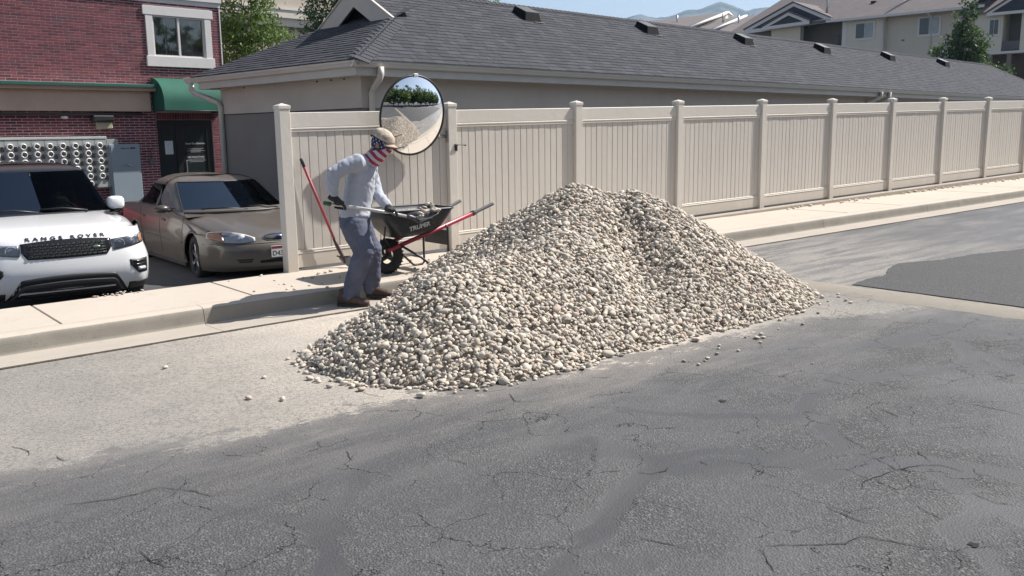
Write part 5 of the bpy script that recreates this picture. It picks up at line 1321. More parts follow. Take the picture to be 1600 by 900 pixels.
pm2 = MQ.to_3x3() @ Vector((0, 0, -.065))
mb = MB(); mb.tube([pm2, pm2 + n * .04, pb - u * .10 + n * .0, pb], .017, 10); mb.build('arm', M_STEEL, mir)
mb = MB(); mb.box(-.008, .004, -.04, .04, -.07, .07, .002, Matrix.Translation(pb) @ Matrix.Rotation(U_ANG, 4, 'Z')); mb.build('bracket', M_STEEL, mir)

# ------------------------------------------------------------------ wheelbarrow (x up the street, y away from the road)
WBO = P(.665, .925, .155); SL = math.atan(GS)
wb = tag(empty('wheelbarrow', WBO), 'black tray wheelbarrow with red tubular handles holding a little stone', 'wheelbarrow'); wb.rotation_euler = (0, -SL, U_ANG)
M_TRAY = mat('black steel tray', (.022, .026, .032), .38, .25, 3, .001, 40, dirt=.4, dirtcol=(.16, .15, .13)); M_RED = mat('red paint', (.30, .022, .045), .4, .12, 4, dirt=.2, dirtcol=(.18, .08, .07)); M_GRIP = mat('grey rubber grip', (.10, .10, .105), .75, .1)
def rrect(x0, x1, hw, z0, z1, r, k=6):
    pts = []
    for cx, cy, a0 in ((x1 - r, hw - r, 0), (x0 + r, hw - r, 90), (x0 + r, -hw + r, 180), (x1 - r, -hw + r, 270)):
        for q in range(k + 1):
            a = math.radians(a0 + 90 * q / k); x = cx + r * math.cos(a); pts.append((x, cy + r * math.sin(a), z0 + (z1 - z0) * (x - x0) / (x1 - x0)))
    return pts
def tray(off, nm):
    L = [rrect(-.22 + off, .70 - off, .31 - off, .685, .665, .10), rrect(-.13 + off, .665 - off, .27 - off, .57, .58, .10), rrect(-.03 + off, .60 - off, .235 - off, .46 + off * .7, .49 + off * .7, .10), rrect(.04 + off, .53 - off, .19 - off, .385 + off, .42 + off, .08), rrect(.14, .43, .08, .375 + off, .405 + off, .05)]
    return L
La, Lb = tray(0, ''), tray(.008, '')
K = len(La[0]); rings = La[::-1] + Lb; vs = [p for r in rings for p in r]; NR = len(rings)
fs = [(i * K + k, i * K + (k + 1) % K, (i + 1) * K + (k + 1) % K, (i + 1) * K + k) for i in range(NR - 1) for k in range(K)] + [tuple(range(K)), tuple((NR - 1) * K + k for k in range(K - 1, -1, -1))]
mb = MB(); mb.add(vs, fs, True); tr = mb.build('tray', M_TRAY, wb)
mb = MB(); mb.tube(La[0], .011, 8, closed=True); mb.build('tray_rim', M_TRAY, tr)
mb = MB()
r0_, w0_ = .185, .095
mb.lathe([(.095, -.03), (.11, -.045), (.14, -.048), (.17, -.04), (.183, -.018), (.185, 0), (.183, .018), (.17, .04), (.14, .048), (.11, .045), (.095, .03), (.095, -.03)], 36, axis='y')
for k in range(30):
    a = 2 * math.pi * k / 30; M = Matrix.Rotation(a, 4, 'Y'); mb.box(.176, .189, -.036, .036, -.006, .006, .002, M)
wh = mb.build('wheel', M_TYRE, wb, (0, 0, .187))
mb = MB(); mb.lathe([(.096, -.03), (.085, -.025), (.080, 0), (.085, .025), (.096, .03)], 30, axis='y'); mb.lathe([(.0, -.05), (.026, -.05), (.026, .05), (0, .05)], 14, axis='y')
for k in range(3):
    a = 2 * math.pi * k / 3 + .6; M = Matrix.Rotation(a, 4, 'Y'); mb.box(.02, .083, -.012, .012, -.022, .022, .003, M)
mb.build('rim', mat('black wheel disc', (.03, .03, .03), .5, .1), wh)
for s in (-1, 1):
    mb = MB(); mb.tube([(-.03, s * .07, .255), (.03, s * .085, .275), (.96, s * .285, .59)], [.0265] * 3, 4, squash=(0, .7, .7)); h = mb.build('handle', M_RED, wb)
    mb = MB(); mb.tube([(.93, s * .279, .580), (.955, s * .283, .590), (.98, s * .287, .598), (1.19, s * .305, .668), (1.205, s * .306, .673)], [.030, .030, .0185, .0185, .017], 12); mb.build('grip', M_GRIP, h)
    mb = MB(); mb.tube([(.10, s * .12, .30), (.30, s * .19, .16), (.47, s * .23, .018), (.50, s * .235, .010), (.60, s * .24, .010), (.625, s * .24, .03), (.625, s * .235, .46), (.60, s * .23, .48)], .0125, 8); mb.build('leg', M_BLACK, wb)
    mb = MB(); mb.tube([(-.02, s * .075, .26), (0, s * .07, .187)], .016, 8); mb.tube([(.0, s * .08, .27), (-.10, s * .12, .40), (-.13, s * .2, .52)], .010, 6); mb.build('wheel_bracket', M_BLACK, wb)
mb = MB(); mb.tube([(0, -.075, .187), (0, .075, .187)], .01, 8); mb.tube([(.30, -.19, .16), (.30, .19, .16)], .009, 6); mb.build('axle', M_STEEL, wb)
mb = MB(); mb.box(.628, .636, -.22, .22, .26, .42, .003); mb.build('rear_plate', mat('dark grey plate', (.06, .06, .065), .6, .1), wb)
ML = Matrix.Translation((.245, -.262, .50)) @ Matrix.Rotation(-.30, 4, 'X') @ Matrix.Rotation(-.13, 4, 'Y')
M_MARK = mat('worn white mark', (.50, .50, .50), .6, .25, 40)
text_mesh('TRUPER', .072, M_MARK, 'lettering', tr, Matrix.Translation((.26, -.2505, .478)) @ Matrix.Rotation(.38, 4, 'X') @ RX @ Matrix.Rotation(.20, 4, 'Z'), .0015, 1.0, .003)
mb = MB()
for k in range(3): mb.box(.36 + .03 * k, .41 + .03 * k, -.275, -.270, .575 + .013 * k, .580 + .013 * k)
mb.build('small_marking', M_MARK, tr)
# stones in the tray and on the blade
WBM = Matrix.Translation(WBO) @ Matrix.Rotation(U_ANG, 4, 'Z')
q_ = random.Random(4)
for k in range(24):
    x, y = q_.uniform(.36, .64), q_.uniform(-.16, .16); z = .54 + q_.uniform(-.02, .10) * 1 + .28 * max(0, x - .38)
    p = WBM @ Vector((x, y, z)); put_stone(p, q_.uniform(.02, .034), k % 16, rot_from(np.array([0, 0, 1.]), q_.uniform(0, 6), np.array([q_.uniform(-.5, .5), q_.uniform(-.5, .5), 0])), 'stone lying at the handle end of the black wheelbarrow tray', 'stones in the wheelbarrow tray')

# ------------------------------------------------------------------ shovels
sv = tag(empty('held_shovel', (-1.40, 8.62, .93)), 'long grey shafted shovel with green grip end held by the worker', 'shovel'); O_ = Vector(sv.location)
SP = [Vector(p) for p in ((-1.742, 8.33, 1.019), (-1.660, 8.36, 1.000), (-1.343, 8.42, .946), (-1.130, 8.52, .898), (-1.009, 8.62, .856))]
mb = MB(); mb.tube([p - O_ for p in (SP[0].lerp(SP[1], .75), SP[1], SP[2], SP[3], SP[4])], .0155, 12); mb.build('shaft', mat('brushed aluminium', (.50, .50, .50), .38, .1, 12, metal=.6), sv)
mb = MB(); mb.tube([p - O_ for p in (SP[0], SP[0].lerp(SP[1], .1), SP[0].lerp(SP[1], .78))], [.016, .020, .0195], 12); mb.build('grip', mat('green rubber', (.03, .13, .06), .6, .15), sv)
nk = [SP[4], Vector((-.975, 8.645, .850)), Vector((-.935, 8.68, .830)), Vector((-.900, 8.71, .797)), Vector((-.86, 8.74, .780))]
mb = MB(); mb.tube([p - O_ for p in nk], [.019, .021, .021, .019, .013], 10); mb.build('socket', mat('dark steel', (.10, .10, .11), .45, .2, 20, metal=.6), sv)
b0 = Vector((-.905, 8.70, .790)); bd = Vector((.66, .50, .32)).normalized(); bs = bd.cross(Vector((0, 0, 1))).normalized(); bu = bs.cross(bd)
vs = []; NB, NW = 12, 10
for i in range(NB + 1):
    f = i / NB; w_ = .105 * (1 - max(0, f - .55) ** 2 * 4.2) if f < 1 else .02; w_ = max(w_, .015)
    for j in range(NW + 1):
        a = 2 * j / NW - 1; vs.append(b0 + bd * (.27 * f - .02 * abs(a) * 0) + bs * (a * w_) + bu * (.035 * a * a * (1 - .4 * f) + .04 * (f - .5) ** 2 * 1.2 - .012) - O_)
fs = [(i * (NW + 1) + j, i * (NW + 1) + j + 1, (i + 1) * (NW + 1) + j + 1, (i + 1) * (NW + 1) + j) for i in range(NB) for j in range(NW)]
mb = MB(); mb.add(vs, fs, True); bl_o = mb.build('blade', mat('worn shovel steel', (.20, .20, .20), .45, .3, 15, metal=.5), sv); sd = bl_o.modifiers.new('s', 'SOLIDIFY'); sd.thickness = .004
for k in range(46):
    f, a = q_.uniform(.15, .95), q_.uniform(-.75, .75); hgt = .022 + .14 * (1 - abs(a)) * math.sin(math.pi * min(1, f * 1.1)) * q_.random()
    p = b0 + bd * (.27 * f) + bs * (a * .085) + bu * hgt; put_stone(p, q_.uniform(.021, .032), k % 16, rot_from(np.array([0, 0, 1.]), q_.uniform(0, 6), np.array([q_.uniform(-.6, .6), q_.uniform(-.6, .6), 0])), 'stone heaped on the raised shovel blade', 'stones heaped on the shovel blade')
ls = tag(empty('leaning_shovel', P(.55, .12, .15)), 'red handled shovel leaning against the first fence panel', 'shovel'); O_ = Vector(ls.location)
def LP(t, d, z): v = P(t, d, 0); v.z = z; return v - O_
mb = MB(); mb.tube([LP(.185, .055, 1.31), LP(.49, .095, .49)], .0155, 10); mb.build('shaft', mat('red fibreglass', (.33, .06, .07), .5, .12, 6), ls)
mb = MB(); mb.tube([LP(.155, .050, 1.39), LP(.160, .050, 1.385), LP(.19, .055, 1.30)], [.012, .019, .018], 10); mb.build('grip', M_BLACK, ls)
mb = MB(); mb.tube([LP(.488, .095, .50), LP(.52, .10, .41), LP(.555, .115, .33), LP(.575, .15, .26), LP(.575, .17, .22)], [.019, .021, .021, .018, .012], 10); mb.build('socket', mat('dark brown steel', (.06, .035, .035), .5, .2, 20), ls)
mb = MB(); vs = []
for i in range(9):
    f = i / 8; w_ = .09 * (1 - .5 * f ** 3) if f < .99 else .015
    for j in range(7):
        a = 2 * j / 6 - 1; vs.append(LP(.572 + a * w_ * .42 + .03 * f, .15 + .09 * f + a * w_ * .9, .285 - .12 * f + .02 * a * a))
fs = [(i * 7 + j, i * 7 + j + 1, (i + 1) * 7 + j + 1, (i + 1) * 7 + j) for i in range(8) for j in range(6)]
mb.add(vs, fs, True); o = mb.build('blade', mat('worn shovel steel', (.20, .20, .20), .45, .3, 15, metal=.5), ls); sd = o.modifiers.new('s', 'SOLIDIFY'); sd.thickness = .004
mb = MB(); mb.tube([LP(.52, .08, .295), LP(.575, .15, .29), LP(.62, .22, .30)], .007, 6); mb.build('foot_step', M_BLACK, ls)

# ------------------------------------------------------------------ worker
PO = Vector((-1.47, 8.66, .02))
man = tag(empty('person', PO), 'worker in grey shirt, flag patterned neck gaiter and cap shovelling stones', 'person')
def to_l(p): return Vector(p) - PO
def remesh(mb, name, vox, smooth=6, fold=None):
    me = mb.mesh(name, False); o = bpy.data.objects.new('tmp', me); COL.objects.link(o)
    md = o.modifiers.new('r', 'REMESH'); md.mode = 'VOXEL'; md.voxel_size = vox
    if smooth: s_ = o.modifiers.new('s', 'SMOOTH'); s_.iterations = smooth; s_.factor = .5
    dg = bpy.context.evaluated_depsgraph_get(); dg.update(); out = bpy.data.meshes.new_from_object(o.evaluated_get(dg)); COL.objects.unlink(o); bpy.data.objects.remove(o)
    if fold is not None:
        nrm = [v.normal.copy() for v in out.vertices]
        for v, nn in zip(out.vertices, nrm): v.co += nn * fold(v.co, nn)
    out.polygons.foreach_set('use_smooth', [True] * len(out.polygons)); out.materials.clear(); out.update(); return out
def chain(mb, pts, rs, seg=16, up=(0, 1, 0)):
    """closed tapered limb: points with (side radius, front radius); round ends"""
    P_ = [to_l(p) for p in pts]; d0 = (P_[0] - P_[1]).normalized(); d1 = (P_[-1] - P_[-2]).normalized()
    r0, r1 = rs[0], rs[-1]; sc = lambda r, k: (r[0] * k, r[1] * k) if isinstance(r, tuple) else r * k
    m0 = min(r0) if isinstance(r0, tuple) else r0; m1 = min(r1) if isinstance(r1, tuple) else r1
    P2 = [P_[0] + d0 * m0 * .6, P_[0] + d0 * m0 * .4] + P_ + [P_[-1] + d1 * m1 * .4, P_[-1] + d1 * m1 * .6]; R2 = [sc(r0, .3), sc(r0, .75)] + list(rs) + [sc(r1, .75), sc(r1, .3)]
    mb.tube(P2, R2, seg, squash=up)
M_SKIN = mat('skin', (.34, .19, .12), .55, .08, 12)
M_SHIRT = mat('pale grey blue jersey', (.40, .42, .48), .9, .06, 4, .0015, 140, dirt=.15, dirtcol=(.36, .34, .33), spec=.2, sheen=.2)
M_JEAN = mat('faded blue work trousers', (.105, .115, .160), .9, .22, 5, .002, 120, dirt=.35, dirtcol=(.19, .18, .19), spec=.2)
shR, elR, wrR = (-1.42, 8.45, 1.385), (-1.640, 8.37, 1.285), (-1.648, 8.36, 1.085)
shL, elL, wrL = (-1.37, 8.79, 1.345), (-1.315, 8.80, 1.085), (-1.180, 8.60, .950)
hipR, knR, anR = (-1.505, 8.53, .80), (-1.405, 8.49, .53), (-1.545, 8.50, .15)
hipL, knL, anL = (-1.50, 8.71, .80), (-1.375, 8.76, .52), (-1.41, 8.87, .16)
# body: one continuous figure under the clothes
b = MB()
chain(b, [(-1.51, 8.62, .84), (-1.50, 8.62, .96), (-1.46, 8.62, 1.12), (-1.41, 8.62, 1.28), (-1.385, 8.62, 1.36)], [(.15, .10), (.14, .095), (.15, .10), (.165, .10), (.15, .08)])
chain(b, [(-1.37, 8.62, 1.37), (-1.33, 8.62, 1.43), (-1.27, 8.615, 1.49)], [.06, .055, .055])
chain(b, [shR, elR, wrR], [.045, .036, .024]); chain(b, [shL, elL, wrL], [.045, .034, .022])
chain(b, [hipR, knR, anR], [.085, .065, .045]); chain(b, [hipL, knL, anL], [.085, .065, .045])
HC = to_l((-1.222, 8.612, 1.548)); HR = Matrix.Rotation(math.radians(-12), 3, 'Z') @ Matrix.Rotation(math.radians(24), 3, 'Y')   # looks to +x, down, slightly towards the viewer
H4 = lambda p: HC + HR @ Vector(p)
b.ell(HC, (.098, .076, .115), 20, 14, HR); b.ell(H4((.03, 0, -.06)), (.062, .055, .065), 16, 10, HR)
b.ell(H4((.100, 0, -.022)), (.020, .013, .024), 10, 8, HR); b.ell(H4((.082, 0, .022)), (.020, .055, .014), 12, 8, HR)       # nose, brow
b.ell(H4((.088, 0, -.066)), (.014, .026, .009), 10, 6, HR); b.ell(H4((.088, 0, -.078)), (.013, .022, .008), 10, 6, HR)      # lips
for s in (-1, 1): b.ell(H4((-.005, s * .078, -.012)), (.020, .008, .032), 10, 8, HR)                                         # ears
body = link('body', remesh(b, 'body', .009, 4), M_SKIN, man)
for s in (-1, 1):
    q = MB(); q.ell(H4((.086, s * .030, .000)), (.012, .014, .009), 10, 8, HR); e = q.build('eye', mat('eye white', (.55, .52, .5), .2, .02), body)
    q = MB(); q.ell(H4((.096, s * .030, .000)), (.004, .006, .006), 8, 6, HR); q.build('iris', M_DARK, e)
# shirt
def crease(x): return 1 - 2 * abs((x / math.pi) % 2 - 1) if False else (abs(math.sin(x)) ** .6 - .6)
def shirt_fold(co, nn):
    p = co
    a = mnoise.noise(Vector((p.x * 6 + p.z * 4, p.y * 5, p.z * 5 - p.x * 6))) * .008
    arm = 1 if (p.x < -.10 and p.z > 1.04) or p.x > .13 else 0
    w_ = mnoise.noise(p * 5.0) * 5
    a += crease(p.z * 34 + p.x * (46 if arm else 26) + w_) * (.0048 if arm else .0030)
    a += crease(p.z * 22 - p.x * 30 + w_ * 1.3) * .0026
    a += mnoise.noise(Vector((p.x * 30, p.y * 26, p.z * 20 + p.x * 12))) * .0035
    return a
b = MB()
chain(b, [(-1.495, 8.62, .872), (-1.498, 8.62, .93), (-1.475, 8.62, 1.04), (-1.435, 8.62, 1.17), (-1.40, 8.62, 1.29), (-1.385, 8.62, 1.365)], [(.178, .150), (.172, .142), (.172, .138), (.182, .142), (.185, .130), (.155, .085)], 22)
chain(b, [(-1.385, 8.62, 1.36), (-1.345, 8.62, 1.41)], [(.10, .085), (.075, .065)])
chain(b, [(-1.41, 8.50, 1.365), shR, (-1.53, 8.41, 1.345), elR, (-1.660, 8.36, 1.18), wrR], [.09, .083, .075, .070, .062, .046], 16)
chain(b, [(-1.39, 8.74, 1.345), shL, (-1.36, 8.84, 1.22), elL, (-1.25, 8.71, 1.01), wrL], [.09, .080, .070, .064, .056, .044], 16)
link('shirt', remesh(b, 'shirt', .0085, 7, shirt_fold), M_SHIRT, man)
q = MB()
for x_, z_ in ((0, 0),):
    q.tube([to_l((-1.282, 8.50, 1.36)), to_l((-1.262, 8.485, 1.30)), to_l((-1.268, 8.48, 1.23)), to_l((-1.275, 8.478, 1.17))], .004, 5); q.tube([to_l((-1.262, 8.50, 1.35)), to_l((-1.250, 8.49, 1.28)), to_l((-1.262, 8.48, 1.20))], .0035, 5)
q.build('drawstring', mat('cord pale', (.55, .54, .50), .8, .05), man)
# trousers
def jean_fold(co, nn):
    p = co; z = p.z; lo = max(0, min(1, (.30 - z) / .18)); kn_ = math.exp(-((z - .50) / .10) ** 2); hip = math.exp(-((z - .78) / .07) ** 2)
    w_ = mnoise.noise(p * 4.5) * 4.5
    a = mnoise.noise(Vector((p.x * 8 + z * 3, p.y * 8, z * 6 - p.x * 3))) * .010
    a += crease(z * 62 + p.x * 20 + w_) * (.0008 + .0075 * lo + .0042 * kn_ + .0025 * hip)
    a += crease(z * 20 + p.x * 38 + w_) * .0028 + mnoise.noise(p * 34) * .0028
    return a
b = MB()
chain(b, [(-1.505, 8.62, .90), (-1.508, 8.62, .84), (-1.505, 8.62, .775)], [(.165, .138), (.172, .150), (.165, .145)], 22)
chain(b, [hipR, (-1.455, 8.51, .67), knR, (-1.455, 8.495, .40), (-1.515, 8.50, .27), anR, (-1.555, 8.50, .10)], [.128, .122, .104, .096, .086, .088, .092], 18)
chain(b, [hipL, (-1.44, 8.735, .66), knL, (-1.385, 8.80, .38), anL, (-1.415, 8.875, .11)], [.122, .114, .098, .088, .082, .088], 18)
link('trousers', remesh(b, 'trousers', .0085, 7, jean_fold), M_JEAN, man)
# boots
M_BOOT = mat('brown work boot leather', (.075, .045, .034), .75, .25, 12, .002, 60, dirt=.55, dirtcol=(.20, .15, .11)); M_SOLE = mat('boot sole', (.05, .035, .028), .9, .2, 20, dirt=.4, dirtcol=(.2, .16, .12)); M_LACE = mat('boot lace', (.36, .27, .17), .9, .1)
def boot(heel, toe, ank, zg):
    heel, toe, ank = Vector(heel), Vector(toe), Vector(ank); dv = (toe - heel); dv.z = 0; L = dv.length; dv.normalize(); sd_ = Vector((-dv.y, dv.x, 0))
    base = lambda f, z, y=0: Vector((heel.x, heel.y, zg)) + dv * (L * f) + Vector((0, 0, z + (toe.z - heel.z) * 0)) + sd_ * y
    b = MB()
    def c2(pts, rs): 
        b.tube([to_l(p) for p in pts], rs, 16, squash=tuple(sd_))
    c2([base(-.02, .06), base(.0, .06), base(.12, .065), base(.35, .066), base(.55, .060), base(.75, .052), base(.92, .046), base(1.0, .042), base(1.03, .04)], [(.012, .012), (.034, .036), (.041, .052), (.041, .052), (.046, .044), (.050, .036), (.046, .030), (.030, .022), (.01, .01)])
    c2([base(.16, .06), base(.18, .13), ank + Vector((0, 0, .02)), ank + Vector((0, 0, .05))], [(.040, .055), (.042, .052), (.045, .05), (.045, .05)])
    bo = link('boot', remesh(b, 'boot', .0075, 4, lambda co, nn: mnoise.noise(co * 18) * .004), M_BOOT, man)
    out = [(-.03, .022), (0.02, .038), (.2, .040), (.42, .036), (.62, .048), (.8, .052), (.93, .042), (1.02, .022)]
    ring = [base(f, 0, y) for f, y in out] + [base(f, 0, -y) for f, y in out[::-1]]
    vs = [to_l(p + Vector((0, 0, z))) for z in (.0, .012, .026) for p in ring]; k = len(ring)
    q = MB(); q.add(vs, [tuple(range(k))[::-1], tuple(2 * k + i for i in range(k))] + [(r * k + i, r * k + (i + 1) % k, (r + 1) * k + (i + 1) % k, (r + 1) * k + i) for r in range(2) for i in range(k)]); q.build('sole', M_SOLE, bo)
    q = MB()
    for i in range(5):
        f = .36 + .055 * i; z = .128 - .011 * i
        q.tube([to_l(base(f, z - .022, -.036)), to_l(base(f + .02, z, 0)), to_l(base(f, z - .022, .036))], .0042, 5)
    for s in (-1, 1): q.tube([to_l(base(.36, .125, 0)), to_l(base(.42, .115, s * .035)), to_l(base(.44, .08, s * .047))], .0035, 5)
    q.build('laces', M_LACE, bo)
boot((-1.675, 8.50, .04), (-1.372, 8.395, .02), anR, float(P(-.05, 1.55, 0).z)); boot((-1.505, 8.86, .04), (-1.208, 8.80, .03), anL, float(P(.30, 1.40, 0).z) + .012)
# gloves: palm, four unequal curled fingers and a thumb closed round the shaft
M_GLOVE = mat('black work glove', (.022, .022, .024), .75, .25, 30, .001, 90)
def glove(c, ax, palm_dir, wrist, sgn, name='glove'):
    """c: point on the shaft axis; ax: shaft direction; palm_dir: from the shaft to the palm; the fingers wrap from the palm over `sgn` side"""
    c = Vector(c); ax = Vector(ax).normalized(); pd = Vector(palm_dir); pd = (pd - ax * pd.dot(ax)).normalized(); sd_ = ax.cross(pd) * sgn; R_s = .0175
    at = lambda x, a, r: c + ax * x + (pd * math.cos(a) + sd_ * math.sin(a)) * r
    b = MB()
    def tb(pts, rs): b.tube([to_l(p) for p in pts], rs, 10)
    # palm slab
    pc = at(0, -.35, R_s + .020); Mx = Matrix((ax, sd_, pd)).transposed()
    b.ell(to_l(pc), (.047, .034, .020), 16, 10, Mx); b.ell(to_l(at(-.012, -.9, R_s + .022)), (.036, .030, .020), 14, 8, Mx)
    for i, (x, r, reach) in enumerate(((.036, .0098, 3.7), (.013, .0104, 4.0), (-.011, .0100, 3.9), (-.033, .0088, 3.5))):
        a0 = -.1; K = 9; pts = []; 
        for k in range(K):
            a = a0 + (reach - a0) * k / (K - 1); bulge = .004 * abs(math.sin(a * 1.5)); pts.append(at(x + .003 * math.sin(a * 2) + .004 * k / K, a, R_s + r + bulge))
        tb(pts, [r * 1.08, r * 1.12, r * 1.05, r, r * 1.06, r * .98, r * .95, r * .9, r * .7])
    # thumb leaves the side of the palm near its base and closes the other way
    pts = [at(.028, -.9, R_s + .026), at(.052, -1.4, R_s + .022), at(.064, -2.1, R_s + .015), at(.062, -2.8, R_s + .012), at(.056, -3.3, R_s + .011)]
    tb(pts, [.015, .0145, .0125, .0115, .008])
    w = Vector(wrist); tb([pc, pc.lerp(w, .45), w, w + (w - pc).normalized() * .04], [(.032, .026), (.034, .030), (.042, .040), (.046, .044)])
    return link(name, remesh(b, name, .0038, 3), M_GLOVE, man)
axs = Vector(SP[2]) - Vector(SP[1])
glove(Vector(SP[1]) + axs.normalized() * .055, axs, (-.1, -.15, 1), (wrR[0], wrR[1], wrR[2] - .02), -1)
glove(Vector(SP[3]) + (Vector(SP[3]) - Vector(SP[2])).normalized() * -.02, axs, (-.55, .1, 1), (wrL[0], wrL[1], wrL[2] - .005), -1)
# neck gaiter: blue with white stars above, red and white stripes below
gm_, nt, bb = newmat('flag print'); g = G(nt); v = g.obj()
sp_ = g.n('ShaderNodeSeparateXYZ'); g.l(v, sp_.inputs[0])
wz = g.math('ADD', sp_.outputs[2], g.math('MULTIPLY', g.noise(v, 9, 3, .6), .035))
blue = g.step(g.math('SUBTRACT', wz, g.math('MULTIPLY', sp_.outputs[0], .12)), HC.z - .066, HC.z - .060)
sv_ = g.math('ADD', g.math('MULTIPLY', sp_.outputs[2], 1.0), g.math('MULTIPLY', sp_.outputs[0], .95)); sv_ = g.math('ADD', sv_, g.math('MULTIPLY', g.noise(v, 6, 2, .5), .06))
st = g.math('SINE', g.math('MULTIPLY', sv_, 78.0)); stripe = g.step(st, -.12, .12)
c = g.mix(stripe, (.62, .55, .56), (.42, .035, .075)); c = g.mix(blue, c, (.018, .032, .10))
g.l(c, bb.inputs['Base Color']); bb.inputs['Roughness'].default_value = .85; g.l(g.bump(g.noise(v, 40, 3, .6), .004), bb.inputs['Normal'])
b = MB()
b.ell(H4((0, 0, .010)), (.105, .083, .105), 22, 14, HR); b.ell(H4((.035, 0, -.050)), (.076, .066, .070), 18, 12, HR)
b.ell(H4((.098, 0, -.020)), (.022, .016, .024), 12, 8, HR)
chain(b, [(-1.235, 8.61, 1.475), (-1.275, 8.60, 1.43), (-1.325, 8.61, 1.395)], [(.080, .078), (.083, .078), (.108, .085)], 20)
chain(b, [(-1.245, 8.57, 1.46), (-1.262, 8.555, 1.405), (-1.268, 8.545, 1.372)], [(.05, .05), (.045, .042), (.022, .02)], 14)
gme = remesh(b, 'neck_gaiter', .0055, 3, lambda co, nn: mnoise.noise(Vector((co.x * 22, co.y * 18, co.z * 30))) * .007 * max(.25, min(1, (HC.z - .01 - co.z) / .06)))
gt = link('neck_gaiter', gme, gm_, man)
M_STAR = mat('star white', (.62, .62, .66), .8, .03)
def star(p, nrm, r, ang):
    nrm = Vector(nrm).normalized(); a_ = nrm.orthogonal().normalized(); b_ = nrm.cross(a_); vs = [Vector(p)]
    for k in range(10):
        a = ang + k * math.pi / 5; rr = r if k % 2 == 0 else r * .42; vs.append(Vector(p) + a_ * (rr * math.cos(a)) + b_ * (rr * math.sin(a)))
    return vs, [(0, k + 1, (k + 1) % 10 + 1) for k in range(10)]
from mathutils.bvhtree import BVHTree
bv = BVHTree.FromPolygons([v_.co[:] for v_ in gme.vertices], [p_.vertices[:] for p_ in gme.polygons])
for i, zr_ in enumerate((.030, .008, -.014)):
    for k in range(7):
        a = math.radians(-172 + k * 27 + (13 if i % 2 else 0)); dv = HR @ Vector((math.cos(a), math.sin(a), 0)); o_ = H4((0, 0, zr_)) + dv * .3
        hit = bv.ray_cast(o_, -dv)
        if hit[0] is None: continue
        vs, fs = star(hit[0] + hit[1] * .0018, hit[1], .0095, k * .5); q = MB(); q.add(vs, fs); q.build('star', M_STAR, gt)
# dark glasses
q = MB()
for s in (-1, 1): q.ell(H4((.100, s * .034, .004)), (.006, .027, .017), 12, 8, HR)
for s in (-1, 1): q.tube([H4((.098, s * .06, .008)), H4((.06, s * .088, .01)), H4((-.0, s * .092, .004))], .003, 5)
q.build('glasses', M_BLACK, man)
# cap
M_CAP = mat('tan cap cloth', (.46, .39, .31), .9, .35, 30, .003, 60, dirt=.75, dirtcol=(.17, .11, .08))
b = MB(); vs = []; NR_, NS_ = 9, 28
for i in range(NR_ + 1):
    a = math.pi / 2 * i / NR_
    for k in range(NS_):
        t_ = 2 * math.pi * k / NS_; rr = math.cos(a * .999); vs.append(H4((-.002 + .113 * rr * math.cos(t_), .092 * rr * math.sin(t_), .052 - .012 * math.cos(t_) * rr + .088 * math.sin(a) ** .85 - (.004 * (i == 0)))))
fs = [(i * NS_ + k, i * NS_ + (k + 1) % NS_, (i + 1) * NS_ + (k + 1) % NS_, (i + 1) * NS_ + k) for i in range(NR_) for k in range(NS_)]
b.add(vs, fs, True); me = b.mesh('cap', False)
for v_ in me.vertices: v_.co += v_.normal * (mnoise.noise(v_.co * 26) * .006)
cp_ = link('cap', me, M_CAP, man); sd = cp_.modifiers.new('s', 'SOLIDIFY'); sd.thickness = .004; sd.offset = 1
b = MB(); vs = []
for i in range(6):
    f = i / 5
    for k in range(13):
        a = math.radians(-62 + 124 * k / 12); r0 = .108; ext = .055 * f * math.cos(a) ** .6; vs.append(H4((-.006 + (r0 + ext) * math.cos(a) * 1.0, .094 / .108 * (r0 + ext * .35) * math.sin(a), .044 - .012 * f + .0 - .016 * math.sin(a) ** 2 * (1 + f))))
fs = [(i * 13 + k, i * 13 + k + 1, (i + 1) * 13 + k + 1, (i + 1) * 13 + k) for i in range(5) for k in range(12)]
b.add(vs, fs, True); br = b.build('brim', mat('cap brim', (.44, .33, .25), .85, .1, 14), cp_); sd = br.modifiers.new('s', 'SOLIDIFY'); sd.thickness = .004
b = MB(); b.ell(H4((-.006, 0, .137)), (.009, .009, .005), 8, 6, HR); b.build('button', M_CAP, cp_)
b = MB(); b.tube([H4((-.006 - .117 * math.cos(a), .094 * math.sin(a), .036)) for a in np.linspace(-.7, .7, 9)], .007, 6); b.build('strap', mat('strap navy', (.03, .04, .09), .8, .1), cp_)

# ------------------------------------------------------------------ trees
def m_leaf(name, a, b_, c3):
    m, nt, b = newmat(name); g = G(nt)
    at = g.n('ShaderNodeAttribute'); at.attribute_name = 'tint'
    g.l(g.ramp(at.outputs['Fac'], [(0, a), (.5, b_), (1, c3)]), b.inputs['Base Color']); b.inputs['Roughness'].default_value = .55; b.inputs['Specular IOR Level'].default_value = .35
    tr_ = g.n('ShaderNodeBsdfTranslucent'); g.l(g.ramp(at.outputs['Fac'], [(0, tuple(x * 1.3 for x in a)), (1, tuple(min(1, x * 1.6) for x in c3))]), tr_.inputs[0])
    mx = g.n('ShaderNodeMixShader'); mx.inputs[0].default_value = .35; g.l(b.outputs[0], mx.inputs[1]); g.l(tr_.outputs[0], mx.inputs[2])
    out = [x for x in nt.nodes if x.type == 'OUTPUT_MATERIAL'][0]; g.l(mx.outputs[0], out.inputs[0]); return m
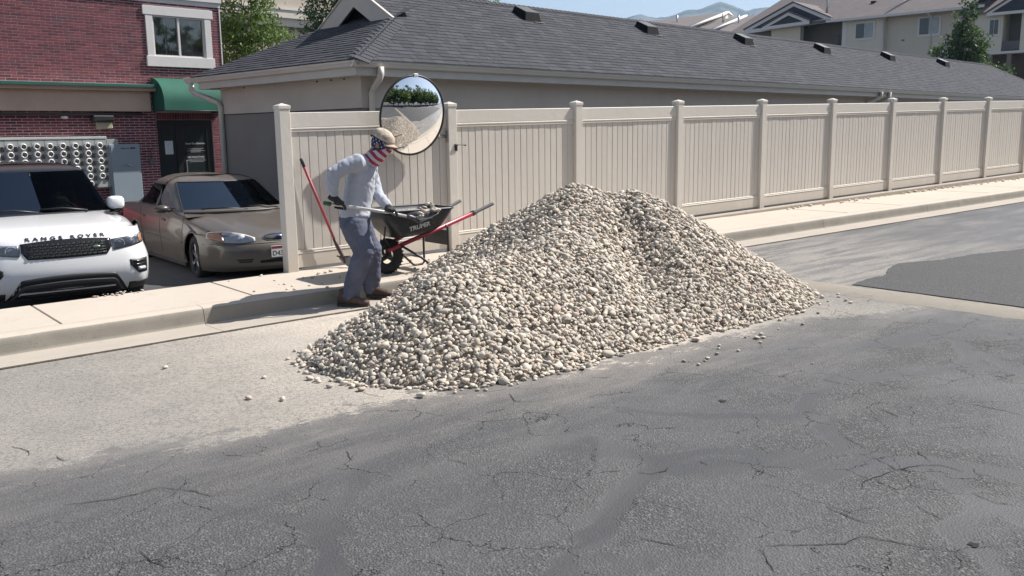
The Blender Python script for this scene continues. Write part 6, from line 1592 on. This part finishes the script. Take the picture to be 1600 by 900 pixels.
M_LEAF1 = m_leaf('bright leaf', (.045, .085, .018), (.085, .15, .028), (.15, .22, .05)); M_LEAF2 = m_leaf('dark leaf', (.030, .058, .020), (.052, .092, .032), (.09, .14, .045)); M_BARK = mat('bark', (.10, .075, .055), .95, .25, 8, .01, 20)
def tree(name, label, base, lobes, leaf, nl, m, seed, cat='tree', trunk_r=.12, group=None):
    """lobes: list of (x, y, z, rx, ry, rz) relative to base"""
    rg = np.random.default_rng(seed); root = tag(empty(name, base), label, cat, group)
    b = MB(); tops = [Vector(l[:3]) for l in lobes]; cen = sum(tops, Vector()) / len(tops); fork = Vector((cen.x * .3, cen.y * .3, max(.4, cen.z * .55)))
    b.tube([Vector((0, 0, -.3)), Vector((.03, .02, fork.z * .5)), fork], [trunk_r * 1.2, trunk_r, trunk_r * .75], 10)
    for l in tops: b.tube([fork, fork.lerp(l, .5) + Vector((0, 0, .1)), l + Vector((0, 0, .2))], [trunk_r * .5, trunk_r * .3, trunk_r * .12], 6)
    for l, L in zip(tops, lobes):
        for k in range(5):
            q = Vector(rg.normal(size=3)); q.normalize(); e_ = l + Vector((q.x * L[3], q.y * L[4], abs(q.z) * L[5])) * .8; b.tube([l, l.lerp(e_, .5) + Vector((0, 0, .05)), e_], [trunk_r * .15, trunk_r * .09, trunk_r * .03], 5)
    b.build('trunk', M_BARK, root)
    vol = np.array([l[3] * l[4] * l[5] for l in lobes]) ** (2 / 3); cnt = (nl * vol / vol.sum()).astype(int); C_, T_ = [], []
    for l, c_ in zip(lobes, cnt):
        nc = max(6, c_ // 34); dirs = rg.normal(size=(nc, 3)); dirs /= np.linalg.norm(dirs, axis=1)[:, None]; rad = rg.uniform(.35, 1.08, nc) ** .6
        cc = np.array(l[:3]) + dirs * rad[:, None] * np.array(l[3:]); ct = rg.uniform(0, 1, nc)
        k = rg.integers(nc, size=c_); sp__ = .17 * np.mean(l[3:]) ** .6
        p = cc[k] + rg.normal(size=(c_, 3)) * sp__ * np.array([1, 1, .75]); C_.append(p); T_.append(np.clip(.6 * ct[k] + .4 * rg.random(c_), 0, 1))
    C_ = np.concatenate(C_); T_ = np.concatenate(T_); N_ = len(C_)
    a = rg.normal(size=(N_, 3)); a /= np.linalg.norm(a, axis=1)[:, None]; b2 = np.cross(a, rg.normal(size=(N_, 3))); b2 /= np.linalg.norm(b2, axis=1)[:, None]; s_ = leaf * rg.uniform(.6, 1.3, N_)[:, None]
    Vv = np.stack([C_ - a * s_, C_ + b2 * s_ * .42 + np.array([0, 0, .1]) * s_, C_ + a * s_, C_ - b2 * s_ * .42], 1).reshape(-1, 3)
    me = me_fast('crown', Vv, np.arange(N_ * 4).reshape(-1, 4)); at = me.attributes.new('tint', 'FLOAT', 'POINT'); at.data.foreach_set('value', np.repeat(T_, 4).astype(np.float32)); me.materials.append(m)
    o = bpy.data.objects.new('crown', me); COL.objects.link(o); o.parent = root; return root
GZ = -1.0
tree('leafy_tree', 'bright green leafy tree between the brick building and the garage roof', (-9.0, 32, GZ), [(-.1, 0, 6.9, 1.1, 1.0, 1.3), (-.7, .2, 5.8, 1.0, 1.0, 1.0), (.5, 0, 5.6, 1.1, 1.0, .9), (1.1, .2, 4.8, .9, .9, .7), (-.2, 0, 4.6, 1.3, 1.1, .9), (-1.0, .4, 4.1, .7, .8, .7), (.2, 0, 8.1, .8, .8, .9)], .075, 15000, M_LEAF1, 3)
tree('dark_tree', 'dark green tree rising behind the small roof gable', (-7.2, 36, GZ), [(0.3, 0, 7.2, 1.1, 1.0, 1.2), (1.0, 0, 8.6, 1.1, 1.0, 1.1), (-.4, 0, 5.8, .9, .9, .9), (.6, .3, 5.6, 1.0, .9, .9), (-1.3, 0, 5.2, .5, .5, .5)], .075, 11000, M_LEAF2, 5)
tree('garden_shrub', 'low dark shrub showing just above the garage roof edge', (-8.1, 30.5, GZ), [(0, 0, 4.0, .7, .6, .45), (.9, .2, 4.25, .6, .5, .45), (-1.0, 0, 3.6, .6, .5, .4)], .06, 3500, M_LEAF2, 8, 'shrub', .06)
tree('distant_tree', 'treetop barely showing over the garage ridge left of the sky', (-2.4, 46, GZ), [(0, 0, 8.9, 1.6, 1.2, .85), (-1.6, 0, 9.0, 1.1, 1.0, .8), (1.3, 0, 8.4, 1.0, 1.0, .6)], .09, 6000, M_LEAF1, 9)
tree('conical_tree', 'dense dark green conical tree in front of the apartment building', (27.5, 56, GZ), [(.1, 0, 9.0, .6, .6, 1.0), (-.1, 0, 8.0, 1.0, .9, .9), (.45, 0, 7.4, 1.1, 1.0, .9), (-.9, 0, 6.8, 1.0, .9, .8), (.9, 0, 6.4, 1.3, 1.2, .9), (-.4, 0, 5.7, 1.9, 1.5, 1.0), (1.9, 0, 5.5, 1.1, 1.1, .9), (0, 0, 4.5, 2.4, 1.8, 1.2), (2.6, 0, 4.5, .9, .9, .9), (-1.9, 0, 5.0, .9, .9, .8)], .11, 16000, M_LEAF2, 12)

# ------------------------------------------------------------------ apartments up the hill (facade frame: x towards the road, y into the house, z up)
M_SIDING = mat('beige siding', (.62, .58, .50), .9, .04, .5); M_SID2 = mat('tan siding', (.56, .52, .45), .9, .04, .5); M_GABLE = mat('blue grey shingle siding', (.045, .052, .068), .9, .1, 2)
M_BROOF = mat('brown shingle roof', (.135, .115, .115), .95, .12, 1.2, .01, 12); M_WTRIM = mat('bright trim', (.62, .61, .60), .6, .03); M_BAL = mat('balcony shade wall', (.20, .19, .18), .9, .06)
def apt_origin(): return Vector((27.396, 75.0, 0))
AP = apt_origin(); AE_ANG = math.atan2(-m_.y, -m_.x)
apt = tag(empty('apartment_building', AP, AE_ANG), 'beige apartment block with brown roof, white gables and upper windows on the hill', 'building')
S_ = 1.25; zc = lambda z: 1.65 + (z - 1.65) * S_
def ab(s0, s1, y0, y1, z0, z1, m, nm, par=None, c=0):
    q = MB(); q.box(s0 * S_, s1 * S_, y0, y1, zc(z0), zc(z1), c); return q.build(nm, m, par or apt)
ZV = 8.50
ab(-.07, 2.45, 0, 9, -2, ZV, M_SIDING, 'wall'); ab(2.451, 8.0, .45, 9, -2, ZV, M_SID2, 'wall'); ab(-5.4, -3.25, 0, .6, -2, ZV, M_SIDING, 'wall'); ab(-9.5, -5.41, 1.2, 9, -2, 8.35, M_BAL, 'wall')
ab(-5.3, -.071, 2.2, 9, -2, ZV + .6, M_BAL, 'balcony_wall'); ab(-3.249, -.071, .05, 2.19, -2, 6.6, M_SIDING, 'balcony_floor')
ab(-1.35, -.25, 2.12, 2.19, 6.62, 7.75, mat('black door frame', (.015, .015, .017), .35, .1), 'balcony_door'); ab(-3.245, -.075, .1, .16, 6.9, 7.0, M_DARK, 'balcony_rail')
ab(-.3, .0, -.03, .0, -2, ZV - .05, M_WTRIM, 'corner_board')
def awin(s0, s1, z0, z1, yf, lights=2):
    w = ab(s0 - .12, s1 + .12, yf - .06, yf, z0 - .14, z1 + .10, M_WTRIM, 'window')
    k = (s1 - s0) / lights
    for i in range(lights): ab(s0 + k * i + .02, s0 + k * (i + 1) - .02, yf - .09, yf - .065, z0, z1, mat('window dim', (.05, .065, .075), .15, .1) if i == 0 else mat('window blind', (.30, .34, .36), .3, .15, 4), 'pane', w)
awin(.62, 1.75, 7.26, 8.15, 0); awin(4.48, 5.64, 7.20, 8.15, .45)
# roof of the main block: rises away behind the eave
def slab_poly(pts, th, m, nm, par=apt):
    pts = [Vector(p) for p in pts]; q = MB(); k = len(pts); q.add(pts + [p - Vector((0, 0, th)) for p in pts], [tuple(range(k)), tuple(range(2 * k - 1, k - 1, -1))] + [(i, i + k, (i + 1) % k + k, (i + 1) % k) for i in range(k)]); return q.build(nm, m, par)
ze = zc(ZV)
slab_poly([(-3.3 * S_, -.55, ze), (8.4 * S_, -.55, ze), (8.4 * S_, 8.5, ze + 4.1), (-3.3 * S_, 8.5, ze + 4.1)], .12, M_BROOF, 'roof')
slab_poly([(-9.6 * S_, 1.3, ze - .1), (-3.35 * S_, 1.3, ze - .1), (-3.35 * S_, 8.5, ze + 3.6), (-8.2 * S_, 8.5, ze + 3.6)], .12, M_BROOF, 'roof')
q = MB(); q.box(-1.2 * S_, 8.4 * S_, -.68, -.552, ze - .16, ze + .03); q.build('gutter', M_WTRIM, apt)
q = MB(); q.tube([(2.5 * S_, -.55, ze + .08), (2.5 * S_ + 1.0, 3.0, ze + 1.75), (2.5 * S_ + 2.4, 8.4, ze + 4.15)], .07, 6); q.build('rake_flashing', M_WTRIM, apt)
q = MB(); q.box(2.3 * S_, 2.7 * S_, .6, 1.2, ze + .3, ze + .9); 
q = MB(); q.tube([(5.2 * S_, -.6, ze - .1), (5.2 * S_, .42, ze - .5), (5.2 * S_, .42, 0)], .06, 6); q.tube([(2.40 * S_, -.05, ze - .3), (2.4 * S_, -.05, 0)], .05, 6); q.build('downspout', M_WTRIM, apt)
def gable(s0, z0, sa, za, s1, z1, y, m_in, tw, par=apt, proj=.9, base=True, roofd=4.0):
    a, b, c_ = Vector((s0 * S_, y, zc(z0))), Vector((sa * S_, y, zc(za))), Vector((s1 * S_, y, zc(z1)))
    q = MB(); q.add([a, b, c_, a + Vector((0, .2, 0)), b + Vector((0, .2, 0)), c_ + Vector((0, .2, 0))], [(0, 2, 1), (3, 4, 5)]); g1 = q.build('gable', m_in, par)
    for p0, p1 in ((a, b), (b, c_)):
        q = MB(); dn = Vector((0, 0, -tw)); f = Vector((0, -.06, 0)); vs = [p0, p1, p1 + dn, p0 + dn * .9]; q.add([v + f for v in vs] + [v - f for v in vs], [(0, 1, 2, 3), (7, 6, 5, 4), (0, 4, 5, 1), (1, 5, 6, 2), (2, 6, 7, 3), (3, 7, 4, 0)]); q.build('rake_board', M_WTRIM, g1)
        vs = [p0 + Vector((0, -.15, .04)), p1 + Vector((0, -.15, .04)), p1 + Vector((0, roofd, .04)), p0 + Vector((0, roofd, .04))]; q = MB(); q.add(vs + [v + Vector((0, 0, .08)) for v in vs], [(3, 2, 1, 0), (4, 5, 6, 7), (0, 1, 5, 4), (1, 2, 6, 5), (2, 3, 7, 6), (3, 0, 4, 7)]); q.build('roof', M_BROOF, g1)
    if base:
        q = MB(); f = .08; q.box(0, 1, 0, 1, 0, 1); vs = [(a.x + (c_.x - a.x) * v[0], y - f + .1 * v[1], a.z + (c_.z - a.z) * v[0] - tw * 1.0 * (1 - v[2])) for v in q.v]; q.v = vs; q.build('tie_board', M_WTRIM, g1)
gable(-7.45, 8.43, -3.73, 9.92, -1.0, 8.66, -.2, M_GABLE, .30, roofd=6)
gable(-5.75, 8.48, -3.85, 9.28, -2.3, 8.60, -.75, M_GABLE, .26, roofd=.5)
q = MB(); q.tube([(-1.9 * S_, 1.2, ze + .3), (-1.9 * S_, 1.2, ze + 2.6)], .11, 10); q.build('flue_pipe', M_STEEL, apt)
q = MB()
for s_, y_, in ((.6, 2.5), (2.95, 3.2), (3.2, 2.6)): q.box(s_ * S_, s_ * S_ + .35, y_, y_ + .4, ze + .38 * y_ + .3, ze + .38 * y_ + .62)
tag(q.build('roof_box', M_VENT, apt), kind='stuff')
q = MB(); q.box(3.45 * S_, 3.6 * S_, .38, .449, zc(6.93), zc(6.98)); q.build('wall_light', M_BLACK, apt)
# near wing
wing = tag(empty('apartment_wing', AP, AE_ANG), 'near beige wing of the apartments with white gable, balcony and dark ground floor', 'building')
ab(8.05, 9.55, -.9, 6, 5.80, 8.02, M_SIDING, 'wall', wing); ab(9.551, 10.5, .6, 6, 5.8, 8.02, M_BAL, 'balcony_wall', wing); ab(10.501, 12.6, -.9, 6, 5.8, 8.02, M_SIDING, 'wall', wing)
ab(9.551, 10.5, -.88, -.82, 5.85, 6.35, mat('rail dark', (.10, .10, .11), .6, .1), 'balcony_rail', wing)
ab(8.0, 12.7, -.98, 6, 5.66, 5.795, M_WTRIM, 'floor_band', wing); ab(8.1, 12.6, -.2, 6, -2, 5.655, mat('brown lower wall', (.095, .075, .065), .9, .15, 1), 'lower_wall', wing)
for s_ in (8.9, 9.9, 11.0): ab(s_, s_ + .22, -.95, -.75, -2, 5.655, mat('post taupe', (.20, .17, .15), .9, .1), 'post', wing)
ab(9.0, 9.9, -.18, -.12, 3.6, 5.3, mat('lower door grey', (.16, .15, .15), .8, .1), 'door', wing)
w = ab(8.86 - .08, 9.34 + .08, -.96, -.9, 6.68, 7.66, M_WTRIM, 'window', wing)
for s0 in (8.88, 9.12): ab(s0, s0 + .2, -.99, -.965, 6.78, 7.57, mat('window dim', (.05, .065, .075), .15, .1), 'pane', w)
gable(7.1, 8.05, 8.7, 9.6, 9.0, 9.55, -.4, M_GABLE, .2, wing, base=False, roofd=5)
gable(8.75, 7.95, 10.8, 9.15, 12.9, 7.95, -1.3, M_GABLE, .20, wing, roofd=6)
slab_poly([(7.2 * S_, -1.2, zc(8.03)), (8.9 * S_, -1.2, zc(8.03)), (10.6 * S_, 4, zc(10.2)), (8.9 * S_, 4, zc(10.2))], .1, M_BROOF, 'roof', wing)
# low brown roof left of the block, and the roofs beyond
def pxp(x, y, Y):
    dv = Fw + Rt * ((x - 800) / FPX) - Up * ((y - 450) / FPX); dv = dv * (Y / dv.y); return Vector((dv.x, dv.y, dv.z + CAMZ))
def house(nm, label, roofs, base_mat=M_SIDING):
    root = tag(empty(nm, (0, 0, 0)), label, 'building')
    for i, (quad, rakes) in enumerate(roofs):
        pts = [pxp(*q_) for q_ in quad]; rf = slab_poly(pts, .25, M_BROOF, 'roof', root)
        for a, b in rakes:
            q2 = MB(); a, b = pxp(*a), pxp(*b); q2.tube([a, b], .20, 4); q2.build('rake_board', M_WTRIM, rf)
        # walls under the roof
        lo = [Vector((p.x, p.y, -1.0)) for p in pts]; ins = [p - Vector((0, 0, .3)) for p in pts]; q2 = MB(); k = len(pts)
        q2.add(ins + lo, [(j, j + k, (j + 1) % k + k, (j + 1) % k) for j in range(k)]); q2.build('wall', base_mat, root)
    return root
house('far_house', 'distant low brown roofed building with sloping white rake boards below the mountains', [
    ([(985, 44, 100), (1076, 44, 98), (1138, 19, 112), (1012, 33, 114)], [((1076, 43.5, 97.8), (1137, 19.5, 111)), ((1137, 19.5, 111), (1144, 26, 110))])])
house('far_townhouse', 'distant brown roofed building partly behind the big white trimmed gable', [
    ([(1088, 46, 94), (1113, 47, 92), (1166, 25, 106), (1128, 30, 107)], [((1113, 47, 91.8), (1166, 25, 105.6))]),
    ([(1117, 50, 90), (1190, 50, 89), (1232, 21, 102), (1168, 25, 104)], [])])
q = MB()
for x, y, Y in ((1058, 30, 104), (1130, 27, 100), (1154, 30, 97)): p = pxp(x, y, Y); q.tube([p - Vector((0, 0, .8)), p + Vector((0, 0, .4))], .10, 6)
tag(q.build('roof_pipe', M_STEEL, bpy.data.objects['far_house']), kind='stuff')
# big beige building behind the left tree
bg_b = tag(empty('beige_building', (-12.6, 41, 0), G_ANG), 'plain beige stucco building with stepped bands behind the leafy tree', 'building')
M_BST = mat('beige stucco', (.50, .44, .36), .95, .06, .6, .003, 20)
for nm, z0, z1, y0, m__ in (('wall', -1.5, 6.62, .35, M_BST), ('band', 6.62, 6.98, .12, M_SIDING), ('band', 6.985, 7.34, 0, M_SIDING), ('parapet', 7.345, 9.6, .16, M_BST)):
    q = MB(); q.box(-2, 9.5, y0, 8, z0, z1); q.build(nm, m__, bg_b)
q = MB(); q.box(-2, 9.5, -.04, .16, 7.345, 7.42); q.build('ledge', M_WTRIM, bg_b)
q = MB(); q.box(-2, 9.5, .30, .36, 6.5, 6.615); q.build('painted_shadow', M_BAL, bg_b)  # dark strip laid below the band to paint the shade beneath it

# ------------------------------------------------------------------ mountains
prof = [(-40, .055), (-20, .06), (0, .072), (4, .088), (5.2, .100), (6.0, .1135), (6.9, .1185), (7.5, .1225), (8.06, .1245), (9.0, .1205), (9.8, .1215), (10.9, .1285), (11.7, .1290), (12.3, .1335), (12.81, .1365), (13.2, .1345), (13.75, .1305), (14.39, .1262), (14.9, .1288), (15.6, .1302), (16.5, .1290), (17.05, .1318), (18.8, .14), (22, .15), (30, .13), (45, .12), (60, .1)]
vs = []; na, nr = 420, 26
for i in range(na + 1):
    a = -40 + 100 * i / na; e = lerp_tab(prof, a) - .002; ar = math.radians(a)
    for j in range(nr + 1):
        f = j / nr; r = 3300 - 1500 * (1 - f); cr_e = e * 3300
        h = cr_e * (f ** 1.15) + (1 - f) * f * 190 * mnoise.fractal(Vector((a * .33, f * 3.2, 2)), 1, 2.1, 5) + (0 if f < .98 else mnoise.noise(Vector((a * 6, 0, 0))) * 3)
        vs.append((r * math.sin(ar) / math.cos(ar) if False else r * math.tan(ar), r, 1.65 + max(h, -4)))
fs = [(i * (nr + 1) + j, (i + 1) * (nr + 1) + j, (i + 1) * (nr + 1) + j + 1, i * (nr + 1) + j + 1) for i in range(na) for j in range(nr)]
mt_, nt, b = newmat('mountain'); g = G(nt); v = g.obj()
g.l(g.mix(g.step(g.noise(v, .010, 6, .7), .45, .6), (.15, .14, .11), (.05, .065, .045)), b.inputs['Base Color']); b.inputs['Roughness'].default_value = 1; b.inputs['Specular IOR Level'].default_value = 0
tag(link('mountains', me_from('mountains', vs, fs, True), mt_), kind='structure')

# ------------------------------------------------------------------ across the road (seen in the convex mirror)
protos = []
for i in range(3):
    protos.append(tree('street_tree', 'rounded green tree in the dense row across the road', (0, 0, 0), [(0, 0, 3.6, 3.2, 3.2, 2.6), (2.0, .6, 3.0, 2.4, 2.4, 1.9), (-2.1, -.5, 2.8, 2.4, 2.4, 1.8), (.3, 0, 5.2, 2.0, 2.0, 1.6)], .26, 2600, M_LEAF2 if i else M_LEAF1, 40 + i, group='trees across the road'))
for k in range(24):
    q = P(1.5 + 3.0 * k, 22.5 + (k % 3) * 1.6 - k * .12, -.3); o = protos[k % 3] if k < 3 else copy_tree(protos[k % 3])
    o.location = q; o.rotation_euler = (0, 0, k * 1.7); f = 1.15 + .22 * (k * 7 % 5) / 2; o.scale = (f, f, f)
rail = tag(empty('metal_railing', (0, 0, 0)), 'grey metal railing in front of the parked row across the road', 'railing')
ra, rb = P(-1, 19.3, 0), P(26, 19.3, 0)
for k in range(15):
    p = ra.lerp(rb, k / 14); q = MB(); q.tube([p + Vector((0, 0, -.3)), p + Vector((0, 0, 1.15))], .03, 6); q.build('post', M_STEEL, rail)
for z in (.45, .8, 1.12): q = MB(); q.tube([ra + Vector((0, 0, z)), rb + Vector((0, 0, z))], .025, 6); q.build('rail', M_STEEL, rail)
q = MB(); q.box(-1.3, 1.3, -3, 3, 0, 2.4, .05); tr_ = tag(empty('dark_trailer', P(-3.5, 18.0, 0), U_ANG + .1), 'dark enclosed trailer parked across the road', 'trailer'); q.v = [(a, b_, c + .45) for a, b_, c in q.v]; q.build('box', mat('trailer dark', (.06, .06, .065), .5, .1), tr_)
for sx in (-1.15, 1.15):
    for sy in (-.5, .5): wheel(tr_, 0, 0, .34, .2, 0, 1).location = (sx, sy, .34); 
q = MB(); q.box(-1.0, 1.0, -3.03, -3.005, .6, 2.7, .01); q.build('rear_door', mat('trailer door', (.09, .09, .095), .5, .1), tr_)

# ------------------------------------------------------------------ air
hz_m = bpy.data.materials.new('haze'); hz_m.use_nodes = True; nt = hz_m.node_tree; nt.nodes.clear(); out = nt.nodes.new('ShaderNodeOutputMaterial'); vol = nt.nodes.new('ShaderNodeVolumePrincipled')
vol.inputs['Color'].default_value = (.50, .72, 1, 1); vol.inputs['Density'].default_value = .00016; vol.inputs['Anisotropy'].default_value = .2; nt.links.new(vol.outputs[0], out.inputs['Volume'])
q = MB(); q.box(-4200, 6200, -300, 3500, -3.8, 560); hz_o = tag(q.build('haze', hz_m), kind='stuff')
ground_o = bpy.data.objects['ground']
for v_ in ground_o.data.vertices: v_.co = Vector((max(-4190, min(6190, v_.co.x)), max(-290, min(3490, v_.co.y)), -2.6))
